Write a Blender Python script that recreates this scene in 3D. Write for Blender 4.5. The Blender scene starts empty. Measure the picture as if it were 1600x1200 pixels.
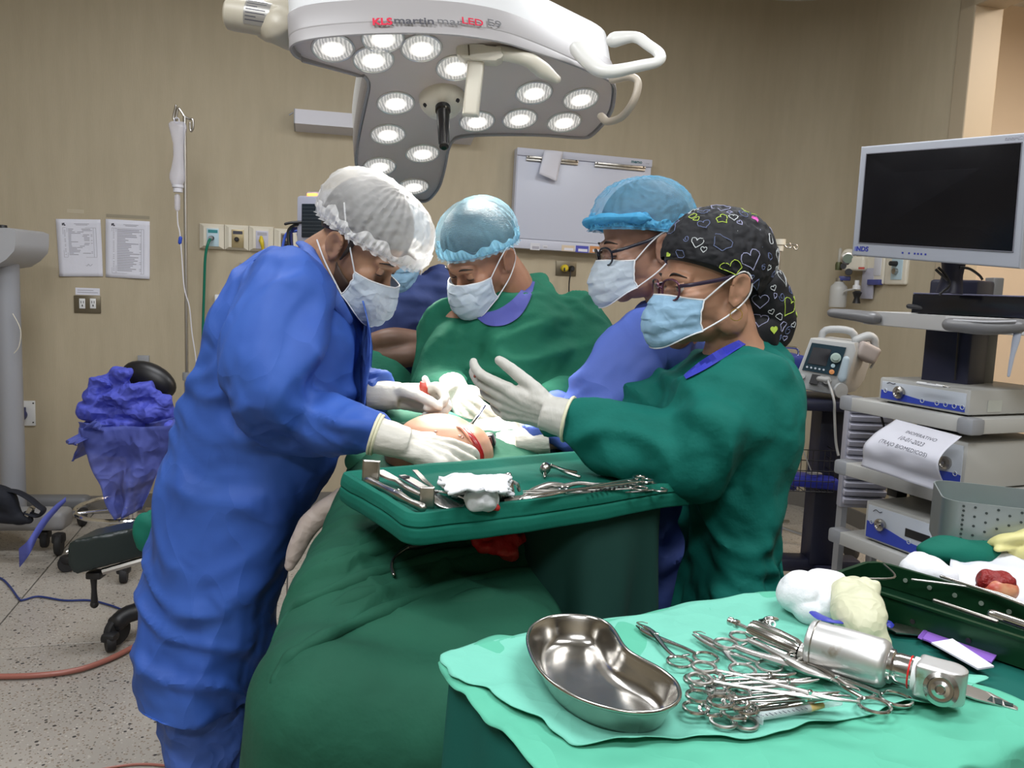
import bpy, bmesh, math, random
import numpy as np
from mathutils import Vector, Matrix, Euler, noise
from mathutils.bvhtree import BVHTree
random.seed(7)
SC = bpy.context.scene
COL = SC.collection
PI = math.pi
# ------------------------------------------------------------ camera
F = 1290.0; CH = 1.28; PITCH = math.radians(6.7); ROLL = 0.039
fw = Vector((0, math.cos(PITCH), -math.sin(PITCH)))
u0 = Vector((0, math.sin(PITCH), math.cos(PITCH)))
r0 = Vector((1, 0, 0))
RR = r0*math.cos(ROLL) + u0*math.sin(ROLL)
UU = -r0*math.sin(ROLL) + u0*math.cos(ROLL)
CP = Vector((0, 0, CH))
def ray(x, y): return fw + (x-800)/F*RR + (600-y)/F*UU
def P(x, y, Y):
    d = ray(x, y); return CP + d*(Y/d.y)
def PZ(x, y, Z):
    d = ray(x, y); return CP + d*((Z-CH)/d.z)
def PP(x, y, p0, n):
    d = ray(x, y); return CP + d*((p0-CP).dot(n)/d.dot(n))
cam = bpy.data.cameras.new('camera'); co = bpy.data.objects.new('camera', cam); COL.objects.link(co)
co.matrix_world = Matrix(((RR.x, UU.x, -fw.x, 0), (RR.y, UU.y, -fw.y, 0), (RR.z, UU.z, -fw.z, CH), (0, 0, 0, 1)))
cam.sensor_width = 36; cam.lens = F/1600*36; cam.clip_start = 0.02
SC.camera = co
# ------------------------------------------------------------ world, lights, exposure
w = bpy.data.worlds.new('world'); SC.world = w; w.use_nodes = True
w.node_tree.nodes['Background'].inputs[0].default_value = (0.55, 0.62, 0.8, 1)
w.node_tree.nodes['Background'].inputs[1].default_value = 0.08
SC.view_settings.view_transform = 'Standard'; SC.view_settings.look = 'None'
SC.view_settings.exposure = 0.0; SC.view_settings.gamma = 1.0; SC.view_settings.use_curve_mapping = False
def area(name, loc, size, power, col, rot=(0, 0, 0)):
    l = bpy.data.lights.new(name, 'AREA'); l.shape = 'RECTANGLE'; l.size, l.size_y = size; l.energy = power; l.color = col
    o = bpy.data.objects.new(name, l); COL.objects.link(o); o.location = loc; o.rotation_euler = rot
    return o
ROOM = (0.95, 0.97, 1.0)
PANELS = [(-1.1, 0.6, 40), (1.1, 0.6, 42), (-1.1, 2.7, 26), (1.1, 2.7, 29), (-0.2, -1.2, 54)]
for i, (x, y, e) in enumerate(PANELS):
    area('ceiling_lamp_light', (x, y, 2.93), (1.15, 0.5), e, ROOM)
area('corridor_lamp_light', (3.3, 3.2, 2.9), (0.8, 0.8), 60, (1.0, 0.87, 0.74))

SPOT_W = 17      # watts of each surgical lamp lens
# ------------------------------------------------------------ materials
MATS = {}
def mat(name, col, rough=0.6, metal=0.0, spec=0.5, bump=None, var=None, sheen=0, sss=0, alpha=1, trans=0, emit=None, coat=0, transl=0):
    """bump=(kind, scale, strength, distance, stretch); var=(col2, scale, stretch, lo, hi)"""
    if name in MATS: return MATS[name]
    m = bpy.data.materials.new(name); m.use_nodes = True; nt = m.node_tree; N = nt.nodes; L = nt.links
    b = N['Principled BSDF']; c4 = (*col, 1)
    b.inputs['Base Color'].default_value = c4; b.inputs['Roughness'].default_value = rough
    b.inputs['Metallic'].default_value = metal; b.inputs['Specular IOR Level'].default_value = spec
    b.inputs['Alpha'].default_value = alpha; b.inputs['Transmission Weight'].default_value = trans
    b.inputs['Coat Weight'].default_value = coat
    if sheen: b.inputs['Sheen Weight'].default_value = sheen; b.inputs['Sheen Roughness'].default_value = .4
    if sss: b.inputs['Subsurface Weight'].default_value = sss; b.inputs['Subsurface Radius'].default_value = (1, .35, .2); b.inputs['Subsurface Scale'].default_value = .012
    if emit: b.inputs['Emission Color'].default_value = (*emit[0], 1); b.inputs['Emission Strength'].default_value = emit[1]
    tc = None
    def coords(st):
        nonlocal tc
        if tc is None: tc = N.new('ShaderNodeTexCoord')
        mp = N.new('ShaderNodeMapping'); mp.inputs['Scale'].default_value = st; L.new(tc.outputs['Object'], mp.inputs[0]); return mp.outputs[0]
    if var:
        n = N.new('ShaderNodeTexNoise'); n.inputs['Scale'].default_value = var[1]; n.inputs['Detail'].default_value = 5
        L.new(coords(var[2] if len(var) > 2 else (1, 1, 1)), n.inputs['Vector'])
        r = N.new('ShaderNodeMapRange'); r.inputs[1].default_value = var[3] if len(var) > 3 else .35; r.inputs[2].default_value = var[4] if len(var) > 4 else .65
        mx = N.new('ShaderNodeMix'); mx.data_type = 'RGBA'; mx.inputs[6].default_value = c4; mx.inputs[7].default_value = (*var[0], 1)
        L.new(n.outputs[0], r.inputs[0]); L.new(r.outputs[0], mx.inputs[0]); L.new(mx.outputs[2], b.inputs['Base Color'])
    if bump:
        prev = None
        for bp in (bump if isinstance(bump, list) else [bump]):
            kind, sc, st, dist = bp[:4]; stretch = bp[4] if len(bp) > 4 else (1, 1, 1)
            if kind in ('noise', 'ridge'):
                t = N.new('ShaderNodeTexNoise'); t.inputs['Scale'].default_value = sc; t.inputs['Detail'].default_value = 4; out = t.outputs[0]
                if kind == 'ridge': t.noise_type = 'RIDGED_MULTIFRACTAL'; t.inputs['Detail'].default_value = 1.5; t.inputs['Distortion'].default_value = .6; t.normalize = True
                L.new(coords(stretch), t.inputs['Vector'])
            else:   # crumple: distorted voronoi facets
                nz = N.new('ShaderNodeTexNoise'); nz.inputs['Scale'].default_value = sc*.7; nz.inputs['Detail'].default_value = 2
                cv = coords(stretch); L.new(cv, nz.inputs['Vector'])
                ad = N.new('ShaderNodeVectorMath'); ad.operation = 'MULTIPLY_ADD'; L.new(nz.outputs[1], ad.inputs[0]); ad.inputs[1].default_value = (.9/sc*3,)*3; L.new(cv, ad.inputs[2])
                t = N.new('ShaderNodeTexVoronoi'); t.inputs['Scale'].default_value = sc; t.distance = 'EUCLIDEAN'; out = t.outputs[0]
                L.new(ad.outputs[0], t.inputs['Vector'])
            bn = N.new('ShaderNodeBump'); bn.inputs['Strength'].default_value = st; bn.inputs['Distance'].default_value = dist
            L.new(out, bn.inputs['Height'])
            if prev: L.new(prev, bn.inputs['Normal'])
            prev = bn.outputs[0]
        L.new(prev, b.inputs['Normal'])
    if transl and alpha < 1: b.inputs['Alpha'].default_value = 1
    if transl:
        t = N.new('ShaderNodeBsdfTranslucent'); t.inputs[0].default_value = c4
        mx = N.new('ShaderNodeMixShader'); mx.inputs[0].default_value = transl
        L.new(b.outputs[0], mx.inputs[1]); L.new(t.outputs[0], mx.inputs[2]); L.new(mx.outputs[0], N['Material Output'].inputs[0])
        if alpha < 1:
            tr = N.new('ShaderNodeBsdfTransparent'); m3 = N.new('ShaderNodeMixShader'); m3.inputs[0].default_value = alpha; L.new(tr.outputs[0], m3.inputs[1]); L.new(mx.outputs[0], m3.inputs[2]); L.new(m3.outputs[0], N['Material Output'].inputs[0])
    MATS[name] = m; return m

# ------------------------------------------------------------ mesh building
class MB:
    def __init__(s): s.v = []; s.f = []
    def add(s, v, f):
        n = len(s.v); s.v.extend([tuple(a) for a in v]); s.f.extend([tuple(i+n for i in q) for q in f]); return s
    def merge(s, o, M=None):
        return s.add([M @ Vector(a) for a in o.v] if M else o.v, o.f)
    def xf(s, M): s.v = [tuple(M @ Vector(a)) for a in s.v]; return s
    def arr(s): return np.array(s.v, float)
def box(c, size, rot=None, bev=0.0, seg=2):
    bm = bmesh.new(); bmesh.ops.create_cube(bm, size=1); 
    bmesh.ops.scale(bm, vec=size, verts=bm.verts)
    if bev: bmesh.ops.bevel(bm, geom=bm.edges[:], offset=min(bev, min(size)*.49), segments=seg, profile=.5, affect='EDGES')
    M = Matrix.Translation(c) @ (rot.to_4x4() if rot is not None else Matrix.Identity(4))
    o = MB(); bm.verts.index_update(); o.add([M @ v.co for v in bm.verts], [[v.index for v in f.verts] for f in bm.faces]); bm.free(); return o
def frames(pts):
    pts = [Vector(p) for p in pts]; T = []
    for i in range(len(pts)):
        a = pts[max(0, i-1)]; b = pts[min(len(pts)-1, i+1)]; T.append((b-a).normalized() if (b-a).length > 1e-9 else Vector((0, 0, 1)))
    n = T[0].orthogonal().normalized()
    if abs(T[0].z) < .9: n = (Vector((0, 0, 1)) - T[0]*T[0].z).normalized()
    out = []
    for t in T:
        n = (n - t*n.dot(t)); n = n.normalized() if n.length > 1e-6 else t.orthogonal().normalized()
        out.append((t, n, t.cross(n)))
    return out
def smooth_path(pts, rad, k=6):
    pts = [Vector(p) for p in pts]; n = len(pts)
    if np.isscalar(rad): rad = [rad]*n
    if k <= 1 or n < 3: return pts, list(rad)
    P_, R_ = [], []
    for i in range(n-1):
        p0, p1, p2, p3 = pts[max(0, i-1)], pts[i], pts[i+1], pts[min(n-1, i+2)]
        for j in range(k):
            t = j/k
            P_.append(.5*((2*p1)+(p2-p0)*t+(2*p0-5*p1+4*p2-p3)*t*t+(3*p1-p0-3*p2+p3)*t**3))
            s = t*t*(3-2*t); R_.append(rad[i]*(1-s)+rad[i+1]*s)
    P_.append(pts[-1]); R_.append(rad[-1]); return P_, R_
def tube(pts, rad, n=10, k=6, cap='flat', flat=1.0, up=None):
    pts, rad = smooth_path(pts, rad, k); fr = frames(pts)
    if cap == 'round':   # hemispherical ends
        for end in (0, -1):
            t = fr[end][0]*( -1 if end == 0 else 1); p, rr, f = pts[end], rad[end], fr[end]; add = []
            for a in (30, 60, 80):
                add.append((p+t*rr*math.sin(math.radians(a)), rr*math.cos(math.radians(a)), f))
            if end == 0:
                for q in add: pts.insert(0, q[0]); rad.insert(0, q[1]); fr.insert(0, q[2])
            else:
                for q in add: pts.append(q[0]); rad.append(q[1]); fr.append(q[2])
    o = MB(); v = []
    for p, rr, (t, a, b) in zip(pts, rad, fr):
        if up is not None:
            a = (Vector(up)-t*Vector(up).dot(t)).normalized(); b = t.cross(a)
        for i in range(n):
            th = 2*PI*i/n; v.append(p+a*math.cos(th)*rr*flat+b*math.sin(th)*rr)
    f = [(i*n+j, i*n+(j+1) % n, (i+1)*n+(j+1) % n, (i+1)*n+j) for i in range(len(pts)-1) for j in range(n)]
    f.append(tuple(range(n-1, -1, -1))); m = (len(pts)-1)*n; f.append(tuple(m+i for i in range(n)))
    return o.add(v, f)
def rings(rs, closed=True):
    """rs: list of lists of points, same count -> skinned solid"""
    n = len(rs[0]); o = MB(); v = [p for r in rs for p in r]
    f = [(i*n+j, i*n+(j+1) % n, (i+1)*n+(j+1) % n, (i+1)*n+j) for i in range(len(rs)-1) for j in range(n)]
    if closed: f.append(tuple(range(n-1, -1, -1))); m = (len(rs)-1)*n; f.append(tuple(m+i for i in range(n)))
    return o.add(v, f)
def ell(c, r, n=16, rot=None):
    c = Vector(c); rs = []
    for i in range(1, n//2):
        ph = PI*i/(n//2); z = -math.cos(ph); q = math.sin(ph); rr = []
        for j in range(n):
            th = 2*PI*j/n; p = Vector((q*math.cos(th)*r[0], q*math.sin(th)*r[1], z*r[2]))
            rr.append(c+(rot @ p if rot is not None else p))
        rs.append(rr)
    return rings(rs)
def lathe(prof, c=(0, 0, 0), axis=(0, 0, 1), n=24, closed=False):
    """prof: (radius, height) pairs along axis"""
    ax = Vector(axis).normalized(); a = ax.orthogonal().normalized(); b = ax.cross(a); c = Vector(c)
    return rings([[c+ax*h+(a*math.cos(2*PI*j/n)+b*math.sin(2*PI*j/n))*max(rr, 1e-5) for j in range(n)] for rr, h in prof], True)
def torus(c, R_, r_, axis=(0, 0, 1), n=28, m=8, squash=(1, 1)):
    ax = Vector(axis).normalized(); a = ax.orthogonal().normalized(); b = ax.cross(a); c = Vector(c); o = MB(); v = []
    for i in range(n):
        t = 2*PI*i/n; d = a*math.cos(t)*squash[0]+b*math.sin(t)*squash[1]
        for j in range(m):
            u = 2*PI*j/m; v.append(c+d*(R_+r_*math.cos(u))+ax*r_*math.sin(u))
    return o.add(v, [(i*m+j, ((i+1) % n)*m+j, ((i+1) % n)*m+(j+1) % m, i*m+(j+1) % m) for i in range(n) for j in range(m)])
def prism(poly, vec):
    """poly: 3D points of a planar outline, swept by vec"""
    poly = [Vector(p) for p in poly]; vec = Vector(vec); n = len(poly); o = MB()
    return o.add(poly+[p+vec for p in poly], [tuple(range(n-1, -1, -1)), tuple(range(n, 2*n))]+[(i, (i+1) % n, n+(i+1) % n, n+i) for i in range(n)])
def grid(fn, nu, nv, closeu=False):
    o = MB(); v = [fn(i/(nu if closeu else nu-1), j/(nv-1)) for i in range(nu) for j in range(nv)]
    f = [(i*nv+j, ((i+1) % nu)*nv+j, ((i+1) % nu)*nv+j+1, i*nv+j+1) for i in range(nu if closeu else nu-1) for j in range(nv-1)]
    return o.add(v, f)
OFF = {}
def thing(name, label, cat, loc=(0, 0, 0), group=None, local=False, kind=None):
    o = bpy.data.objects.new(name, None); COL.objects.link(o); o.location = loc; o.empty_display_size = .05
    o['label'] = label; o['category'] = cat
    if group: o['group'] = group
    if kind: o['kind'] = kind
    OFF[o.name] = Vector((0, 0, 0)) if local else Vector(loc)
    return o
def to_mesh(name, mb, m, smooth=True):
    me = bpy.data.meshes.new(name); me.from_pydata([tuple(a) for a in mb.v], [], mb.f); 
    bm = bmesh.new(); bm.from_mesh(me); bmesh.ops.recalc_face_normals(bm, faces=bm.faces[:]); bm.to_mesh(me); bm.free()
    if m: me.materials.append(m)
    if smooth:
        me.polygons.foreach_set('use_smooth', [True]*len(me.polygons))
        if smooth != 'all': me.set_sharp_from_angle(angle=math.radians(38))
    return me
def part(name, mb, m, parent, smooth=True, label=None, kind=None, thick=0):
    off = OFF[parent.name]
    if off.length: mb = MB().add([Vector(a)-off for a in mb.v], mb.f)
    o = bpy.data.objects.new(name, to_mesh(name, mb, m, smooth)); COL.objects.link(o); o.parent = parent; OFF[o.name] = off
    if label: o['label'] = label
    if kind: o['kind'] = kind
    if thick:
        s = o.modifiers.new('thickness', 'SOLIDIFY'); s.thickness = thick; s.offset = 0
    return o
def single(name, mb, m, label, cat, group=None, smooth=True, kind=None, thick=0):
    a = mb.arr(); c = Vector(((a[:, 0].min()+a[:, 0].max())/2, (a[:, 1].min()+a[:, 1].max())/2, a[:, 2].min()))
    mb = MB().add([Vector(q)-c for q in mb.v], mb.f)
    o = bpy.data.objects.new(name, to_mesh(name, mb, m, smooth)); COL.objects.link(o); o.location = c
    if label: o['label'] = label
    if cat: o['category'] = cat
    if group: o['group'] = group
    if kind: o['kind'] = kind
    if thick:
        s = o.modifiers.new('thickness', 'SOLIDIFY'); s.thickness = thick; s.offset = 0
    OFF[o.name] = c; return o
def structure(name, mb, m, smooth=False):
    return single(name, mb, m, None, None, smooth=smooth, kind='structure')
def copy_tree(o, parent=None):
    c = o.copy(); COL.objects.link(c)
    if parent: c.parent = parent
    for ch in o.children: copy_tree(ch, c)
    return c
def remesh(mbs, voxel, smooth=2, disp=None, keep=None):
    """unite overlapping closed solids into ONE continuous surface"""
    me = bpy.data.meshes.new('tmp'); m = MB()
    for q in mbs: m.merge(q)
    bm = bmesh.new()
    me.from_pydata([tuple(a) for a in m.v], [], m.f); bm.from_mesh(me); bmesh.ops.recalc_face_normals(bm, faces=bm.faces[:]); bm.to_mesh(me); bm.free()
    o = bpy.data.objects.new('tmp', me); COL.objects.link(o)
    r = o.modifiers.new('r', 'REMESH'); r.mode = 'VOXEL'; r.voxel_size = voxel; r.adaptivity = 0
    if smooth:
        s = o.modifiers.new('s', 'SMOOTH'); s.factor = .5; s.iterations = smooth
    dg = bpy.context.evaluated_depsgraph_get(); ev = o.evaluated_get(dg); em = ev.to_mesh()
    nv = len(em.vertices); v = np.empty(nv*3); em.vertices.foreach_get('co', v); v = v.reshape(-1, 3)
    nn = np.empty(nv*3); em.vertices.foreach_get('normal', nn); nn = nn.reshape(-1, 3)
    f = [tuple(p.vertices) for p in em.polygons]
    ev.to_mesh_clear(); bpy.data.objects.remove(o); bpy.data.meshes.remove(me)
    if disp:
        d0 = disp(v, nn)
        E = np.array([(q[k], q[(k+1) % len(q)]) for q in f for k in range(len(q))]); cnt = np.bincount(E[:, 0], minlength=nv).clip(1)
        for _ in range(2): d0 = .5*d0+.5*np.bincount(E[:, 0], d0[E[:, 1]], minlength=nv)/cnt
        v = v+nn*d0[:, None]
    out = MB(); out.v = [tuple(a) for a in v]; out.f = f; return out
def nz(v, s, seed=0):
    s = (s, s, s) if np.isscalar(s) else s
    fn = noise.noise; return np.array([fn((a[0]*s[0]+seed, a[1]*s[1]+seed*2.3, a[2]*s[2]-seed)) for a in v])
def text(name, body, size, M, m, parent, align='CENTER', ext=.0004, bold=0.0):
    cu = bpy.data.curves.new(name, 'FONT'); cu.body = body; cu.size = size; cu.extrude = ext; cu.align_x = align; cu.align_y = 'CENTER'; cu.resolution_u = 3; cu.offset = bold
    cu.materials.append(m); o = bpy.data.objects.new(name, cu); COL.objects.link(o); o.parent = parent
    o.matrix_parent_inverse = Matrix.Identity(4); o.matrix_local = Matrix.Translation(-OFF[parent.name]) @ M
    OFF[o.name] = OFF[parent.name]; return o
def basis(o, x, y):
    """matrix whose local X runs along x, Y along y, Z = x cross y, at o"""
    x = Vector(x).normalized(); z = x.cross(Vector(y)).normalized(); y = z.cross(x)
    return Matrix(((x.x, y.x, z.x, o[0]), (x.y, y.y, z.y, o[1]), (x.z, y.z, z.z, o[2]), (0, 0, 0, 1)))

STEEL = mat('polished steel', (.55, .54, .52), .18, 1.0)
STEELB = mat('brushed steel', (.50, .49, .47), .33, 1.0, bump=('noise', 90, .12, .001, (1, 1, 6)))
CHROME = mat('chrome', (.7, .7, .7), .12, 1.0)
DSTEEL = mat('stained steel', (.33, .31, .28), .3, 1.0, var=((.45, .43, .4), 40))
BLACK = mat('black plastic', (.012, .012, .014), .45)
BLACKR = mat('black rubber', (.015, .015, .017), .7)
WHITE = mat('white plastic', (.72, .73, .74), .45)
CREAM = mat('cream plastic', (.70, .66, .56), .4)
GREYP = mat('grey plastic', (.28, .29, .31), .5)
PAPER = mat('paper', (.70, .71, .80), .9, bump=('noise', 14, .3, .01))
INK = mat('ink', (.06, .06, .08), .8)
GREYINK = mat('grey ink', (.38, .38, .44), .8)
BEIGEM = mat('painted beige metal', (.52, .52, .49), .45)
# ------------------------------------------------------------ room
WALLM = mat('textured beige wallpaper', (.46, .40, .292), .72, spec=.25, var=((.425, .368, .265), 7, (3, 3, .5), .3, .7),
            bump=[('noise', 60, .25, .002, (5, 5, .35)), ('noise', 2, .2, .02)])
wn = Vector((-math.sin(math.radians(13)), math.cos(math.radians(13)), 0))      # outward normal of the rear wall
wd = Vector((math.cos(math.radians(13)), math.sin(math.radians(13)), 0))        # along the wall to the right
W0 = P(900, 300, 4.85); W0.z = 0                                                   # a point on it
CEIL = 3.02
def wall_pt(x, y, out=0.0):
    """where the pixel ray meets the rear wall, moved `out` metres into the room"""
    return PP(x, y, W0-wn*out, wn)
cornerA = W0+wd*((P(1205, 13, 5.1)-W0).dot(wd))
# rear wall plus its rounded corner into the right wall
side = Vector((wn.x*-1, -wn.y, 0))            # direction of the right wall, towards the camera
path = [W0-wd*6.5, cornerA]
rc = .42; cc = cornerA - wn*rc
for i in range(1, 13):
    a = PI/2*i/12; path.append(cc+wn*rc*math.cos(a)+wd*rc*math.sin(a))
cornerB = path[-1]
# far jamb of the door opening along the right wall
d = ray(1492, 150); A = np.array([[d.x, -side.x], [d.y, -side.y]]); t, sD = np.linalg.solve(A, [cornerB.x-CP.x, cornerB.y-CP.y])
jamb = cornerB+side*float(sD)
path.append(jamb)
def extrude_wall(path, z0, z1, th=.12):
    o = MB(); n = len(path); v = []
    outs = []
    for i, p in enumerate(path):
        a = path[max(0, i-1)]; b = path[min(n-1, i+1)]; t = (b-a).normalized(); outs.append(Vector((-t.y, t.x, 0)))
    for p, q in zip(path, outs):
        v += [Vector((p.x, p.y, z0)), Vector((p.x, p.y, z1)), Vector((p.x+q.x*th, p.y+q.y*th, z1)), Vector((p.x+q.x*th, p.y+q.y*th, z0))]
    f = [(i*4+k, (i+1)*4+k, (i+1)*4+(k+1) % 4, i*4+(k+1) % 4) for i in range(n-1) for k in range(4)]
    f += [(0, 1, 2, 3), tuple((n-1)*4+k for k in (3, 2, 1, 0))]
    return o.add(v, f)
structure('wall_rear', extrude_wall(path, 0, CEIL), WALLM, smooth=True)
DOORH = 2.74
near = jamb+side*1.15
structure('wall_right', extrude_wall([near, near+side*4.2], 0, CEIL), WALLM)
structure('wall_lintel', extrude_wall([jamb, near], DOORH, CEIL), WALLM)
structure('wall_left', extrude_wall([Vector((-3.6, -3, 0)), Vector((-3.6, 4.7, 0))], 0, CEIL), WALLM)
structure('wall_front', extrude_wall([Vector((4.6, -2.6, 0)), Vector((-3.8, -2.6, 0))], 0, CEIL), WALLM)
CEILM = mat('white ceiling paint', (.62, .61, .57), .9, bump=('noise', 40, .1, .001))
structure('ceiling', box((.5, 1.5, CEIL+.05), (9.4, 9.4, .1)), CEILM)
# corridor beyond the doorway
FRM = mat('beige door frame paint', (.42, .35, .25), .5)
dd = wd
structure('trim_1', box(jamb+side*.05+dd*.06+Vector((0, 0, DOORH/2)), (.16, .10, DOORH), Matrix.Rotation(math.radians(13), 3, 'Z'), .006), FRM)
structure('trim_2', box(near-side*.05+dd*.06+Vector((0, 0, DOORH/2)), (.16, .10, DOORH), Matrix.Rotation(math.radians(13), 3, 'Z'), .006), FRM)
structure('trim_3', box((jamb+near)/2+dd*.06+Vector((0, 0, DOORH-.03)), (.16, 1.15, .08), Matrix.Rotation(math.radians(13), 3, 'Z'), .006), FRM)
CORR = mat('corridor wall paint', (.62, .53, .42), .7, bump=('noise', 30, .1, .002))
structure('wall_corridor', box(jamb+dd*1.55+side*.6+Vector((0, 0, CEIL/2)), (.08, 5.0, CEIL), Matrix.Rotation(math.radians(13), 3, 'Z')), CORR)
structure('wall_corridor_end', box(jamb+dd*.85-side*.75+Vector((0, 0, CEIL/2)), (1.5, .08, CEIL), Matrix.Rotation(math.radians(13), 3, 'Z')), CORR)
# fluorescent fittings on the ceiling (above the frame; they light the room)
LAMPM = mat('fluorescent diffuser', (.9, .9, .9), .5, emit=((.9, .95, 1.0), 1.6))
for i, (x, y, e) in enumerate(PANELS):
    t = thing('ceiling_light', 'white fluorescent ceiling fitting '+['left of the surgical lamp, nearer the viewer', 'right of the surgical lamp, nearer the viewer', 'above the left infusion stand', 'above the equipment cart', 'behind the viewer'][i], 'light', (x, y, CEIL), group='ceiling fluorescent fittings')
    part('frame', box((x, y, CEIL-.02), (1.25, .6, .04), None, .005), WHITE, t)
    part('diffuser', box((x, y, CEIL-.047), (1.15, .5, .012), None, .004), LAMPM, t)
# terrazzo floor
def terrazzo():
    m = bpy.data.materials.new('speckled terrazzo'); m.use_nodes = True; nt = m.node_tree; N = nt.nodes; L = nt.links; b = N['Principled BSDF']
    tc = N.new('ShaderNodeTexCoord'); base = (.40, .37, .33, 1)
    prev = None
    for sc, thr, colr in ((70, .17, (.20, .18, .155, 1)), (115, .24, (.26, .20, .15, 1)), (50, .12, (.055, .05, .05, 1)), (90, .16, (.52, .49, .44, 1))):
        v = N.new('ShaderNodeTexVoronoi'); v.inputs['Scale'].default_value = sc; v.inputs['Randomness'].default_value = 1; L.new(tc.outputs['Object'], v.inputs['Vector'])
        wn_ = N.new('ShaderNodeTexWhiteNoise'); L.new(v.outputs['Position'], wn_.inputs['Vector'])
        nm = N.new('ShaderNodeMath'); nm.operation = 'MULTIPLY_ADD'; L.new(wn_.outputs['Value'], nm.inputs[0]); nm.inputs[1].default_value = -.5; nm.inputs[2].default_value = thr+.18
        lt = N.new('ShaderNodeMath'); lt.operation = 'LESS_THAN'; L.new(v.outputs['Distance'], lt.inputs[0]); L.new(nm.outputs[0], lt.inputs[1])
        mx = N.new('ShaderNodeMix'); mx.data_type = 'RGBA'; L.new(lt.outputs[0], mx.inputs[0]); mx.inputs[7].default_value = colr
        if prev: L.new(prev, mx.inputs[6])
        else: mx.inputs[6].default_value = base
        prev = mx.outputs[2]
    n = N.new('ShaderNodeTexNoise'); n.inputs['Scale'].default_value = 1.7; L.new(tc.outputs['Object'], n.inputs['Vector'])
    r = N.new('ShaderNodeMapRange'); r.inputs[1].default_value = .3; r.inputs[2].default_value = .75; r.inputs[3].default_value = .82; r.inputs[4].default_value = 1.08; L.new(n.outputs[0], r.inputs[0])
    sc_ = N.new('ShaderNodeVectorMath'); sc_.operation = 'SCALE'; L.new(prev, sc_.inputs[0]); L.new(r.outputs[0], sc_.inputs['Scale'])
    L.new(sc_.outputs[0], b.inputs['Base Color']); b.inputs['Roughness'].default_value = .32; b.inputs['Specular IOR Level'].default_value = .45
    return m
TERR = terrazzo()
JOINT = mat('terrazzo joint', (.13, .125, .12), .6)
fl = structure('floor', box((.5, 1.5, -.03), (9.4, 9.4, .04)), JOINT); OFF['floor'] = Vector(fl.location)
# slabs cast between divider strips, each a piece of the floor, laid along two directions seen in the picture
ja = (PZ(190, 750, 0)-PZ(0, 975, 0)).normalized(); jb = Vector((-ja.y, ja.x, 0)); q0 = PZ(0, 975, 0); S = 1.0
me0 = to_mesh('terrazzo_slab', box((0, 0, 0), (S-.006, S-.006, .02), None, .0015, 1), TERR, False)
for i in range(-4, 6):
    for j in range(-6, 4):
        c = q0+ja*(i+.28)*S+jb*(j+.5)*S
        if not (-3.6 < c.x < 3.9 and -2.2 < c.y < 5.4): continue
        o = bpy.data.objects.new('terrazzo_slab', me0); COL.objects.link(o); o.parent = fl
        o.location = (c.x-fl.location.x, c.y-fl.location.y, -.01-fl.location.z); o.rotation_euler = (0, 0, math.atan2(ja.y, ja.x))
BASEM = mat('grey cove baseboard', (.16, .15, .135), .5)
bp = [p for p in path]
structure('baseboard_rear', extrude_wall([p-Vector((-(path[min(len(path)-1, i+1)]-path[max(0, i-1)]).y, (path[min(len(path)-1, i+1)]-path[max(0, i-1)]).x, 0)).normalized()*.012 for i, p in enumerate(path)], 0, .095, .012), BASEM)
# ------------------------------------------------------------ things on the rear wall
RW = Matrix.Rotation(math.radians(13), 3, 'Z')
def wrect(x0, y0, x1, y1, out=0.0):
    xm, ym = (x0+x1)/2, (y0+y1)/2
    c = wall_pt(xm, ym, out); w = (wall_pt(x1, ym, out)-wall_pt(x0, ym, out)).dot(wd); h = (wall_pt(xm, y0, out)-wall_pt(xm, y1, out)).z
    return c, w, h
def wbox(x0, y0, x1, y1, th, out=0.0, bev=.002):
    c, w, h = wrect(x0, y0, x1, y1, out)
    return box(c-wn*th/2, (w, th, h), RW, bev)
def wM(x, y, out): return basis(wall_pt(x, y, out), wd, (0, 0, 1))
def wthing(name, label, cat, x, y, group=None, out=0.0): return thing(name, label, cat, wall_pt(x, y, out), group)
GREEN = mat('green plastic', (.0, .16, .10), .4); BLUEP = mat('navy plastic', (.012, .015, .10), .4); YEL = mat('yellow plastic', (.65, .5, .03), .4)
BRONZE = mat('bronze plate', (.17, .145, .10), .38, .6); TAPE = mat('yellowed tape', (.48, .43, .32), .5); TEALL = mat('teal label', (.02, .22, .24), .5)
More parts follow.
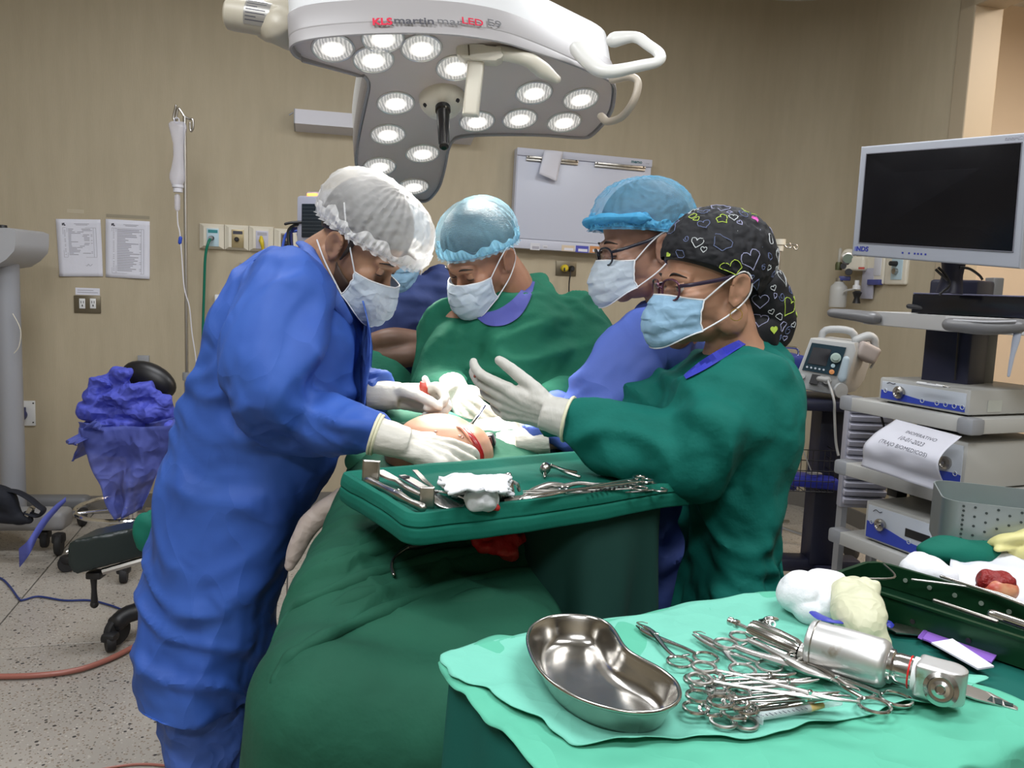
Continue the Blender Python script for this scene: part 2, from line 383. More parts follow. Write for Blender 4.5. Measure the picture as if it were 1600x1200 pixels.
# taped printed sheets
for k, (a, b_, c, d_, lab, rows, xr) in enumerate((((87, 342), (157, 343), (161, 432), (93, 432), 'left of two white printed sheets taped to the wall, its table ending in a scribble', 19, .82),
                                       ((165, 342), (234, 346), (234, 436), (165, 433), 'right of two white printed sheets taped to the wall, its table filling the page', 25, .8))):
    A_, B_, C_, D_ = [wall_pt(p[0], p[1], .004) for p in (a, b_, c, d_)]
    t = wthing('printed_sheet', lab, 'sheet of paper', (a[0]+c[0])/2, (a[1]+c[1])/2)
    def sheet(u, v):
        p = (A_*(1-u)+B_*u)*(1-v)+(D_*(1-u)+C_*u)*v
        return p-wn*(.0025*math.sin(5*u+k)*math.sin(4*v)+.006*(v > .9)*(v-.9)*8*(1-u if k == 0 else u))
    part('paper', grid(sheet, 10, 14), PAPER, t, thick=.0006)
    ptxt = MB(); pl = MB()
    def cell(u0, v0, u1, v1, o): 
        q = [sheet(u, v)-wn*.0008 for u, v in ((u0, v0), (u1, v0), (u1, v1), (u0, v1))]; o.add(q, [(0, 1, 2, 3)])
    rnd = random.Random(k)
    v1 = .66 if k == 0 else .92
    for i in range(rows):
        v = .165+(v1-.19)*i/rows
        ln = rnd.uniform(.18, .5) if i > 1 else .5
        cell(.26, v, .26+ln, v+(v1-.19)/rows*.55, ptxt)
        if rnd.random() < .8: cell(.17, v, .2, v+.01, ptxt)
        if rnd.random() < .5: cell(.76, v, .8, v+.01, ptxt)
    cell(.40, .075, .74, .085, ptxt); cell(.44, .095, .70, .105, ptxt)
    part('printed_lines', ptxt, GREYINK, t, False, kind='stuff')
    for u in (.14, .23, xr, xr+.06): cell(u, .15, u+.008, v1, pl)
    for v in (.145, v1): cell(.14, v, xr+.066, v+.006, pl)
    part('table_rule', pl, GREYINK, t, False, kind='stuff')
    lg = MB(); cell(.13, .07, .16, .11, lg); cell(.16, .065, .19, .095, lg); cell(.17, .095, .21, .115, lg); part('emblem', lg, INK, t, False)
    if k == 0:
        sg = tube([sheet(.62+.03*i, .80+.02*math.sin(i*2.3))-wn*.001 for i in range(6)], .0012, 5, 3); part('signature', sg, GREYINK, t, kind='stuff')
single('tape_strip', wbox(105, 327, 131, 333, .0012, 0, 0), TAPE, 'strip of yellowed tape above the left printed sheet', 'tape')
single('tape_strip', wbox(166, 336, 234, 341, .0012, 0, 0), mat('clear tape', (.30, .27, .20), .3), 'translucent tape along the top of the right printed sheet', 'tape')
# small label + double socket
t = wthing('wall_label', 'narrow white printed label stuck above the bronze double socket', 'label', 138, 456)
part('paper', wbox(118, 450, 156, 461, .001, 0, 0), PAPER, t, False)
part('printed_lines', wbox(121, 453, 146, 454, .0006, .001, 0).merge(wbox(121, 456.5, 153, 457.6, .0006, .001, 0)), GREYINK, t, False)
def socket(x0, y0, x1, y1, label, outlets=True, group=None):
    t = wthing('wall_socket', label, 'socket', (x0+x1)/2, (y0+y1)/2, group)
    part('plate', wbox(x0, y0, x1, y1, .008, 0, .003), BRONZE, t)
    if outlets:
        w = x1-x0
        for k in (0, 1):
            a = x0+w*(.19+.40*k); r = part('receptacle', wbox(a, y0+4.5, a+w*.22, y1-7, .003, .008, .001), WHITE, t)
            s = MB()
            for dx in (.05, .14): s.merge(wbox(a+w*dx, y0+8, a+w*(dx+.022), y0+12, .0006, .011, 0))
            s.merge(wbox(a+w*.09, y0+14, a+w*.13, y0+17, .0006, .011, 0)); part('slot', s, BLACK, r, False)
    return t
socket(116, 462, 158, 489, 'bronze double power socket with two white receptacles below the printed sheets')
# industrial blue socket, bottom left
t = wthing('power_inlet', 'square white wall plate holding a round navy blue socket, low on the left wall', 'socket', 40, 645)
part('plate', wbox(20, 626, 56, 665, .01, 0, .003), WHITE, t)
part('socket_cap', lathe([(.0, 0), (.03, 0), (.032, .02), (.027, .045), (0, .046)], wall_pt(33, 648, .01), -wn, 20), BLUEP, t)
part('cap_hinge', wbox(26, 636, 41, 643, .03, .01, .003), BLUEP, t)
for x, y in ((52, 630), (52, 660), (24, 630), (24, 660)): part('screw', lathe([(.004, 0), (.004, .002), (0, .003)], wall_pt(x, y, .01), -wn, 8), BLACK, t)
# small junction box seen above the backrest of the chair
single('junction_box', wbox(216, 555, 234, 572, .02, 0, .003), GREYP, 'small grey junction box on the wall above the black chair back', 'junction box')
# gas and power strip
t = wthing('gas_outlet_strip', 'cream wall strip of medical gas and vacuum outlets left of the blue-gowned surgeon', 'outlet strip', 375, 370)
xs = [312, 351, 389, 428, 470]; yt = [350, 352, 354, 358, 361]
for k in range(4):
    c, w, h = wrect(xs[k]+.4, yt[k], xs[k+1]-.4, yt[k]+39, 0)
    M = Matrix.Translation(c) @ RW.to_4x4(); o = MB(); v = []
    for (sx, dp) in ((1, 0), (1, .012), (.62, .034)):
        for a, b_ in ((-1, -1), (1, -1), (1, 1), (-1, 1)): v.append(M @ Vector((a*w/2*sx, -dp, b_*h/2*(sx if sx == 1 else .78))))
    o.add(v, [(3, 2, 1, 0), (8, 9, 10, 11)]+[(r*4+i, r*4+(i+1) % 4, r*4+4+(i+1) % 4, r*4+4+i) for r in range(2) for i in range(4)])
    part('module', o, CREAM, t, False)
    fm = [mat('pale blue plate', (.45, .6, .68), .4), mat('gold plate', (.38, .31, .17), .4, .5), mat('lilac plate', (.5, .5, .62), .4), BRONZE][k]
    pl = part('face_plate', wbox(xs[k]+11, yt[k]+7, xs[k]+30, yt[k]+35, .004, .034, .001), fm, t)
    part('port', lathe([(0, 0), (.012, 0), (.012, .012), (.007, .016), (0, .016)], wall_pt(xs[k]+19, yt[k]+22, .038), -wn, 16), [BLACK, BLACK, YEL, BLACK][k], pl)
    part('plate_label', wbox(xs[k]+13, yt[k]+9, xs[k]+28, yt[k]+14, .001, .038, 0), [TEALL, INK, GREYINK, INK][k], pl)
t = thing('oxygen_hose', 'green oxygen hose hanging from the first outlet of the cream wall strip', 'hose', wall_pt(318, 500, .05))
hp = [wall_pt(330, 372, .06), wall_pt(326, 378, .10), wall_pt(321, 400, .10), wall_pt(319, 450, .08), wall_pt(317, 520, .06), wall_pt(317, 600, .06), wall_pt(318, 690, .06)]
part('hose', tube(hp, .007, 10, 8), GREEN, t); part('connector', lathe([(0, 0), (.011, 0), (.011, .03), (.008, .04), (0, .04)], wall_pt(330, 372, .045), -wn, 14), GREYP, t)
t = wthing('yellow_hose_plug', 'yellow plug hanging from the third outlet of the cream strip', 'plug', 409, 378)
part('plug', tube([wall_pt(408, 371, .055), wall_pt(409, 378, .07), wall_pt(411, 390, .06)], [.009, .011, .007], 10, 4, 'round'), YEL, t)
single('wall_hook', tube([wall_pt(376, 412, 0), wall_pt(375, 412, .03), wall_pt(377, 420, .035)], .004, 8, 4, 'round'), GREYP, 'small grey hook on the wall beside the blue shoulder', 'hook')
single('wall_dispenser', wbox(337, 460, 352, 482, .05, 0, .006), WHITE, 'small white wall bracket just behind the blue gown shoulder', 'bracket')
# wall lamp behind the surgical lamp
t = wthing('wall_light_fixture', 'long white angular wall light fixture partly hidden by the surgical lamp', 'wall light', 600, 195)
cL = wall_pt(462, 189, 0); cR = wall_pt(736, 208, 0); Lw = (cR-cL).dot(wd); zt = wall_pt(462, 172, 0).z; zb = wall_pt(462, 204, 0).z
prof = [(0, zt), (.10, zt-.012), (.10, zt-.085), (.0, zb-.005)]
base = Vector((cL.x, cL.y, 0))
q = [base-wn*a+Vector((0, 0, z)) for a, z in prof]
part('housing', prism(q, wd*Lw), mat('fixture white enamel', (.62, .62, .68), .5), t, False)
part('end_cap', prism([p-wd*.006 for p in q], wd*.006), GREYP, t, False)
part('bracket', tube([q[1]-wd*.01+Vector((0, 0, -.02)), q[1]-wd*.03+Vector((0, 0, -.035))], .004, 6, 1), GREYP, t)
# X-ray viewer
t = wthing('xray_viewer', 'large white x-ray viewing box on the wall with two metal film clips', 'x-ray viewer', 900, 320)
V = mat('viewer white enamel', (.54, .56, .66), .45)
ca = [wall_pt(803, 236, 0), wall_pt(1009, 250, 0), wall_pt(1004, 399, 0), wall_pt(796, 390, 0)]
cx = sum((p for p in ca), Vector())/4; Wv = ((ca[1]-ca[0]).dot(wd)+(ca[2]-ca[3]).dot(wd))/2; Hv = ((ca[0]-ca[3]).z+(ca[1]-ca[2]).z)/2
RV = RW @ Matrix.Rotation(-math.radians(-.9), 3, 'Y')
def vb(u0, v0, u1, v1, y0, y1, bev=.0015):
    """box on the viewer in its own width/height fractions, depths y0..y1 out of the wall"""
    return box(cx+RV @ Vector((((u0+u1)/2-.5)*Wv, -(y0+y1)/2, (.5-(v0+v1)/2)*Hv)), ((u1-u0)*Wv, abs(y1-y0), (v1-v0)*Hv), RV, bev)
part('case', vb(0, 0, 1, 1, 0, .07, .006), V, t)
part('top_rail', vb(0, 0, 1, .075, .07, .078, .002), V, t)
part('view_panel', vb(.008, .085, .992, .90, .07, .076, .001), mat('viewer diffuser panel', (.56, .59, .70), .35), t)
part('bottom_rail', vb(0, .905, 1, 1, .07, .078, .002), V, t)
for a, b_ in ((.065, .44), (.565, .945)):
    c = part('film_clip', vb(a, .075, b_, .105, .078, .092, .003), DSTEEL, t); part('clip_lip', vb(a, .1, b_, .125, .08, .086, .001), STEELB, c)
    part('screw', vb(a+.01, .08, a+.02, .09, .092, .094, 0).merge(vb(b_-.02, .08, b_-.01, .09, .092, .094, 0)), BLACK, c)
lm = mat('green logo ink', (.02, .12, .14), .6)
lt = Matrix.Translation(cx+RV @ Vector((.455*Wv-.06, -.0785, .465*Hv))) @ (RV @ Matrix.Rotation(PI/2, 3, 'X')).to_4x4()
text('lettering', 'memo', .026, lt, lm, t, bold=.0008)
lt = Matrix.Translation(cx+RV @ Vector((.475*Wv-.01, -.0785, .46*Hv))) @ (RV @ Matrix.Rotation(PI/2, 3, 'X')).to_4x4()
text('lettering', 'x-ray', .010, lt, GREYINK, t)
STK = [(.13, .94, .20, 1.01, mat('sticker white', (.62, .63, .68), .6), 'small white sticker with fine print at the lower left edge of the x-ray viewer'),
       (.22, .955, .255, .985, mat('sticker white', (.6, .6, .6), .6), 'tiny white sticker beside the white one under the x-ray viewer'),
       (.36, .94, .455, 1.0, mat('sticker cream', (.62, .52, .40), .6), 'cream and orange sticker on the lower rail of the x-ray viewer'),
       (.465, .935, .56, 1.005, mat('sticker blue', (.07, .08, .42), .6), 'blue sticker with a white panel on the lower rail of the x-ray viewer'),
       (.57, .93, .68, 1.0, mat('sticker orange', (.55, .25, .10), .6), 'orange sticker at the right of the blue one on the x-ray viewer')]
for a, b_, c, d_, m, lab in STK:
    o = thing('sticker', lab, 'sticker', cx+RV @ Vector(((a-.5)*Wv, -.079, (.5-b_)*Hv)))
    part('backing', vb(a, b_, c, d_, .078, .0795, 0), m, o, False)
    wv, hv = c-a, d_-b_
    part('print', vb(a+wv*.2, b_+hv*.45, c-wv*.08, d_-hv*.15, .0795, .0803, 0), PAPER if 'blue' in lab else GREYINK if 'white' in lab[:12] else PAPER, o, False)
# crumpled note in the left clip
nt0 = cx+RV @ Vector((-.5*Wv+.24*Wv, -.098, .5*Hv-.01*Hv))
def note(u, v):
    return nt0+RV @ Vector(((u-.5)*.11+.012*(1-v)-.02*v, -.004-.02*v*v-.010*math.sin(3*u+2*v), -.135*v-.03*u*v))
single('paper_note', grid(note, 9, 9), PAPER, 'small folded white note hanging from the left clip of the x-ray viewer', 'note', thick=.0008)
# bronze socket under the viewer, with a yellow and a black plug
t = socket(868, 408, 900, 431, 'bronze socket under the x-ray viewer, holding a yellow and a black plug', outlets=False)
o = thing('power_plug', 'round yellow plug in the bronze socket under the x-ray viewer', 'plug', wall_pt(880, 420, .01)); part('plug_body', lathe([(0, 0), (.02, 0), (.02, .03), (.012, .04), (0, .04)], wall_pt(881, 419, .008), -wn, 16), YEL, o); part('plug_slot', box(wall_pt(882, 421, .052), (.007, .01, .02), RW, .001), BLACK, o)
o = thing('power_plug', 'black plug with a drooping lead beside the yellow plug', 'plug', wall_pt(892, 422, .01)); part('plug_body', lathe([(0, 0), (.017, 0), (.017, .025), (.010, .035), (0, .035)], wall_pt(892, 420, .008), -wn, 16), BLACK, o); part('lead', tube([wall_pt(892, 420, .04), wall_pt(891, 430, .06), wall_pt(889, 450, .05), wall_pt(889, 520, .04)], .004, 8, 6), BLACK, o)
# ------------------------------------------------------------ left infusion stand
Yi = 4.05
base = P(292, 640, Yi); base.z = 0
t = thing('infusion_stand', 'steel infusion pole with double hook, standing before the wall left of the blue gown', 'infusion stand', base)
top = P(290, 172, Yi); cl = P(292, 588, Yi)
part('pole', tube([Vector((base.x, base.y, .06)), cl], .013, 14, 1), STEELB, t)
part('inner_pole', tube([cl, P(288.5, 182, Yi)], .0085, 12, 1), STEELB, t)
k = part('height_clamp', lathe([(.0, -.02), (.02, -.02), (.022, 0), (.02, .02), (0, .02)], cl, (0, 0, 1), 16), GREYP, t)
part('clamp_knob', tube([cl, cl+Vector((.05, -.02, .0)), cl+Vector((.06, -.02, .02))], .008, 8, 3, 'round'), GREYP, k)
def hook(xs_): return tube([P(x, y, Yi) for x, y in xs_], .0055, 8, 6, 'round')
part('hook', hook([(288, 182), (281, 171), (278, 170), (276, 180), (275, 188), (271, 184), (275, 165)]), DSTEEL, t)
part('hook', hook([(288, 182), (296, 186), (301, 187), (302, 198), (299, 205), (297, 200), (297, 192)]), DSTEEL, t)
for i in range(5):
    a = i*2*PI/5+.3; e = Vector((base.x+.26*math.cos(a), base.y+.26*math.sin(a), .07)); lg = part('leg', tube([Vector((base.x, base.y, .1)), e], .012, 8, 1), STEELB, t); part('caster', torus(e-Vector((0, 0, .042)), .018, .009, (math.sin(a), -math.cos(a), 0), 16, 6), BLACKR, lg)
# infusion bag
Yb = Yi-.03
t = thing('infusion_bag', 'clear half-empty infusion bottle hanging upside down from the left pole', 'infusion bag', P(276, 240, Yb))
bagm = mat('clear soft plastic', (.75, .75, .86), .25, alpha=.38, spec=.6, bump=('noise', 14, .5, .01)); capm = mat('bag cap', (.66, .66, .72), .4)
def bagring(x, y, w, d): 
    c = P(x, y, Yb); return [c+Vector((math.cos(2*PI*i/24)*w, math.sin(2*PI*i/24)*d, 0)) for i in range(24)]
rs = [bagring(*q) for q in ((277, 190, .032, .01), (277, 194, .042, .02), (278, 200, .042, .024), (278, 210, .034, .022), (279, 225, .026, .018), (279, 245, .025, .016), (278, 262, .031, .018), (277, 272, .037, .02), (277, 279, .038, .024), (277, 286, .030, .026), (277, 290, .024, .022))]
part('bottle', rings(rs), bagm, t)
part('collar', lathe([(.0, 0), (.027, 0), (.027, -.012), (.022, -.014), (.022, -.034), (0, -.034)], P(278, 289, Yb), (0, 0, 1), 20), capm, t)
part('ring_tab', torus(P(276, 188, Yb), .012, .003, (0, 1, 0), 16, 6), capm, t)
part('drip_chamber', lathe([(0, 0), (.008, 0), (.014, -.012), (.014, -.07), (.006, -.08), (0, -.08)], P(277, 303, Yb), (0, 0, 1), 14), bagm, t)
part('blue_cap', tube([P(282, 372, Yb), P(281, 379, Yb)], .009, 8, 3, 'round'), mat('blue plastic', (.02, .07, .5), .4), t)
part('infusion_line', tube([P(277, 330, Yb), P(278, 350, Yb), P(281, 364, Yb), P(284, 400, Yb), P(288, 450, Yb), P(296, 480, Yb), P(300, 520, Yb), P(306, 560, Yb), P(312, 620, Yb)], .003, 6, 6), capm, t)
# ------------------------------------------------------------ left machine: grey column on wheeled base
LG = mat('machine light grey', (.30, .31, .34), .45); DG = mat('machine base grey', (.14, .145, .155), .5)
Yc = 3.75
cb = P(12, 760, Yc); 
t = thing('imaging_machine', 'grey wheeled machine with tall round column and broad foot at the left edge', 'medical machine', (cb.x, cb.y, 0))
part('column', tube([P(9, 395, Yc), Vector((P(9, 395, Yc).x, Yc, .1))], .052, 24, 1), LG, t)
hd = prism([P(x, y, Yc-.13) for x, y in ((-80, 356), (14, 356), (24, 360), (24, 380), (22, 392), (10, 405), (-6, 415), (-80, 425))], (0, .26, 0))
part('head', hd, mat('machine head grey', (.42, .43, .46), .4), t); part('head_knob', lathe([(0, 0), (.02, 0), (.018, .012), (0, .014)], P(4, 356, Yc), (0, 0, 1), 16), BLACK, t)
def bar(a, b, z0, z1, wd_, m, name='foot'):
    a = Vector((a[0], a[1], 0)); b = Vector((b[0], b[1], 0)); d = (b-a); ang = math.atan2(d.y, d.x)
    c = (a+b)/2; return part(name, box((c.x, c.y, (z0+z1)/2), (d.length, wd_, z1-z0), Matrix.Rotation(ang, 3, 'Z'), .025, 3), m, t)
f1 = PZ(108, 815, .13); f2 = PZ(-60, 815, .13)
foot1 = bar(f2, f1, .10, .19, .13, mat('foot grey', (.30, .30, .31), .45), 'foot'); 
foot2 = bar(PZ(-40, 783, .11), PZ(140, 783, .11), .07, .14, .09, DG, 'foot')
def caster(c, r, name='caster', parent=t, ax=(1, .3, 0)):
    ax = Vector(ax).normalized(); w_ = part(name, lathe([(0, -.014), (r*.9, -.014), (r, -.008), (r, .008), (r*.9, .014), (0, .014)], c, ax, 20), BLACKR, parent)
    part('fork', box(Vector(c)+Vector((0, 0, r*.55)), (.05, .05, r*.95), None, .012), BLACK, w_); return w_
caster(PZ(92, 850, .05), .05); caster(PZ(70, 842, .05), .04); caster(PZ(128, 808, .045), .045, ax=(1, 1, 0)); caster(PZ(-20, 850, .05), .05)
# black strap and bag on its foot
cbm = mat('black webbing', (.006, .008, .016), .8, bump=('noise', 60, .3, .004))
t = thing('black_harness', 'black padded harness with buckle heaped on the foot of the grey machine', 'harness', PZ(20, 810, .2))
z = lambda x, y, h=.25: P(x, y, 3.45)
part('pad', remesh([tube([z(-20, 775), z(5, 778), z(22, 800)], [.06, .05, .03], 12, 5, 'round'), tube([z(-20, 800), z(10, 806), z(45, 812)], [.05, .035, .02], 12, 5, 'round')], .008, 2), cbm, t)
part('strap', tube([z(0, 766), z(25, 768), z(45, 778), z(60, 790), z(68, 797), z(60, 806), z(45, 802)], .021, 8, 8, 'round', flat=.35), cbm, t)
part('strap', tube([z(10, 812), z(30, 818), z(45, 814), z(50, 800)], .016, 8, 8, 'round', flat=.35), cbm, t)
part('buckle', box(z(47, 799), (.02, .03, .045), Matrix.Rotation(.5, 3, 'Y'), .004), STEELB, t)
nonw = mat('translucent violet nonwoven', (.13, .16, .60), .7, alpha=.85, bump=('noise', 18, .5, .01), transl=.2)
def ribbon(pts, w0, w1, up=(0, 0, 1)):
    pts, rr = smooth_path(pts, list(np.linspace(w0, w1, len(pts))), 8); o = MB(); v = []
    for p, w_ in zip(pts, rr): v += [p-Vector(up)*w_, p+Vector(up)*w_]
    return o.add(v, [(2*i, 2*i+1, 2*i+3, 2*i+2) for i in range(len(pts)-1)])
single('loose_gown_tie', ribbon([P(103, 780, 3.4), P(82, 800, 3.35), P(62, 825, 3.3), P(45, 855, 3.25), P(30, 872, 3.3)], .01, .04), nonw, 'translucent blue tie trailing over the grey machine foot to the floor', 'gown tie', thick=.001)
single('thin_white_lead', tube([P(20, 490, 3.7), P(32, 515, 3.7), P(30, 540, 3.7), P(22, 552, 3.7)], .002, 6, 6), CREAM, 'thin pale lead looping beside the grey column', 'lead')
# ------------------------------------------------------------ swivel chair draped with a discarded gown
Ys = 3.55
sx = P(215, 590, Ys); cb = P(225, 800, Ys)
t = thing('swivel_stool', 'black swivel stool with oval backrest and chrome foot ring, under a discarded blue gown', 'stool', (P(215, 700, Ys).x, Ys, 0))
bc = P(233, 594, Ys-.02)
rot = Matrix.Rotation(math.radians(22), 3, 'Y')
part('backrest', ell(bc, (.122, .05, .075), 28, rot), mat('black vinyl', (.01, .01, .012), .38), t)
sc0 = P(205, 700, Ys)
part('seat', lathe([(0, -.04), (.16, -.04), (.18, -.02), (.18, .01), (.15, .03), (0, .035)], Vector((sc0.x, Ys, .55)), (0, 0, 1), 32), MATS['black vinyl'], t)
part('post', tube([Vector((sc0.x, Ys, .1)), Vector((sc0.x, Ys, .53))], .022, 14, 1), CHROME, t)
part('back_support', tube([Vector((sc0.x, Ys+.1, .53)), Vector((sc0.x+.1, Ys+.15, .6)), bc], .012, 10, 6), BLACK, t)
rc_ = PZ(215, 795, .26); rc_ = Vector((sc0.x, Ys, .25))
part('foot_ring', torus(rc_, .225, .010, (0, 0, 1), 40, 8), CHROME, t)
for i in range(5):
    a = i*2*PI/5+2.5; e = Vector((sc0.x+.26*math.cos(a), Ys+.26*math.sin(a), .085))
    lg = part('leg', tube([Vector((sc0.x, Ys, .14)), Vector((sc0.x+.15*math.cos(a), Ys+.15*math.sin(a), .13)), e], .014, 10, 4), CHROME, t)
    caster(e-Vector((0, 0, .05)), .036, parent=lg, ax=(-math.sin(a), math.cos(a), 0))
    if i < 3: part('ring_stay', tube([Vector((sc0.x, Ys, .25)), rc_+Vector((.225*math.cos(a), .225*math.sin(a), 0))], .006, 8, 1), CHROME, t)
# crumpled gown: twisted overlapping folds on top, thin panels hanging below
gwm = mat('crumpled violet blue nonwoven', (.085, .11, .62), .65, bump=[('crumple', 16, .6, .03), ('noise', 60, .15, .002)], transl=.12)
t = thing('discarded_gown', 'crumpled translucent blue gown dumped over the stool', 'gown', P(200, 640, Ys-.15))
G = lambda x, y, d=0: P(x, y, Ys-.17+d)
rolls = [[(142, 618, .035), (158, 602, .042), (178, 590, .035), (198, 588, .03)], [(140, 640, .04), (168, 625, .055), (200, 618, .05), (228, 612, .04), (240, 618, .03)], [(140, 668, .02), (175, 668, .035), (215, 660, .04), (248, 645, .035)],
         [(240, 616, .028), (258, 632, .035), (266, 655, .03), (262, 668, .02)], [(155, 645, .045), (200, 640, .06), (240, 642, .045)]]
core = remesh([tube([G(x, y, .02*((i+j) % 3)) for i, (x, y, r_) in enumerate(rl)], [r_ for _, _, r_ in rl], 14, 6, 'round', flat=.9) for j, rl in enumerate(rolls)], .009, 2,
              lambda v, n: .012*nz(v, (9, 9, 11), 3)+.016*np.clip(1-3.5*np.abs(nz(v, (9, 9, 16), 5)), -.5, 1)+.006*np.clip(1-3.5*np.abs(nz(v, (24, 24, 30), 8)), -.5, 1))
part('bundle', core, gwm, t)
thin = mat('thin translucent nonwoven', (.13, .17, .58), .7, alpha=.72, transl=.3, bump=('crumple', 9, .7, .05))
def panel(cs, dep, sd):
    """four px corners tl,tr,br,bl of a hanging sheet"""
    def fn(u, v):
        x = (cs[0][0]*(1-u)+cs[1][0]*u)*(1-v)+(cs[3][0]*(1-u)+cs[2][0]*u)*v; y = (cs[0][1]*(1-u)+cs[1][1]*u)*(1-v)+(cs[3][1]*(1-u)+cs[2][1]*u)*v
        return P(x, y, Ys+dep)+Vector((0, -.035*math.sin(9*u+sd+2*v)*(.4+v), 0))+Vector((0, .03*noise.noise((u*4, v*4, sd)), 0))
    return grid(fn, 26, 22)
part('hanging_panel', panel([(125, 668), (275, 665), (215, 800), (180, 812)], -.26, 1), thin, t, thick=.001)
part('hanging_panel', panel([(120, 660), (200, 665), (150, 700), (112, 722)], -.22, 4), thin, t, thick=.001)
part('hanging_panel', panel([(150, 655), (105, 690), (112, 700), (170, 668)], -.28, 6), thin, t, thick=.001)
part('hanging_panel', panel([(180, 672), (282, 650), (272, 706), (215, 760)], -.19, 2), thin, t, thick=.001)
# ------------------------------------------------------------ arm board of the operating table
Ya = 2.75
t = thing('arm_board', 'black padded arm board of the operating table jutting left, with clamp lever', 'arm board', P(170, 860, Ya))
bvec = (P(235, 830, Ya+.15)-P(105, 862, Ya-.1))
poly = [P(104, 852, Ya-.12), P(108, 847, Ya-.12), P(225, 822, Ya-.02), P(232, 868, Ya-.02), P(116, 899, Ya-.12), P(106, 884, Ya-.12)]
pad = remesh([prism(poly, Vector((.01, .16, .0)))], .008, 4)
part('cushion', pad, mat('dark green black vinyl', (.012, .022, .022), .33, bump=('noise', 60, .1, .002)), t)
part('board_rail', tube([P(160, 893, Ya-.05), P(232, 872, Ya)], .012, 8, 1), STEELB, t)
part('clamp_block', box(P(150, 897, Ya-.05), (.05, .05, .025), None, .006), BLACK, t)
part('clamp_lever', tube([P(146, 897, Ya-.05), P(147, 920, Ya-.05), P(147.5, 941, Ya-.05)], [.013, .009, .012], 12, 4, 'round'), BLACK, t); part('lever_ball', ell(P(147.5, 944, Ya-.05), (.014, .014, .014), 14), BLACK, t)
single('green_drape_corner', remesh([ell(P(228, 832, Ya-.12), (.04, .03, .07), 16), ell(P(240, 830, Ya-.08), (.04, .03, .08), 16)], .008, 3, lambda v, n: .008*nz(v, 20)), mat('jade cotton drape', (.0, .17, .115), .75, bump=('noise', 50, .2, .003)), 'corner of jade green drape resting on the arm board behind the blue gown', 'drape')
t = thing('table_base', 'black castered base of the operating table behind the blue gown', 'table base', PZ(235, 985, 0))
part('base_arm', tube([PZ(186, 970, .09)+Vector((0, 0, .0)), PZ(215, 955, .11), PZ(330, 935, .12)], .03, 12, 4, 'round'), BLACK, t)
caster(PZ(183, 985, .055)+Vector((0, 0, 0)), .05, parent=t, ax=(1, -.4, 0)); caster(PZ(172, 1003, .035), .032, parent=t, ax=(.8, .6, 0))
part('pillar', box((-.14, 2.0, .33), (.3, .34, .6), None, .03), BLACK, t); part('base_plate', box((-.14, 1.95, .07), (.5, .9, .1), None, .03), BLACK, t)
# cables on the floor
single('blue_floor_cable', tube([PZ(x, y, .006) for x, y in ((-30, 895), (0, 903), (15, 916), (30, 936), (38, 937), (60, 932), (100, 938), (140, 938), (170, 945), (200, 955), (212, 950), (230, 940))], .004, 8, 6), mat('dark blue cable', (.012, .03, .16), .45), 'thin dark blue cable trailing across the terrazzo floor', 'cable')
single('pink_suction_hose', tube([PZ(x, y, .012) for x, y in ((-40, 1056), (0, 1057), (60, 1055), (120, 1047), (170, 1030), (210, 1010), (260, 985))], .009, 10, 8), mat('reddish translucent hose', (.36, .13, .10), .35), 'reddish rubber hose curving over the floor to the blue gown', 'hose')
single('thin_pink_cable', tube([PZ(x, y, .005) for x, y in ((60, 1230), (110, 1213), (180, 1198), (230, 1194), (290, 1200))], .0035, 8, 8), MATS['reddish translucent hose'], 'thin reddish tube at the bottom edge of the floor', 'tube')
# ------------------------------------------------------------ patient monitor behind the surgeon
Ym = 3.6
t = thing('vital_signs_monitor', 'pale grey vital signs monitor with glowing orange alarm light behind the bent surgeon', 'patient monitor', P(500, 345, Ym))
rm = Matrix.Rotation(math.radians(-20), 3, 'Z')
mc = P(508, 345, Ym)
def mb_(x, y, z, sx_, sy, sz, bev=.004): return box(mc+rm @ Vector((x, y, z)), (sx_, sy, sz), rm, bev)
part('case', mb_(0, 0, 0, .21, .12, .2, .012), mat('monitor grey', (.36, .37, .46), .45), t)
part('screen', mb_(.01, -.062, -.005, .17, .006, .14, .002), mat('dark screen', (.012, .02, .03), .15), t)
gl = MB()
for k in range(8): gl.merge(mb_(.01, -.0655, .05-.015*k, .16, .0008, .0012, 0))
part('screen_grid', gl, mat('faint screen line', (.08, .10, .12), .4), t, False)
part('alarm_light', mb_(-.035, -.04, .104, .045, .03, .014, .004), mat('orange alarm lamp', (1, .3, .1), .3, emit=((1, .25, .06), 3.0)), t)
part('handle', mb_(0, 0, .112, .16, .05, .016, .006), MATS['monitor grey'], t)
t2 = thing('monitor_cables', 'loop of blue and black cables plugged into the side of the vital signs monitor', 'cables', P(465, 355, Ym))
rnd = random.Random(4)
for k, (m, pts) in enumerate(((BLACK, [(475, 347), (455, 348), (446, 350)]), (BLACK, [(475, 352), (460, 352), (450, 362), (452, 385)]), (BLUEP, [(475, 356), (458, 358), (455, 372), (458, 392)]), (GREEN, [(475, 350), (462, 350), (456, 358), (452, 380)]),
                              (mat('bright blue cable', (.05, .12, .6), .5), [(474, 362), (462, 361), (448, 365), (443, 380), (440, 398)]), (MATS['bright blue cable'], [(474, 365), (466, 364), (468, 378), (470, 395)]))):
    part('cable', tube([P(x, y, Ym-.03+.01*k) for x, y in pts], .006, 8, 6, 'round'), m, t2)
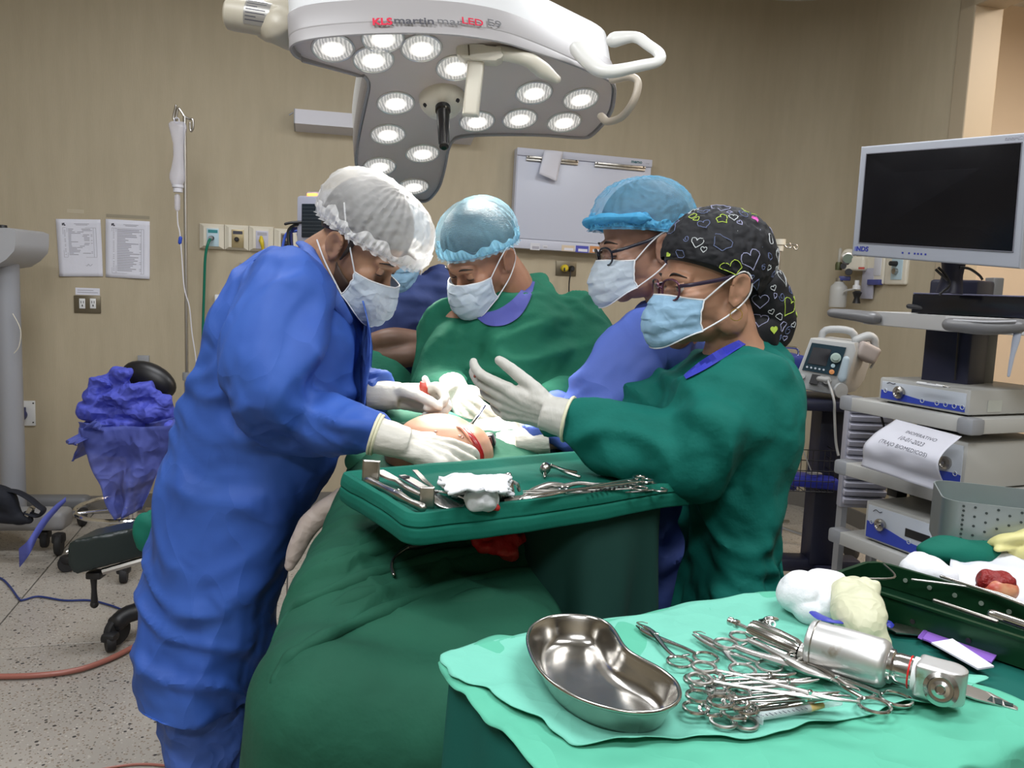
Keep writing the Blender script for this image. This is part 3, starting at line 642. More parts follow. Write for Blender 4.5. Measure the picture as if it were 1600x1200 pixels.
# ------------------------------------------------------------ surgical lamp
def prism_bev(poly, vec, b0=0, b1=0, seg=3):
    poly = [Vector(p) for p in poly]; vec = Vector(vec); bm = bmesh.new(); n = len(poly)
    a = [bm.verts.new(p) for p in poly]; b_ = [bm.verts.new(p+vec) for p in poly]
    f0 = bm.faces.new(a[::-1]); f1 = bm.faces.new(b_)
    for i in range(n): bm.faces.new((a[i], a[(i+1) % n], b_[(i+1) % n], b_[i]))
    bmesh.ops.recalc_face_normals(bm, faces=bm.faces[:])
    if b0: 
        bmesh.ops.bevel(bm, geom=f0.edges[:], offset=b0, segments=seg, profile=.5, affect='EDGES', clamp_overlap=True)
    if b1:
        f1 = max(bm.faces, key=lambda f: f.calc_center_median().dot(vec)+ .001*f.calc_area())
        bmesh.ops.bevel(bm, geom=f1.edges[:], offset=b1, segments=seg, profile=.5, affect='EDGES', clamp_overlap=True)
    bm.verts.index_update(); o = MB().add([v.co.copy() for v in bm.verts], [[v.index for v in f.verts] for f in bm.faces]); bm.free(); return o
def round_poly(pts, k=4):
    """Chaikin corner cutting of a closed outline"""
    for _ in range(k):
        q = []
        for i in range(len(pts)):
            a, b_ = Vector(pts[i]), Vector(pts[(i+1) % len(pts)]); q += [a*.78+b_*.22, a*.22+b_*.78]
        pts = q
    return pts
HUB = P(690, 150, 2.15); FIELD = Vector((-.08, 1.84, .96)); LN = (FIELD-HUB).normalized()
LP = lambda x, y, h=0: PP(x, y, HUB-LN*h, LN)      # h metres above the lens face
LGREY = mat('lamp grey housing', (.36, .345, .35), .42); LFACE = mat('lamp face panel', (.66, .58, .55), .5); LWHITE = mat('lamp white shell', (.66, .67, .68), .32)
t = thing('surgical_lamp', 'large three-lobed surgical lamp with many lit lenses hanging over the operating field', 'surgical lamp', HUB)
outl = [(448, 60), (462, 48), (500, 41), (560, 36), (640, 34), (720, 38), (790, 50), (850, 73), (905, 98), (958, 122), (964, 136), (958, 175), (925, 212), (905, 214), (850, 209), (790, 208), (745, 209), (712, 213), (703, 226), (697, 260), (688, 292), (668, 314), (645, 311), (600, 294), (560, 272), (552, 250), (556, 215), (566, 160), (574, 126), (566, 114), (530, 104), (480, 89), (460, 82)]
face = round_poly([LP(*p) for p in outl], 2)
part('housing', prism_bev(face, -LN*.062, .006, .004), LGREY, t)
cen = sum((Vector(p) for p in face), Vector())/len(face)
inner = [p+(cen-p).normalized()*.012 for p in face]
part('face_panel', prism_bev([p+LN*.001 for p in inner], LN*.003, 0, 0), LFACE, t)
def edge_ring(pts, off, h):
    out = []
    for i in range(len(pts)):
        tg = (pts[(i+1) % len(pts)]-pts[i-1]).normalized(); q = tg.cross(LN); q = q if q.dot(cen-pts[i]) > 0 else -q; yy = 600-F*(pts[i]-CP).dot(UU)/(pts[i]-CP).dot(fw); k = 1/(1+math.exp((yy-80)/9)); out.append(pts[i]+q*off+LN*(h if h < 0 else h*(.65+1.1*k)))
    return out
sk = [edge_ring(face, a, b_) for a, b_ in ((.001, -.002), (.0, .012), (.001, .015), (.004, .016), (.007, .014), (.008, -.002))]
n_ = len(face); part('rim_skirt', MB().add([p for r_ in sk for p in r_], [(i*n_+j, i*n_+(j+1) % n_, (i+1)*n_+(j+1) % n_, (i+1)*n_+j) for i in range(5) for j in range(n_)]), LGREY, t)
shell = [p-LN*.063+(cen-p).normalized()*.004 for p in face]
part('top_shell', prism_bev(shell, -LN*.10, 0, .055, 5), LWHITE, t)
LENS = [(520, 72), (583, 90), (598, 57), (658, 72), (712, 103), (745, 187), (618, 158), (606, 207), (660, 237), (593, 257), (646, 289), (834, 142), (812, 183), (907, 152), (881, 188)]
lensm = bpy.data.materials.new('lit lens'); lensm.use_nodes = True; nt = lensm.node_tree; N = nt.nodes; L = nt.links; b = N['Principled BSDF']
b.inputs['Roughness'].default_value = .15; b.inputs['Base Color'].default_value = (.4, .4, .4, 1)
tc = N.new('ShaderNodeTexCoord'); ln_ = N.new('ShaderNodeVectorMath'); ln_.operation = 'LENGTH'; L.new(tc.outputs['Object'], ln_.inputs[0])
wv = N.new('ShaderNodeTexWave'); wv.inputs['Scale'].default_value = 40; wv.inputs['Distortion'].default_value = 6; L.new(tc.outputs['Object'], wv.inputs['Vector'])
mr = N.new('ShaderNodeMapRange'); mr.inputs[1].default_value = .012; mr.inputs[2].default_value = .030; mr.inputs[3].default_value = 2.4; mr.inputs[4].default_value = .22; L.new(ln_.outputs['Value'], mr.inputs[0])
m2 = N.new('ShaderNodeMath'); m2.operation = 'MULTIPLY_ADD'; m2.inputs[1].default_value = .35; L.new(wv.outputs['Fac'], m2.inputs[0]); L.new(mr.outputs[0], m2.inputs[2])
b.inputs['Emission Color'].default_value = (1, .96, .9, 1); L.new(m2.outputs[0], b.inputs['Emission Strength'])
dishm = mat('lens bezel', (.75, .75, .74), .25, .3)
Ml = basis(HUB, RR, -LN.cross(RR)); lens_me = bez_me = None
for i, (x, y) in enumerate(LENS):
    c = LP(x, y)
    if lens_me is None:
        lens_me = to_mesh('lens', lathe([(.0445, .001), (.043, .0045), (.03, .007), (0, .008)], (0, 0, 0), (0, 0, 1), 32), lensm); bez_me = to_mesh('bezel', torus((0, 0, .004), .046, .0028, (0, 0, 1), 36, 8), dishm)
    z = LN; x_ = RR-z*RR.dot(z); x_.normalize(); M = basis(c-HUB, x_, z.cross(x_))
    o = bpy.data.objects.new('lens', lens_me); COL.objects.link(o); o.parent = t; o.matrix_local = M @ Matrix.Translation((0, 0, .002)); OFF[o.name] = HUB
    o2 = bpy.data.objects.new('bezel', bez_me); COL.objects.link(o2); o2.parent = o
    s = bpy.data.lights.new('lens_light', 'SPOT'); s.energy = SPOT_W; s.spot_size = math.radians(40); s.spot_blend = 1.0; s.shadow_soft_size = .035; s.color = (1, .97, .90)
    so = bpy.data.objects.new('lens_light', s); COL.objects.link(so); so.location = c+LN*.02
    dz = -(FIELD-so.location).normalized(); so.rotation_euler = dz.to_track_quat('Z', 'Y').to_euler()
# hub and sterile handle
hb = part('hub', lathe([(.058, .0), (.058, .010), (.054, .024), (.042, .040), (.024, .048), (.022, .052), (0, .052)], HUB+LN*.002, LN, 36), CREAM, t)
for k in range(3):
    a = k*2*PI/3+.6; xx = (RR-LN*RR.dot(LN)).normalized(); yy = LN.cross(xx); dd_ = xx*math.cos(a)+yy*math.sin(a)
    part('screw_hole', lathe([(.006, 0), (.006, .004), (0, .004)], HUB+dd_*.045+LN*.033, (LN+dd_*.8).normalized(), 12), BLACK, hb)
h0 = HUB+LN*.045; hd_ = (P(694, 236, 2.02)-P(692, 168, 2.10)).normalized()
part('sterile_handle', lathe([(.0, 0), (.019, 0), (.019, .012), (.0155, .016), (.015, .05), (.013, .10), (.0115, .128), (.007, .133), (0, .133)], P(692, 168, 2.09), hd_, 20), mat('glossy black handle', (.006, .006, .007), .18), t)
rb = MB()
for k in range(10):
    a = k*2*PI/10; q = hd_.orthogonal().normalized(); q2 = hd_.cross(q); e = q*math.cos(a)+q2*math.sin(a); b0 = P(692, 168, 2.09)
    rb.merge(tube([b0+hd_*.02+e*.0145, b0+hd_*.12+e*.0115], .0016, 6, 1))
part('grip_rib', rb, MATS['glossy black handle'], t, kind='stuff')
# cream bracket and post in front of the face
bk = part('bracket', remesh([prism([P(x, y, 1.97) for x, y in ((713, 64), (785, 72), (787, 90), (775, 96), (724, 92), (712, 84))], (0, .05, 0))], .005, 3), CREAM, t)
part('bracket_screw', tube([P(732, 70, 1.965), P(733, 86, 1.965)], .002, 6, 1), BRONZE, bk)
part('post', prism_bev([P(x, y, 1.98) for x, y in ((731, 90), (757, 92), (747, 180), (722, 178))], (0, .032, 0), .008, .003), CREAM, t)
part('side_arm', tube([P(780, 82, 1.99), P(822, 92, 2.0), P(846, 108, 2.02), P(870, 124, 2.03)], [.016, .017, .019, .010], 16, 5, 'round'), CREAM, t)
part('upper_joint', remesh([tube([P(715, 52, 2.06), P(790, 62, 2.06)], [.035, .03], 16, 1, 'round')], .006, 3), CREAM, t)
# white D handles
def dh(pts, m, r_): return part('handle', tube(pts, r_, 14, 6, 'round', flat=.8), m, t)
dh([P(905, 78, 2.02), P(925, 100, 1.96), P(950, 112, 1.93), P(1000, 103, 1.93), P(1028, 96, 1.94), P(1030, 84, 1.96), P(1012, 70, 1.99), P(992, 58, 2.02), P(960, 62, 2.04)], mat('white handle', (.75, .75, .72), .3), [.024, .022, .019, .016, .014, .013, .013, .014, .02])
dh([P(958, 125, 2.14), P(985, 120, 2.10), P(997, 130, 2.09), P(990, 158, 2.09), P(972, 182, 2.12), P(950, 190, 2.16), P(940, 182, 2.18)], mat('ivory handle', (.55, .48, .39), .35), .0115)
# control panel with green indicators on the left edge
cpn = part('control_panel', tube([LP(573, 140, .03), LP(562, 185, .03)], .006, 6, 1), mat('panel grey', (.2, .2, .2), .5), t)
for x, y in ((572, 155), (571, 162), (569, 180)): part('indicator', ell(P(x-.5, y, LP(x, y, .03).y-.012), (.006, .006, .007), 10), mat('green indicator', (.1, .6, .1), .4, emit=((.15, 1, .15), 1.2)), cpn)
# suspension arm, upper left
arm = part('suspension_arm', remesh([tube([P(425, 32, 2.02), P(470, 22, 2.03), P(540, -6, 2.06)], [.052, .045, .06], 20, 5, 'round'), tube([P(440, 45, 2.0), P(455, 66, 2.02), P(475, 60, 2.05)], [.05, .022, .03], 16, 4, 'round')], .008, 4), mat('arm ivory', (.50, .46, .37), .4), t)
ax = (P(425, 34, 2.0)-P(352, 22, 2.0)).normalized()
cy = part('motor_cover', lathe([(0, 0), (.028, 0), (.036, .006), (.038, .02), (.038, .125), (.034, .13), (0, .13)], P(354, 20, 2.0), ax, 28), MATS['arm ivory'], t)
lb = []
c0 = P(354, 20, 2.0)
a0 = (Vector((0, -1, 0))-ax*(-ax.y)).normalized(); a1 = ax.cross(a0)
def onc(h, th, r_=.0388): return c0+ax*h+(a0*math.cos(th)+a1*math.sin(th))*r_
part('rating_label', grid(lambda u, v: onc(.052+.058*u, -1.2+1.9*v), 4, 14), mat('silver label', (.33, .32, .30), .35, .4), cy)
lns = MB()
for k in range(8): lns.merge(grid(lambda u, v: onc(.056+(.045 if k % 3 else .025)*u, -1.0+.2*k+.05*v, .0391), 3, 2))
part('label_print', lns, INK, cy, False, kind='stuff')
part('end_ring', torus(c0+ax*.131, .034, .003, ax, 28, 6), BRONZE, cy)
# lettering on the near edge of the housing
RED = mat('red lettering', (.62, .01, .05), .5); DGL = mat('dark grey lettering', (.07, .07, .085), .5); MGL = mat('mid grey lettering', (.14, .14, .15), .5)
def ledge(x, y):   # point on the near side wall of the housing: plane through the near edge, along LN
    return P(x, y, EY(x)-.004)
upv = -LN
def proj(v):
    d_ = Vector(v)-CP; z = d_.dot(fw); return 800+F*d_.dot(RR)/z, 600-F*d_.dot(UU)/z
fe = sorted([(proj(p)[0], p) for p in face if proj(p)[1] < 56+max(0, (proj(p)[0]-700)*.22)], key=lambda a: a[0])
def edge_at(x):
    xs_ = [a[0] for a in fe]; return Vector([float(np.interp(x, xs_, [a[1][k] for a in fe])) for k in range(3)])
for s, x0, x1, y0, m, bo in (('KLS', 582, 613, 42, RED, .0010), ('martin', 616, 678, 40.5, DGL, .0004), ('mar', 683, 722, 41.5, MGL, 0), ('LED', 722, 754, 42, RED, .0003), ('E9', 762, 782, 44.5, MGL, 0)):
    pA, pB = edge_at(x0), edge_at(x1); xv = (pB-pA).normalized(); nn_ = xv.cross(upv).normalized()
    if nn_.y > 0: nn_ = -nn_
    lt_pt = lambda x, y: PP(x, y, pA+nn_*.0035, nn_)
    c = lt_pt((x0+x1)/2, y0-4.5); w_ = (lt_pt(x1, y0-4.5)-lt_pt(x0, y0-4.5)).length
    o = text('lettering', s, .026, Matrix.Identity(4), m, t, bold=bo)
    bpy.context.view_layer.update(); wt = o.dimensions.x
    sc_ = w_/max(wt, 1e-4)
    o.matrix_local = Matrix.Translation(-OFF[t.name]) @ basis(c+nn_*.003+upv*.003, xv, upv) @ Matrix.Diagonal((sc_, .92, 1, 1))
# ------------------------------------------------------------ people: shared anatomy
def HM(origin, yaw, pitch, roll=0, s=1.0):
    """head matrix: local x = face forward, y = its left, z = crown; degrees"""
    R_ = Matrix.Rotation(math.radians(yaw), 4, 'Z') @ Matrix.Rotation(math.radians(pitch), 4, 'Y') @ Matrix.Rotation(math.radians(roll), 4, 'X')
    return Matrix.Translation(origin) @ R_ @ Matrix.Scale(s, 4)
def head_solids(M):
    L_ = [ell((0, 0, .05), (.096, .077, .092), 28), ell((.03, 0, -.015), (.066, .064, .08), 24), ell((.035, 0, -.07), (.05, .05, .038), 20), ell((.074, 0, -.093), (.02, .022, .018), 14),
          tube([(.082, -.04, .014), (.096, -.02, .02), (.098, 0, .016), (.096, .02, .02), (.082, .04, .014)], .0105, 10, 4, 'round'),
          tube([(.093, 0, .004), (.104, 0, -.015), (.115, 0, -.036)], [.007, .009, .012], 12, 4, 'round'), ell((.104, .011, -.04), (.010, .008, .008), 10), ell((.104, -.011, -.04), (.010, .008, .008), 10),
          tube([(.088, -.022, -.064), (.098, 0, -.062), (.088, .022, -.064)], .0075, 8, 4, 'round'), tube([(.086, -.018, -.074), (.095, 0, -.074), (.086, .018, -.074)], .0075, 8, 4, 'round')]
    for s in (-1, 1):
        L_ += [ell((.07, .04*s, -.026), (.026, .022, .024), 14), ell((-.005, .053*s, -.055), (.035, .018, .04), 14),
               ell((.083, .032*s, -.001), (.0125, .0155, .0125), 12),
               tube([(.010, .075*s, -.028), (.010, .080*s, -.005), (.006, .085*s, .014), (-.009, .088*s, .021), (-.020, .089*s, .010), (-.019, .086*s, -.010), (-.007, .081*s, -.027), (.003, .076*s, -.034)], .0046, 10, 5, 'round'),
               ell((-.003, .076*s, -.004), (.014, .006, .020), 12), ell((.002, .076*s, -.032), (.007, .005, .009), 10), tube([(-.004, .082*s, .012), (-.014, .086*s, .002), (-.008, .083*s, -.014)], .0042, 8, 4, 'round')]
    return [m.xf(M) for m in L_]
#
def limb(pts, rad, n=18, flat=1.0): return tube(pts, rad, n, 6, 'round', flat=flat)
def ring_px(rows, n=40, yaw=0, sq=2.3):
    """horizontal cross-sections: (py, px left, px right, Y, depth radius)"""
    out = []
    for (y, xl, xr, Y, ry) in rows:
        c = P((xl+xr)/2, y, Y); rx = (xr-xl)/2/F*Y; rr = []
        for i in range(n):
            th = 2*PI*i/n; cx, sy = math.cos(th), math.sin(th)
            q = Vector((math.copysign(abs(cx)**(2/sq), cx)*rx, math.copysign(abs(sy)**(2/sq), sy)*ry, 0))
            rr.append(c+q)
        out.append(rr)
    # interpolate for smoothness
    res = []
    for i in range(len(out)-1):
        for k in range(3):
            t = k/3; s = t
            a0, a, b_, b1 = out[max(0, i-1)], out[i], out[i+1], out[min(len(out)-1, i+2)]
            res.append([.5*((2*p1)+(p2-p0)*t+(2*p0-5*p1+4*p2-p3)*t*t+(3*p1-p0-3*p2+p3)*t**3) for p0, p1, p2, p3 in zip(a0, a, b_, b1)])
    res.append(out[-1]); return rings(res)
def cloth_disp(amp=.010, f=(7, 7, 3), seed=0, creases=.006, cf=11):
    def d(v, n):
        a = nz(v, f, seed)*amp*1.6
        q = v+np.stack([nz(v, 3, seed+9), nz(v, 3, seed+5), nz(v, 3, seed+2)], 1)*.25
        r_ = 1-np.abs(nz(q, (cf, cf, cf*.45), seed+1))*3.4
        r2 = 1-np.abs(nz(q, (cf*.5, cf*.5, cf*1.1), seed+4))*4.5
        r3 = 1-np.abs(nz(q, (cf*2.1, cf*2.1, cf*1.6), seed+7))*3.5
        o = a+creases*np.clip(r_, -.7, 1)*1.05+creases*np.clip(r2, -.5, 1)*1.2+creases*.28*np.clip(r3, -.6, 1)
        return o-o.mean()-.002
    return d
def hand(name, W, D, B, thumb, curls, thumbpose, m, parent, s=1.0, cuff=None, voxel=.0028, label=None, spread=1.0, wrist_r=.026, dead=None):
    """W wrist point, D wrist->knuckles, B back-of-hand normal, thumb=+1/-1 side along B x D; curls: four (c1,c2,c3) degrees from index to little"""
    W = Vector(W); D = Vector(D).normalized(); B = Vector(B); B = (B-D*B.dot(D)).normalized(); S = B.cross(D)*thumb
    sol = []
    offs = [.030, .010, -.011, -.031]; kl = [.092, .095, .090, .081]
    lens = [(.040, .026, .021), (.045, .030, .022), (.042, .028, .022), (.033, .021, .019)]
    rad = [.0098, .0100, .0096, .0086]
    for k in range(4):
        K = W+(D*kl[k]+S*offs[k])*s; sol.append(tube([W+S*offs[k]*.45*s, (W+K)/2+B*.004*s, K], [.0145*s, .0135*s, .0115*s], 12, 4, 'round'))
        p = K; ang = 0; pts = [K-D*.012*s, K]; d0 = (D+S*((1.5-k)*.07*spread)).normalized()
        for j in range(3):
            ang += math.radians(curls[k][j]); v = d0*math.cos(ang)-B*math.sin(ang); p = p+v*lens[k][j]*s; pts.append(p)
        sol.append(tube(pts, [rad[k]*1.05*s, rad[k]*1.1*s, rad[k]*s, rad[k]*.93*s, rad[k]*.8*s], 12, 3, 'round'))
    sol.append(tube([W+S*.012*s-B*.006*s, W+(D*.03+S*.027-B*.010)*s, W+(D*.05+S*.030-B*.010)*s], [.016*s, .017*s, .012*s], 12, 3, 'round'))
    sol.append(tube([W+D*.015*s-S*.015*s-B*.006*s, W+(D*.06-S*.026-B*.008)*s], [.016*s, .013*s], 12, 1, 'round'))
    for off in (-.018, 0, .018): sol.append(tube([W+S*off*s, W+(D*.08+S*off*1.35)*s], [.015*s, .0125*s], 12, 1, 'round'))
    a, bn, c = thumbpose   # out, forward, down weights of the first segment; curl; curl2
    T0 = W+(D*.022+S*.026-B*.010)*s; t1 = (S*a[0]+D*a[1]-B*a[2]).normalized(); T1 = T0+t1*.040*s
    t2 = (t1+(D*.9-S*.5-B*.3)*bn).normalized(); T2 = T1+t2*.034*s; t3 = (t2+(D*.7-S*.8-B*.3)*c).normalized(); T3 = T2+t3*.026*s
    sol.append(tube([T0, T1, T2, T3], [.0155*s, .0125*s, .0112*s, .0088*s], 12, 4, 'round'))
    if cuff is not None: sol.append(tube([W+D*.01, W, W*.5+Vector(cuff)*.5, Vector(cuff)], [wrist_r*.96*s, wrist_r*s, wrist_r*1.06*s, wrist_r*1.13*s], 20, 4, 'flat', flat=.9))
    g = remesh(sol, voxel, 2, lambda v, n: .0006*nz(v, 90, 3)+.0011*nz(v, (40, 40, 70), 5))
    part(name, g, m, parent, label=label)
    ends = [T3]
    return sol
def cuff_band(c, ax, r_, m, parent, name='glove_cuff'): return part(name, torus(c, r_, .0032, ax, 28, 8), m, parent)
def mask(M, m, mt, parent, drop=0.0, fwd=0.0, w=.068, ties='ear', tie_to=None, sag=0, seed=0):
    def f(u, v):
        a = (u-.5)*math.radians(156); ca, sa = math.cos(a), math.sin(a)
        side = abs(sa)**3
        zt = -.010-.012*side; zb = -.112+.035*side; z = zt*(1-v)+zb*v
        prof = .086+.038*math.sin(PI*min(1, (v*.72+.08)))-.004*v
        x = .022+(prof+fwd)*abs(ca)**.85+.010*side
        pl = .0035*((v*4.0+.2) % 1.0)*(1-side)
        x += pl; y = w*sa*(1+.02*math.sin(6*v)); z -= drop
        n_ = noise.noise((u*7+seed, v*6, seed)); x += .0035*n_; y += .002*n_
        return M @ Vector((x, y, z))
    part('surgical_mask', grid(f, 34, 26), m, parent, thick=.0012)
    e = MB()
    for v in (0, 1):
        e.merge(tube([f(i/24, v) for i in range(25)], .0016, 6, 1))
    for u in (0, 1): e.merge(tube([f(u, i/8) for i in range(9)], .0016, 6, 1))
    o = part('mask_edge', e, mt, parent, kind='stuff')
    for s, u in ((-1, 0), (1, 1)):
        if ties == 'ear':
            q = [f(u, .02), M @ Vector((.02, .083*s, .012)), M @ Vector((-.010, .089*s, .027)), M @ Vector((-.027, .086*s, .012)), M @ Vector((-.024, .082*s, -.018)), M @ Vector((.01, .078*s, -.05)), f(u, .98)]
            part('ear_loop', tube(q, .0016, 6, 6), mt, parent)
        else:
            part('mask_tie', tube([f(u, .02), M @ Vector((.0, .086*s, .04)), M @ Vector((-.04, .075*s, .075))], .0018, 6, 6), mt, parent)
            part('mask_tie', tube([f(u, .98), M @ Vector((.0, .075*s, -.05)), M @ Vector((-.05, .06*s, -.03))], .0018, 6, 6), mt, parent)
def cap_fn(c, rad, e0=-3, e1=-37, puff=.1, pleat=.0, npl=22, seed=0, lump=.0, back=0.0):
    c = Vector(c)
    def f(u, t):
        th = 2*PI*u; e = math.radians(e0+e1*(1-math.cos(th))/2); ph = e+(PI/2-e)*t
        d = Vector((math.cos(ph)*math.cos(th), math.cos(ph)*math.sin(th), math.sin(ph)))
        r_ = 1/math.sqrt((d.x/rad[0])**2+(d.y/rad[1])**2+(d.z/rad[2])**2)
        env = math.sin(PI*min(1, t*1.25))**.6 if t < .8 else math.sin(PI*min(1, t*1.25))**.6 if t*1.25 < 1 else 0
        r_ *= 1+puff*math.sin(PI*min(1, t*1.0+.12))+back*max(0, -math.cos(th))*math.sin(PI*min(1, t+.15))
        r_ += pleat*(1-t)**1.2*min(1, t*8+.3)*math.cos(npl*th+2.5*noise.noise((th*2, t*2, seed)))*(.6+.5*noise.noise((th*5, 1, seed)))
        nn = (1-abs(noise.noise((d.x*5+seed, d.y*5, d.z*5)))*2.5)
        r_ += lump*nn+lump*.6*(1-abs(noise.noise((d.x*11+seed, d.y*11, d.z*11)))*2.5)
        return c+d*r_
    return f
def cap(name, M, f, m, parent, nu=140, nv=44, ruffle=.004, thick=.0008, band=True, label=None):
    o = part(name, grid(lambda u, t: M @ f(u, t*.999), nu, nv, True), m, parent, thick=thick, label=label)
    if band:
        gm = mat(m.name+' gathered', tuple(m.node_tree.nodes['Principled BSDF'].inputs['Base Color'].default_value[:3]), .65, alpha=.8, transl=.25, bump=('noise', 50, .6, .006))
        cc_ = f(0, 1.0)*.5+f(.5, 0)*.25+f(0, 0)*.25
        def fr(u, t):
            tt = t*(.13+.04*math.sin(u*40)+.03*math.sin(u*97)); p = f(u, tt); return M @ (p+(p-cc_).normalized()*(.0014+.0022*math.sin(PI*t)*(.6+math.sin(u*420)*.7)))
        part('gathered_rim', grid(fr, nu*2, 10, True), gm, parent)
        rim = []; n = 150
        for i in range(n):
            u = i/n; p = f(u, 0.0); q = f(u, .04); c = Vector((0, 0, .05)); dn = (p-q).normalized(); outw = (p-c).normalized(); w_ = ruffle*(.6+.7*math.sin(i*1.35)+.4*math.sin(i*2.9))
            rim.append([M @ (q+outw*.0015), M @ (p+dn*.002+outw*w_*.5), M @ (p+dn*.006+outw*w_), M @ (p+dn*.003-outw*.001)])
        v = [x for r_ in rim for x in r_]; b_ = MB().add(v, [(i*4+j, ((i+1) % n)*4+j, ((i+1) % n)*4+(j+1) % 4, i*4+(j+1) % 4) for i in range(n) for j in range(4)])
        part('elastic_band', b_, m, parent)
    return o
def face_bits(M, parent, browm, eye='down', s=1):
    for sd in (-1, 1):
        part('eyebrow', tube([M @ Vector((.103, .013*sd, .019)), M @ Vector((.102, .030*sd, .0265)), M @ Vector((.086, .048*sd, .019))], [.0026, .0038, .0016], 8, 5, 'round', flat=.6), browm, parent)
        ec = Vector((.0855, .032*sd, -.001))
        part('eye', ell((0, 0, 0), (.0115, .0125, .0115), 14).xf(M @ Matrix.Translation(ec)), mat('eye white', (.55, .5, .47), .25), parent)
        if eye == 'open': part('iris', ell((0, 0, 0), (.003, .0055, .0055), 12).xf(M @ Matrix.Translation(ec+Vector((.0095, 0, -.001)))), mat('dark iris', (.02, .01, .007), .15), parent)
        lm_ = SKINS[parent.name]; z0 = .004 if eye == 'open' else -.003
        part('upper_eyelid', grid(lambda u, v: M @ (ec+Vector((.0128*math.cos((u-.5)*2.4)*math.cos((v)*1.4-.0+(.25 if eye == 'open' else -.35)), .0138*math.sin((u-.5)*2.4), .0128*math.sin(v*1.4+(.25 if eye == 'open' else -.35))))), 12, 8), lm_, parent, thick=.001)
        part('eyelashes', tube([M @ (ec+Vector((.0132*math.cos(a)*math.cos(.25 if eye == 'open' else -.35), .0142*math.sin(a), .0132*math.sin(.25 if eye == 'open' else -.35)))) for a in (-1.15, -.6, 0, .6, 1.15)], .0012, 6, 4), browm, parent)
SKINS = {}
def crescent(gown, inner, outer):
    off = OFF[gown.name]; me = gown.data; bv = BVHTree.FromPolygons([v.co+off for v in me.vertices], [tuple(p.vertices) for p in me.polygons])
    qi, _ = smooth_path([(x, y, 0) for x, y in inner], 0.0, 4); qo, _ = smooth_path([(x, y, 0) for x, y in outer], 0.0, 4); rows = []
    n = 30
    for i in range(n):
        a = qi[int(i/(n-1)*(len(qi)-1))]; b = qo[int(i/(n-1)*(len(qo)-1))]; row = [None]*6
        for j in range(5, -1, -1):
            k = j/5; d_ = ray(a.x*(1-k)+b.x*k, a.y*(1-k)+b.y*k); h = bv.ray_cast(CP, d_.normalized()); 
            dist = (h[0]-CP).dot(fw) if h[0] is not None else None
            if dist is None or (j < 5 and abs(dist-last) > .03): dist = last if j < 5 else 2.2
            last = dist; row[j] = CP+d_*(dist-.006)
        rows.append(row)
    return MB().add([p for r_ in rows for p in r_], [(i*6+j, i*6+6+j, i*6+7+j, i*6+1+j) for i in range(n-1) for j in range(5)])
def skinmat(name, col, stub=None):
    return mat(name, col, .48, spec=.4, sss=.12, var=(tuple(c*.86 for c in col), 14), bump=('noise', 220, .08, .001))
def person(label, base, skin, solids, voxel=.0045):
    t = thing('person', label, 'person', base); SKINS[t.name] = skin
    part('body', remesh(solids, voxel, 2), skin, t); return t
HAIRM = mat('black hair', (.012, .009, .008), .45, bump=('noise', 120, .6, .003, (1, 1, 5)))
GLOVE = mat('latex glove', (.56, .54, .48), .42, spec=.45, bump=[('noise', 45, .35, .004, (1, 1, 2.5)), ('noise', 150, .15, .001)])
CUFFM = mat('rolled glove cuff', (.66, .64, .46), .5)
BLUEG = mat('blue nonwoven gown', (.030, .088, .37), .62, spec=.3, bump=[('crumple', 5, .4, .06, (1, 1, .6)), ('ridge', 4.5, 1.0, .05, (1, 1, .55)), ('ridge', 11, .6, .02), ('noise', 220, .12, .001)], var=((.038, .108, .42), 6))
BLUEL = mat('lighter blue nonwoven', (.055, .12, .42), .65, spec=.3, bump=[('crumple', 11, .5, .04), ('noise', 200, .12, .001)])
LAVG = mat('periwinkle nonwoven gown', (.085, .14, .48), .65, spec=.3, bump=[('crumple', 6, .35, .05), ('ridge', 7, .7, .025), ('ridge', 16, .3, .01), ('noise', 200, .12, .001)])
GREENC = mat('green cotton surgical gown', (.012, .125, .073), .78, spec=.2, bump=[('ridge', 5, .9, .045, (1.3, 1.3, .5)), ('ridge', 12, .5, .018), ('noise', 14, .3, .02), ('noise', 300, .15, .0008)])
GREENW = mat('teal green cotton gown', (.003, .115, .092), .78, spec=.2, bump=[('ridge', 4.5, 1.0, .05, (1.3, 1.3, .6)), ('ridge', 11, .5, .02), ('noise', 16, .3, .02), ('noise', 300, .15, .0008)])
SCRUB = mat('blue cotton scrubs', (.034, .058, .20), .75, bump=[('ridge', 8, .4, .025), ('noise', 300, .15, .0008)])
MASKW = mat('pleated mask nonwoven', (.56, .64, .72), .7, bump=[('crumple', 26, .4, .01), ('noise', 40, .3, .006)], transl=.25)
MASKB = mat('light blue mask nonwoven', (.30, .50, .68), .7, bump=[('crumple', 26, .4, .01), ('noise', 40, .3, .006)], transl=.2)
MASKE = mat('mask edging white', (.72, .73, .75), .7)
def sheer(name, col, a, tr=.25): return mat(name, col, .6, alpha=a, transl=tr, bump=('noise', 30, .6, .006, (1, 1, 1)))
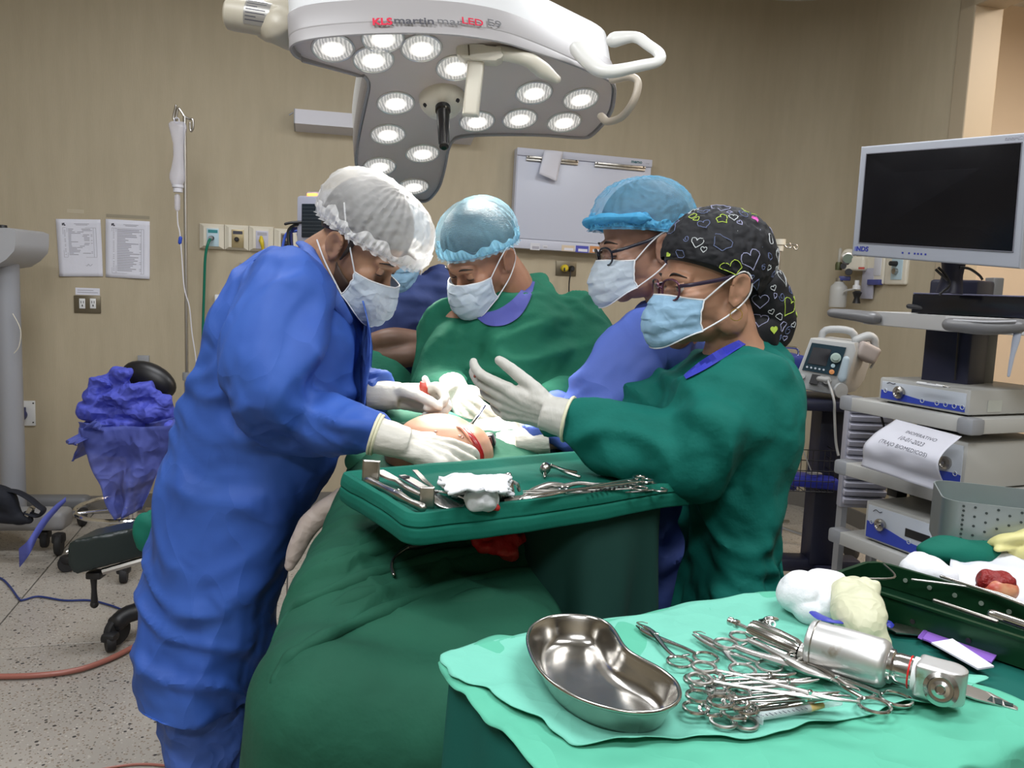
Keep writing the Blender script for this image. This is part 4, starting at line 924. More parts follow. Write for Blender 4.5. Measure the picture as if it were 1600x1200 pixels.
# ------------------------------------------------------------ 1: bent surgeon in blue, left
Y1 = 1.88
sk1 = skinmat('tan skin', (.38, .21, .13))
M1 = HM(P(555, 380, Y1), -12, 38, 6, 1.05)
nb = P(500, 432, Y1+.02)
shN = P(432, 478, Y1-.16); shF = P(515, 470, Y1+.18)
elN = P(418, 618, Y1-.22); wrN = P(612, 686, 1.60)
elF = P(545, 600, Y1+.16); wrF = P(612, 618, 1.88)
wb = ring_px([(415, 450, 520, Y1, .08), (440, 420, 530, Y1, .12), (500, 400, 540, Y1, .14), (620, 340, 520, Y1, .12), (760, 300, 470, Y1, .13), (860, 290, 420, Y1, .12), (900, 280, 400, Y1, .11)], 24)
hipN = P(320, 860, Y1-.08); hipF = P(350, 860, Y1+.09)
ftN = P(330, 1305, Y1-.04); ftF = P(370, 1290, Y1+.14); ftN.z = ftF.z = .07
sol = head_solids(M1)+[limb([M1 @ Vector((-.02, 0, -.03)), M1 @ Vector((-.045, 0, -.10)), nb, P(480, 470, Y1)], [.056, .058, .066, .09]), wb,
      limb([shN, elN, P(520, 664, 1.66), wrN], [.045, .034, .032, .026]), limb([shF, elF, wrF], [.055, .042, .026]), limb([P(470, 455, Y1), shN], .06), limb([P(480, 455, Y1), shF], .06),
      limb([hipN, P(325, 1080, Y1-.07), ftN], [.09, .06, .045]), limb([hipF, P(360, 1080, Y1+.1), ftF], [.09, .06, .045])]
p1 = person('tall bent surgeon in a blue gown and white bouffant cap at the left', (P(340, 1000, Y1).x, Y1, 0), sk1, sol)
Gw = [ring_px([(388, 425, 470, Y1+.05, .05), (398, 402, 486, Y1+.05, .10), (425, 384, 505, Y1+.04, .15), (462, 362, 538, Y1+.02, .18), (500, 344, 560, Y1, .20), (560, 318, 572, Y1, .19), (640, 290, 566, Y1, .18), (700, 271, 546, Y1, .175), (760, 254, 508, Y1, .18), (830, 238, 466, Y1, .19), (900, 225, 446, Y1, .20), (980, 214, 432, Y1, .21), (1015, 211, 426, Y1, .215), (1045, 218, 420, Y1, .215), (1072, 232, 414, Y1, .21)]),
      limb([shN+Vector((.02, .03, .02)), (shN+elN)/2, elN, P(470, 655, 1.70), P(540, 672, 1.64), P(590, 682, 1.615)], [.092, .100, .092, .074, .058, .040], 24),
      limb([shF, elF, P(580, 615, 1.92)], [.09, .07, .05], 20), limb([P(430, 440, Y1-.02), P(455, 490, Y1-.03)], [.075, .11], 20)]
g1 = part('gown', remesh(Gw, .0085, 3, cloth_disp(.013, (5, 5, 2.2), 3, .0088, 7)), BLUEG, p1)
part('gown_collar', tube([P(470, 380, Y1+.06), P(478, 385, Y1-.01), P(488, 403, Y1-.06), P(503, 432, Y1-.09), P(524, 466, Y1-.09), P(545, 500, Y1-.06)], [.012, .016, .016, .016, .016, .012], 12, 5, 'round', flat=.5), BLUEL, g1)
# gathered cuff of the far sleeve and front panel flap
part('sleeve_cuff', remesh([tube([P(575, 612, 1.93), P(603, 614, 1.885)], [.058, .046], 22, 1)], .006, 1, cloth_disp(.006, (18, 18, 6), 1, .004, 22)), BLUEL, g1)
def flap(u, v):
    a = P(566-8*u, 470+190*v, Y1-.10+.20*u); return a+Vector((.012*math.sin(5*v+2*u)+.02*v-.03*(v > .85)*(v-.85), 0, 0))
part('gown_front_panel', grid(flap, 12, 30), BLUEL, g1, thick=.002)
# inner layer and trouser legs below the hem
inner_ = remesh([ring_px([(1060, 258, 405, Y1, .17), (1100, 262, 402, Y1, .17), (1170, 268, 396, Y1, .16), (1240, 272, 392, Y1, .15), (1285, 276, 388, Y1, .14)])], .009, 2, cloth_disp(.012, (8, 8, 3), 8, .006, 10))
part('under_gown', inner_, BLUEL, p1)
for f_ in (ftN, ftF): part('shoe_cover', remesh([ell(f_+Vector((.05, -.02, -.02)), (.13, .055, .05), 20), ell(f_+Vector((-.02, 0, 0)), (.06, .05, .07), 16)], .008, 2, lambda v, n: .004*nz(v, 30)), BLUEL, p1)
capm1 = sheer('sheer white nonwoven', (.85, .85, .85), .36, .3)
fh = cap_fn((0, 0, .05), (.100, .081, .096), 6, -46, 0, 0)
part('hair', grid(lambda u, t: M1 @ fh(u, t*.999), 60, 24, True), HAIRM, p1, thick=.004)
part('sideburn', tube([M1 @ Vector((.022, -.074, .03)), M1 @ Vector((.024, -.075, .005)), M1 @ Vector((.022, -.074, -.02))], [.014, .010, .005], 10, 4, 'round', flat=.35), HAIRM, p1)
stb = mat('beard stubble', (.085, .055, .042), .6, alpha=.9, bump=('noise', 300, .4, .001))
def beard(sd, a0=.0):
    def fn(u, v):
        p = Vector((-.004+.062*u, (.0665-.022*u*u)*sd, -.028-.055*v-.025*u+.0*v)); c_ = Vector((.03, 0, -.03)); d_ = (p-c_); d_ = Vector((d_.x/.069, d_.y/.0685, d_.z/.085)).normalized()
        return M1 @ (c_+Vector((d_.x*.0675, d_.y*.0665, d_.z*.083)))
    return grid(fn, 14, 10)
part('beard', beard(-1), stb, p1, thick=.0015)
fc = cap_fn((0.016, 0, .058), (.124, .096, .098), -4, -17, .10, .0035, 34, 2, .0022, .03)
cap('bouffant_cap', M1, fc, capm1, p1, 190, 54, .007, 0)
face_bits(M1, p1, HAIRM)
mask(M1, MASKW, MASKE, p1, drop=.004, fwd=.012, ties='tie', seed=1)
# his gloved hands
dN = (P(700, 714, 1.60)-wrN).normalized()
hand('glove', wrN+dN*.022, dN+Vector((0, .10, .02)), Vector((.10, -.55, .8)), 1, [(14, 30, 22), (18, 34, 24), (22, 36, 24), (20, 34, 24)], ((.7, .9, .3), .25, .2), GLOVE, p1, s=1.08, cuff=P(606, 685, 1.603)-dN*.03, wrist_r=.034, label='near gloved hand pressing on the knee')
cuff_band(P(606, 685, 1.603)-dN*.028, dN, .0405, CUFFM, p1); cuff_band(P(606, 685, 1.603)-dN*.022, dN, .0395, CUFFM, p1)
dF = Vector((1, -.12, .02)).normalized()
hand('glove', wrF+dF*.012, dF, Vector((-.05, .75, .6)), -1, [(55, 70, 40), (60, 75, 45), (65, 80, 45), (70, 80, 45)], ((.3, .9, .6), .3, .3), GLOVE, p1, s=1.08, cuff=wrF-dF*.05, wrist_r=.033, label='far gloved hand gripping a suction tube, brightly lit')
# ------------------------------------------------------------ 2: onlooker with crossed arms
Y2 = 2.62
sk2 = skinmat('brown skin', (.20, .11, .075))
M2 = HM(P(622, 388, Y2), -85, 22, 0, 1.03)
sol = head_solids(M2)+[limb([M2 @ Vector((-.03, 0, -.06)), P(625, 440, Y2+.04)], [.055, .07]), ring_px([(432, 590, 665, Y2+.03, .08), (460, 572, 690, Y2+.03, .11), (600, 580, 680, Y2+.03, .10), (760, 580, 690, Y2+.03, .12)], 24),
      limb([P(572, 450, Y2+.02), P(562, 530, Y2), P(578, 556, Y2-.12), P(640, 556, Y2-.17), P(672, 548, Y2-.13)], [.055, .047, .043, .034, .03]), limb([P(690, 450, Y2+.02), P(700, 530, Y2), P(690, 545, Y2-.1), P(620, 530, Y2-.15), P(576, 538, Y2-.14)], [.055, .047, .043, .036, .03]),
      limb([P(612, 760, Y2+.03), Vector((P(612, 760, Y2).x, Y2+.03, .08))], [.085, .05]), limb([P(655, 760, Y2+.03), Vector((P(655, 760, Y2).x, Y2+.03, .08))], [.085, .05])]
p2 = person('onlooker in blue scrubs standing with crossed bare arms behind the bent surgeon', (P(630, 700, Y2).x, Y2, 0), sk2, sol, .006)
part('scrub_top', remesh([ring_px([(426, 600, 655, Y2+.04, .05), (432, 580, 680, Y2+.03, .10), (452, 562, 700, Y2+.03, .13), (500, 560, 703, Y2+.02, .14), (560, 563, 700, Y2+.02, .13), (660, 560, 700, Y2+.02, .14), (760, 556, 706, Y2+.02, .15)]),
      limb([P(575, 450, Y2+.02), P(563, 500, Y2-.0), P(560, 520, Y2-.01)], [.075, .075, .078], 18), limb([P(688, 450, Y2+.02), P(700, 500, Y2-.0), P(702, 522, Y2-.01)], [.075, .075, .078], 18)], .010, 2, cloth_disp(.010, (9, 9, 4), 12, .006, 12)), SCRUB, p2)
part('scrub_trousers', remesh([limb([P(608, 740, Y2+.03), Vector((P(608, 760, Y2).x, Y2+.03, .06))], [.12, .08]), limb([P(658, 740, Y2+.03), Vector((P(658, 760, Y2).x, Y2+.03, .06))], [.12, .08])], .012, 2), SCRUB, p2)
capB = sheer('sheer blue nonwoven', (.10, .38, .62), .68, .25)
f2c = cap_fn((0, 0, .05), (.108, .090, .100), 3, -36, .06, .003, 26, 6, .002); part('hair', grid(lambda u, t: M2 @ fh(u, t*.999), 60, 24, True), HAIRM, p2, thick=.004)
cap('bouffant_cap', M2, f2c, capB, p2, 120, 34, .005); face_bits(M2, p2, HAIRM); mask(M2, MASKB, MASKE, p2, seed=3)
# ------------------------------------------------------------ 3: surgeon in green, centre
Y3 = 2.22
sk3 = skinmat('warm tan skin', (.38, .19, .115))
M3 = HM(P(757, 399, Y3), -138, 36, -6, 1.04)
wr3 = P(712, 612, 2.02); el3 = P(684, 598, 2.16); sh3 = P(706, 508, 2.26); sh3b = P(893, 503, 2.28); el3b = P(905, 622, 2.14); wr3b = P(838, 640, 2.0)
sol = head_solids(M3)+[limb([M3 @ Vector((-.025, 0, -.03)), P(800, 452, Y3+.05), P(808, 490, Y3+.07)], [.056, .062, .08]), ring_px([(470, 770, 850, Y3+.07, .07), (500, 715, 895, Y3+.07, .10), (600, 730, 880, Y3+.07, .12), (760, 740, 870, Y3+.07, .13), (820, 740, 870, Y3+.07, .13)], 24),
      limb([sh3, el3, wr3], [.052, .043, .027]), limb([sh3b, el3b, wr3b], [.052, .043, .027]), limb([P(790, 490, Y3+.07), sh3], .06), limb([P(820, 490, Y3+.07), sh3b], .06),
      limb([P(770, 820, Y3+.07), Vector((P(770, 820, Y3).x, Y3+.07, .08))], [.085, .05]), limb([P(840, 820, Y3+.07), Vector((P(840, 820, Y3).x, Y3+.07, .08))], [.085, .05])]
p3 = person('surgeon in a green gown and pale blue cap, head bowed, at the middle', (P(800, 800, Y3).x, Y3+.05, 0), sk3, sol)
g3 = part('gown', remesh([ring_px([(430, 793, 850, Y3+.12, .04), (440, 775, 862, Y3+.11, .08), (462, 735, 888, Y3+.08, .11), (490, 704, 918, Y3+.07, .14), (530, 682, 935, Y3+.06, .165), (580, 674, 938, Y3+.05, .175), (640, 680, 930, Y3+.05, .18), (760, 690, 930, Y3+.06, .18), (900, 690, 940, Y3+.07, .19), (1060, 685, 950, Y3+.07, .2)]),
      limb([sh3, (sh3+el3)/2, el3, P(704, 604, 2.08)], [.082, .085, .075, .052], 20), limb([sh3b, P(922, 560, 2.22), el3b, P(885, 622, 2.08), P(862, 628, 2.04)], [.085, .088, .078, .062, .055], 20)], .0085, 3, cloth_disp(.012, (6, 6, 2.4), 21, .0095, 7.5)), GREENC, p3)
# scrub neckline under the gown and the gown's neck binding
def npt(x, y, Y): return P(x, y, Y)
part('scrub_collar', crescent(g3, [(738, 486), (756, 488), (776, 484), (796, 472), (812, 456), (822, 438)], [(744, 496), (762, 508), (788, 508), (812, 494), (828, 468), (836, 440)]), mat('violet blue scrubs', (.06, .07, .30), .75), p3)
capm3 = sheer('sheer pale blue nonwoven', (.30, .62, .80), .27, .3)
part('hair', grid(lambda u, t: M3 @ fh(u, t*.999), 60, 24, True), HAIRM, p3, thick=.004)
f3c = cap_fn((0, 0, .05), (.108, .091, .100), 4, -30, .07, .0026, 34, 4, .0015); cap('bouffant_cap', M3, f3c, capm3, p3, 190, 54, .005, 0)
face_bits(M3, p3, HAIRM); mask(M3, MASKW, MASKE, p3, fwd=.004, seed=5)
d3 = (P(735, 645, 1.93)-wr3).normalized()
hand('glove', wr3+d3*.012, d3, Vector((-.75, -.45, .45)), 1, [(40, 55, 30), (45, 60, 30), (50, 60, 30), (55, 60, 35)], ((.5, .9, .5), .2, .2), GLOVE, p3, s=1.05, cuff=wr3-d3*.04, wrist_r=.033, label='gloved hand holding a retractor, brightly lit')
d3b = Vector((-.85, -.45, -.1)).normalized()
hand('glove', wr3b+d3b*.012, d3b, Vector((.1, -.3, .9)), 1, [(25, 40, 25)]*4, ((.6, .9, .3), .2, .2), GLOVE, p3, s=1.05, cuff=wr3b-d3b*.04, wrist_r=.033)
# ------------------------------------------------------------ 4: assistant with glasses, right, blue gown
Y4 = 1.96
sk4 = skinmat('light tan skin', (.36, .20, .14))
M4 = HM(P(1014, 386, Y4), -170, 12, 0, 1.06)
sh4 = P(1050, 520, Y4-.14); el4 = P(985, 640, 1.84); wr4 = P(822, 690, 1.80); sh4b = P(1040, 520, Y4+.2); el4b = P(930, 640, Y4+.1); wr4b = P(812, 664, 1.90)
sol = head_solids(M4)+[limb([M4 @ Vector((-.02, 0, -.03)), P(1045, 450, Y4+.01), P(1060, 500, Y4+.03)], [.056, .06, .085]), ring_px([(470, 1020, 1100, Y4+.02, .09), (520, 1000, 1120, Y4+.02, .12), (640, 1010, 1110, Y4+.02, .12), (800, 1020, 1120, Y4+.02, .13), (860, 1020, 1120, Y4+.02, .13)], 24),
      limb([sh4, el4, wr4], [.052, .043, .027]), limb([sh4b, el4b, wr4b], [.052, .043, .027]), limb([P(1050, 500, Y4+.02), sh4], .06), limb([P(1050, 500, Y4+.02), sh4b], .06),
      limb([P(1060, 860, Y4-.05), Vector((P(1060, 860, Y4).x, Y4-.05, .08))], [.085, .05]), limb([P(1070, 860, Y4+.1), Vector((P(1070, 860, Y4).x, Y4+.1, .08))], [.085, .05])]
p4 = person('assistant with dark-rimmed glasses, blue cap and blue gown, behind the woman', (P(1060, 800, Y4).x, Y4, 0), sk4, sol)
part('gown', remesh([ring_px([(458, 1022, 1075, Y4+.02, .06), (468, 1002, 1100, Y4+.03, .09), (500, 985, 1120, Y4+.02, .13), (550, 958, 1130, Y4+.01, .17), (620, 935, 1135, Y4, .19), (720, 930, 1140, Y4, .18), (860, 930, 1150, Y4, .19), (1050, 930, 1160, Y4, .2), (1140, 930, 1160, Y4, .2)]),
      limb([P(1035, 535, Y4-.10), P(990, 575, Y4-.13), P(950, 620, Y4-.14), P(890, 664, 1.82), P(840, 684, 1.80)], [.085, .092, .088, .062, .045], 20), limb([sh4b, el4b, P(840, 660, 1.92)], [.09, .08, .05], 20)], .0085, 3, cloth_disp(.012, (7, 7, 3), 33, .0085, 10)), LAVG, p4)
capm4 = sheer('sheer azure nonwoven', (.12, .50, .80), .36, .25)
part('hair', grid(lambda u, t: M4 @ fh(u, t*.999), 60, 24, True), mat('greying short hair', (.10, .09, .085), .6), p4, thick=.003)
f4c = cap_fn((.006, 0, .05), (.110, .092, .101), 6, -28, .08, .003, 28, 14, .003); cap('bouffant_cap', M4, f4c, capm4, p4, 190, 54, .006, 0)
part('cap_brim_fold', tube([M4 @ f4c(u, .08+.03*math.sin(9*u)) for u in np.linspace(-.22, .22, 15)], [.006]+[.016+.004*math.sin(i*1.7) for i in range(13)]+[.006], 12, 3, 'round', flat=.7), mat('gathered azure nonwoven', (.08, .42, .72), .65, alpha=.9, transl=.2, bump=('crumple', 40, .5, .006)), p4)
face_bits(M4, p4, HAIRM); mask(M4, MASKW, MASKE, p4, w=.067, fwd=.004, seed=8)
def glasses(M, m, parent, lensm_, w=.026, h=.019, x=.116, z=-.004, rr=.0022, tm=None):
    g = part('glasses', torus((0, 0, 0), 1, .08, (1, 0, 0), 4, 4).xf(Matrix.Scale(0.0001, 4)).xf(M @ Matrix.Translation((x, 0, z))), m, parent) if False else None
    fr = MB()
    for s in (-1, 1):
        pts = []
        for i in range(25):
            a = 2*PI*i/24; ca, sa = math.cos(a), math.sin(a); pts.append(M @ Vector((x-.010*abs(ca+s*.2)*0-.012*((.033*s+w*ca*1)/.06)**2, .033*s+math.copysign(abs(ca)**.75, ca)*w, z+math.copysign(abs(sa)**.75, sa)*h)))
        fr.merge(tube(pts, rr, 8, 1))
    fr.merge(tube([M @ Vector((x-.001, -.008, z+.004)), M @ Vector((x+.003, 0, z+.007)), M @ Vector((x-.001, .008, z+.004))], rr, 8, 4))
    g = part('glasses', fr, m, parent)
    for s in (-1, 1):
        part('temple', tube([M @ Vector((x-.012, .059*s, z+.008)), M @ Vector((x-.03, .073*s, z+.010)), M @ Vector((.03, .0795*s, .014)), M @ Vector((-.004, .0865*s, .022)), M @ Vector((-.028, .088*s, .008))], [.0024, .0026, .0028, .0028, .002], 8, 5, 'round', flat=1.4), tm or m, g)
        pts = [M @ Vector((x-.012*((.033*s+w*math.cos(a))/.06)**2, .033*s+math.copysign(abs(math.cos(a))**.75, math.cos(a))*w, z+math.copysign(abs(math.sin(a))**.75, math.sin(a))*h)) for a in np.linspace(0, 2*PI, 24, endpoint=False)]
        part('spectacle_lens', MB().add(pts, [tuple(range(24))]), lensm_, g, False)
    return g
LENSG = mat('spectacle glass', (.9, .95, .95), .03, trans=1.0, alpha=.25)
glasses(M4, mat('black acetate', (.008, .01, .02), .25), p4, LENSG, .027, .019)
d4 = (P(765, 697, 1.80)-wr4).normalized()
hand('glove', wr4+d4*.012, d4, Vector((.1, -.5, .85)), -1, [(35, 45, 25), (38, 48, 25), (42, 50, 25), (45, 50, 30)], ((.5, .9, .4), .2, .2), GLOVE, p4, s=1.08, cuff=wr4-d4*.05, wrist_r=.035, label='near gloved hand with blood-stained cuff at the incision')
d4b = (P(745, 668, 1.84)-wr4b).normalized()
hand('glove', wr4b+d4b*.012, d4b+Vector((0, 0, -.15)), Vector((.1, -.4, .9)), 1, [(14, 20, 12), (12, 20, 12), (14, 22, 14), (20, 24, 14)], ((.5, .9, .2), .2, .2), GLOVE, p4, s=1.08, cuff=wr4b-d4b*.05, wrist_r=.035)
# ------------------------------------------------------------ 5: scrub nurse in green gown and printed scarf
Y5 = 1.62
sk5 = skinmat('warm brown skin', (.40, .215, .135))
M5 = HM(P(1118, 447, Y5), -165, 4, 0, 1.0)
sh5 = P(1172, 598, Y5-.13); el5 = P(1068, 712, 1.47); wr5 = P(862, 648, 1.52); sh5b = P(1100, 590, Y5+.17); el5b = P(1010, 690, Y5+.12); wr5b = P(975, 690, 1.72)
sol = head_solids(M5)+[limb([M5 @ Vector((-.02, 0, -.03)), P(1142, 520, Y5+.01), P(1150, 570, Y5+.02)], [.047, .050, .08]), ring_px([(575, 1110, 1190, Y5+.02, .06), (610, 1085, 1200, Y5+.02, .10), (700, 1080, 1195, Y5+.02, .11), (850, 1095, 1178, Y5+.02, .10), (920, 1100, 1170, Y5+.02, .09)], 24),
      limb([sh5+Vector((-.01, .05, -.05)), el5+Vector((0, .01, 0)), wr5], [.036, .036, .024]), limb([sh5b, el5b, wr5b], [.05, .042, .024]), limb([P(1145, 590, Y5+.01), sh5+Vector((-.02, .05, -.045))], .04), limb([P(1140, 580, Y5+.01), sh5b], .055),
      limb([P(1128, 930, Y5-.02), Vector((P(1128, 940, Y5).x, Y5-.02, .08))], [.05, .04]), limb([P(1130, 930, Y5+.09), Vector((P(1130, 940, Y5).x, Y5+.09, .08))], [.05, .04])]
p5 = person('woman in green gown, black heart-print scarf and glasses, reaching over the tray', (P(1130, 900, Y5).x, Y5, 0), sk5, sol)
g5 = part('gown', remesh([ring_px([(526, 1140, 1196, Y5+.06, .05), (540, 1118, 1214, Y5+.05, .09), (566, 1072, 1230, Y5+.03, .135), (600, 1032, 1240, Y5, .185), (650, 1022, 1238, Y5, .195), (700, 1035, 1228, Y5, .19), (760, 1060, 1212, Y5, .18), (820, 1072, 1203, Y5, .18), (880, 1070, 1200, Y5, .19), (960, 1060, 1200, Y5, .21), (1080, 1050, 1206, Y5, .22), (1190, 1045, 1210, Y5, .22)]),
      limb([sh5+Vector((.004, .03, -.022)), (sh5+el5)/2+Vector((.01, 0, 0)), el5, P(985, 690, 1.49), P(920, 664, 1.51), P(876, 652, 1.52)], [.085, .092, .085, .074, .058, .042], 24),
      limb([P(1080, 612, Y5+.13), P(1035, 640, Y5+.1), P(1000, 670, Y5+.1), P(980, 685, 1.72)], [.07, .08, .07, .05], 20)], .0085, 3, cloth_disp(.012, (6, 6, 2.5), 44, .0090, 8)), GREENW, p5)
part('scrub_collar', crescent(g5, [(1068, 586), (1092, 566), (1120, 548), (1150, 533), (1176, 524)], [(1072, 592), (1100, 578), (1130, 560), (1160, 541), (1186, 528)]), mat('royal blue scrubs', (.02, .03, .36), .7), p5)
part('gown_tie', tube([P(1203, 800, Y5-.12), P(1212, 830, Y5-.14), P(1216, 870, Y5-.12), P(1220, 900, Y5-.13), P(1228, 918, Y5-.10)], .004, 8, 6, 'round', flat=2), GREENW, g5)
part('hair', grid(lambda u, t: M5 @ cap_fn((0, 0, .05), (.098, .080, .095), 2, -60, 0, 0)(u, t*.999), 60, 24, True), HAIRM, p5, thick=.006)
SCARF = mat('black cotton scarf', (.0025, .003, .006), .75, bump=('noise', 12, .5, .01))
f5 = cap_fn((-.004, 0, .052), (.108, .088, .099), 4, -52, .03, .0, 8, 3, .0025, .05)
sc5 = cap('head_scarf', M5, f5, SCARF, p5, 160, 60, .001, .001, band=False)
bun = remesh([ell((-.125, -.01, -.045), (.045, .045, .062), 20), ell((-.150, -.02, -.075), (.035, .035, .055), 18), tube([(-.095, 0, -.01), (-.13, -.01, -.05)], [.05, .045], 18, 2, 'round'), ell((-.10, 0, -.095), (.04, .036, .045), 18)], .005, 2, lambda v, n: .005*nz(v, (22, 22, 30), 2)+.004*(1-2*np.abs(nz(v, 25, 4)))).xf(M5)
bo = part('scarf_bun', bun, SCARF, p5)
for pts in ([(-.10, -.05, .02), (-.125, -.055, .0), (-.15, -.05, -.03), (-.172, -.04, -.06), (-.168, -.045, -.08)], [(-.085, -.065, .01), (-.115, -.066, -.012), (-.14, -.06, -.045)], [(-.17, -.03, -.04), (-.185, -.035, -.06), (-.178, -.04, -.085), (-.165, -.045, -.07)]):
    part('scarf_tie', tube([M5 @ Vector(p) for p in pts], .006, 8, 6, 'round', flat=.5), SCARF, bo)
    part('tie_stripe', tube([M5 @ (Vector(p)+Vector((0, -.0048, .001))) for p in pts], .0022, 6, 6, 'round'), mat('white print', (.6, .65, .65), .7), bo)
# printed hearts, dots and shapes of the scarf, laid on its surface
def bvh_of(mb): return BVHTree.FromPolygons([Vector(v) for v in mb.v], mb.f)
surf = MB().merge(grid(lambda u, t: M5 @ f5(u, t*.999), 160, 60, True)).merge(bun); BV = bvh_of(surf)
def heart(n=22): return [(.062*math.sin(a)**3*16/16*1.0, (13*math.cos(a)-5*math.cos(2*a)-2*math.cos(3*a)-math.cos(4*a))/16*.062) for a in np.linspace(0, 2*PI, n)]
def paw(n=16): return [(.05*math.cos(a)*(1+.3*math.sin(3*a)), .05*math.sin(a)*(1+.3*math.cos(2*a))) for a in np.linspace(0, 2*PI, n)]
def curl(n=14): return [((.02+.004*i)*math.cos(i*.6), (.02+.004*i)*math.sin(i*.6)) for i in range(n)]
rnd = random.Random(11)
cols = [mat('lime print', (.45, .60, .08), .7), mat('lilac print', (.35, .36, .55), .7), mat('pale print', (.55, .58, .60), .7), mat('pink print', (.65, .08, .42), .7), mat('slate print', (.12, .15, .28), .7)]
outm = [MB() for _ in cols]
cen5 = M5 @ Vector((-.004, 0, .052)); cenb = M5 @ Vector((-.125, -.01, -.05))
def stamp(d_, c_, shape, size, ang, k, solid=False, r_=.0008):
    hit = BV.ray_cast(c_+d_*.30, -d_)
    if hit[0] is None: return
    h0_ = hit[0]; n_ = hit[1] if hit[1].dot(d_) > 0 else -hit[1]
    x_ = n_.cross(Vector((0, 0, 1))); x_ = x_.normalized() if x_.length > .1 else Vector((1, 0, 0)); y_ = n_.cross(x_)*-1; ca, sa = math.cos(ang), math.sin(ang); pts = []
    for (a, b_) in shape:
        q = h0_+(x_*(a*ca-b_*sa)+y_*(a*sa+b_*ca))*size/.062
        hh = BV.find_nearest(q); pts.append(hh[0]+n_*.0007)
    if solid: outm[k].add([h0_+n_*.0016]+pts, [(0, i+1, i+2) for i in range(len(pts)-1)])
    outm[k].merge(tube(pts, r_, 5, 1))
placed = []
for i in range(520):
    if i < 400: th = rnd.uniform(0, 2*PI); ph = rnd.uniform(-.75, 1.3); c_ = cen5
    else: th = rnd.uniform(0, 2*PI); ph = rnd.uniform(-1.2, .8); c_ = cenb
    d_ = (M5.to_3x3() @ Vector((math.cos(th)*math.cos(ph), math.sin(th)*math.cos(ph), math.sin(ph)))).normalized()
    hit = BV.ray_cast(c_+d_*.3, -d_)
    if hit[0] is None: continue
    sz = rnd.choice([.006, .009, .012, .016, .021])
    if any((hit[0]-q).length < s_+sz*.95 for q, s_ in placed): continue
    placed.append((hit[0].copy(), sz)); kind = rnd.random()
    if kind < .55: stamp(d_, c_, heart(), sz, rnd.uniform(-.6, .6), rnd.choice([0, 1, 2, 1, 2, 4]))
    elif kind < .8: stamp(d_, c_, paw(), sz, rnd.uniform(0, 6), rnd.choice([4, 1, 4, 2]))
    elif kind < .92: stamp(d_, c_, curl(), sz, rnd.uniform(0, 6), rnd.choice([1, 2, 4]))
    else: stamp(d_, c_, heart(), min(sz, .008), rnd.uniform(-.6, .6), rnd.choice([3, 3, 0]), True)
for m_, c_ in zip(outm, cols):
    if m_.v: part('printed_motif', m_, c_, sc5, kind='stuff')
face_bits(M5, p5, HAIRM, 'open'); mask(M5, MASKB, MASKE, p5, w=.067, fwd=.007, drop=.002, seed=10)
glasses(M5, mat('plum metal rim', (.10, .035, .06), .25, .5), p5, LENSG, .025, .020, tm=mat('dark plum temple', (.02, .012, .03), .3))
er = M5 @ Vector((.004, .086, -.052)); part('hoop_earring', torus(er, .011, .0009, (M5.to_3x3() @ Vector((.4, 1, 0))).normalized(), 24, 6), mat('gold', (.75, .55, .2), .2, 1.0), p5)
d5 = (P(786, 628, 1.55)-wr5).normalized()
hand('glove', wr5+d5*.005, d5+Vector((0, 0, .04)), Vector((.0, -.88, -.45)), -1, [(8, 20, 26), (16, 24, 22), (24, 30, 22), (30, 34, 26)], ((.50, .95, .15), .18, .05), mat('grey white latex glove', (.47, .46, .42), .45, bump=('noise', 45, .35, .004, (2.5, 1, 1))), p5, s=1.05, cuff=wr5-d5*.035, wrist_r=.036, label='outstretched gloved hand, palm up')
cuff_band(wr5-d5*.033, d5, .0415, CUFFM, p5)
d5b = Vector((-.1, .1, -1)).normalized()
hand('glove', wr5b+d5b*.012, d5b, Vector((0, -.2, 1)), 1, [(25, 35, 25)]*4, ((.5, .9, .4), .2, .2), MATS['grey white latex glove'], p5, s=1.0, cuff=wr5b-d5b*.03, wrist_r=.031)
# ------------------------------------------------------------ draped surfaces
def rrect(u, hx, hy, r):
    """point on a rounded rectangle outline, u in 0..1, even by arc length; also outward normal"""
    r = min(r, hx, hy); ax, ay = hx-r, hy-r; q = PI*r/2; per = 4*(ax+ay)+4*q; s = (u % 1)*per
    segs = [(2*ay, 'l', (hx, -ay), (0, 1), (1, 0)), (q, 'c', (ax, ay), 0), (2*ax, 'l', (ax, hy), (-1, 0), (0, 1)), (q, 'c', (-ax, ay), PI/2), (2*ay, 'l', (-hx, ay), (0, -1), (-1, 0)), (q, 'c', (-ax, -ay), PI), (2*ax, 'l', (-ax, -hy), (1, 0), (0, -1)), (q, 'c', (ax, -ay), 1.5*PI)]
    for g in segs:
        if s <= g[0]+1e-9:
            if g[1] == 'l': return (g[2][0]+g[3][0]*s, g[2][1]+g[3][1]*s), g[4]
            a = g[3]+s/r if r > 1e-6 else g[3]; return (g[2][0]+r*math.cos(a), g[2][1]+r*math.sin(a)), (math.cos(a), math.sin(a))
        s -= g[0]
    return (hx, -ay), (1, 0)
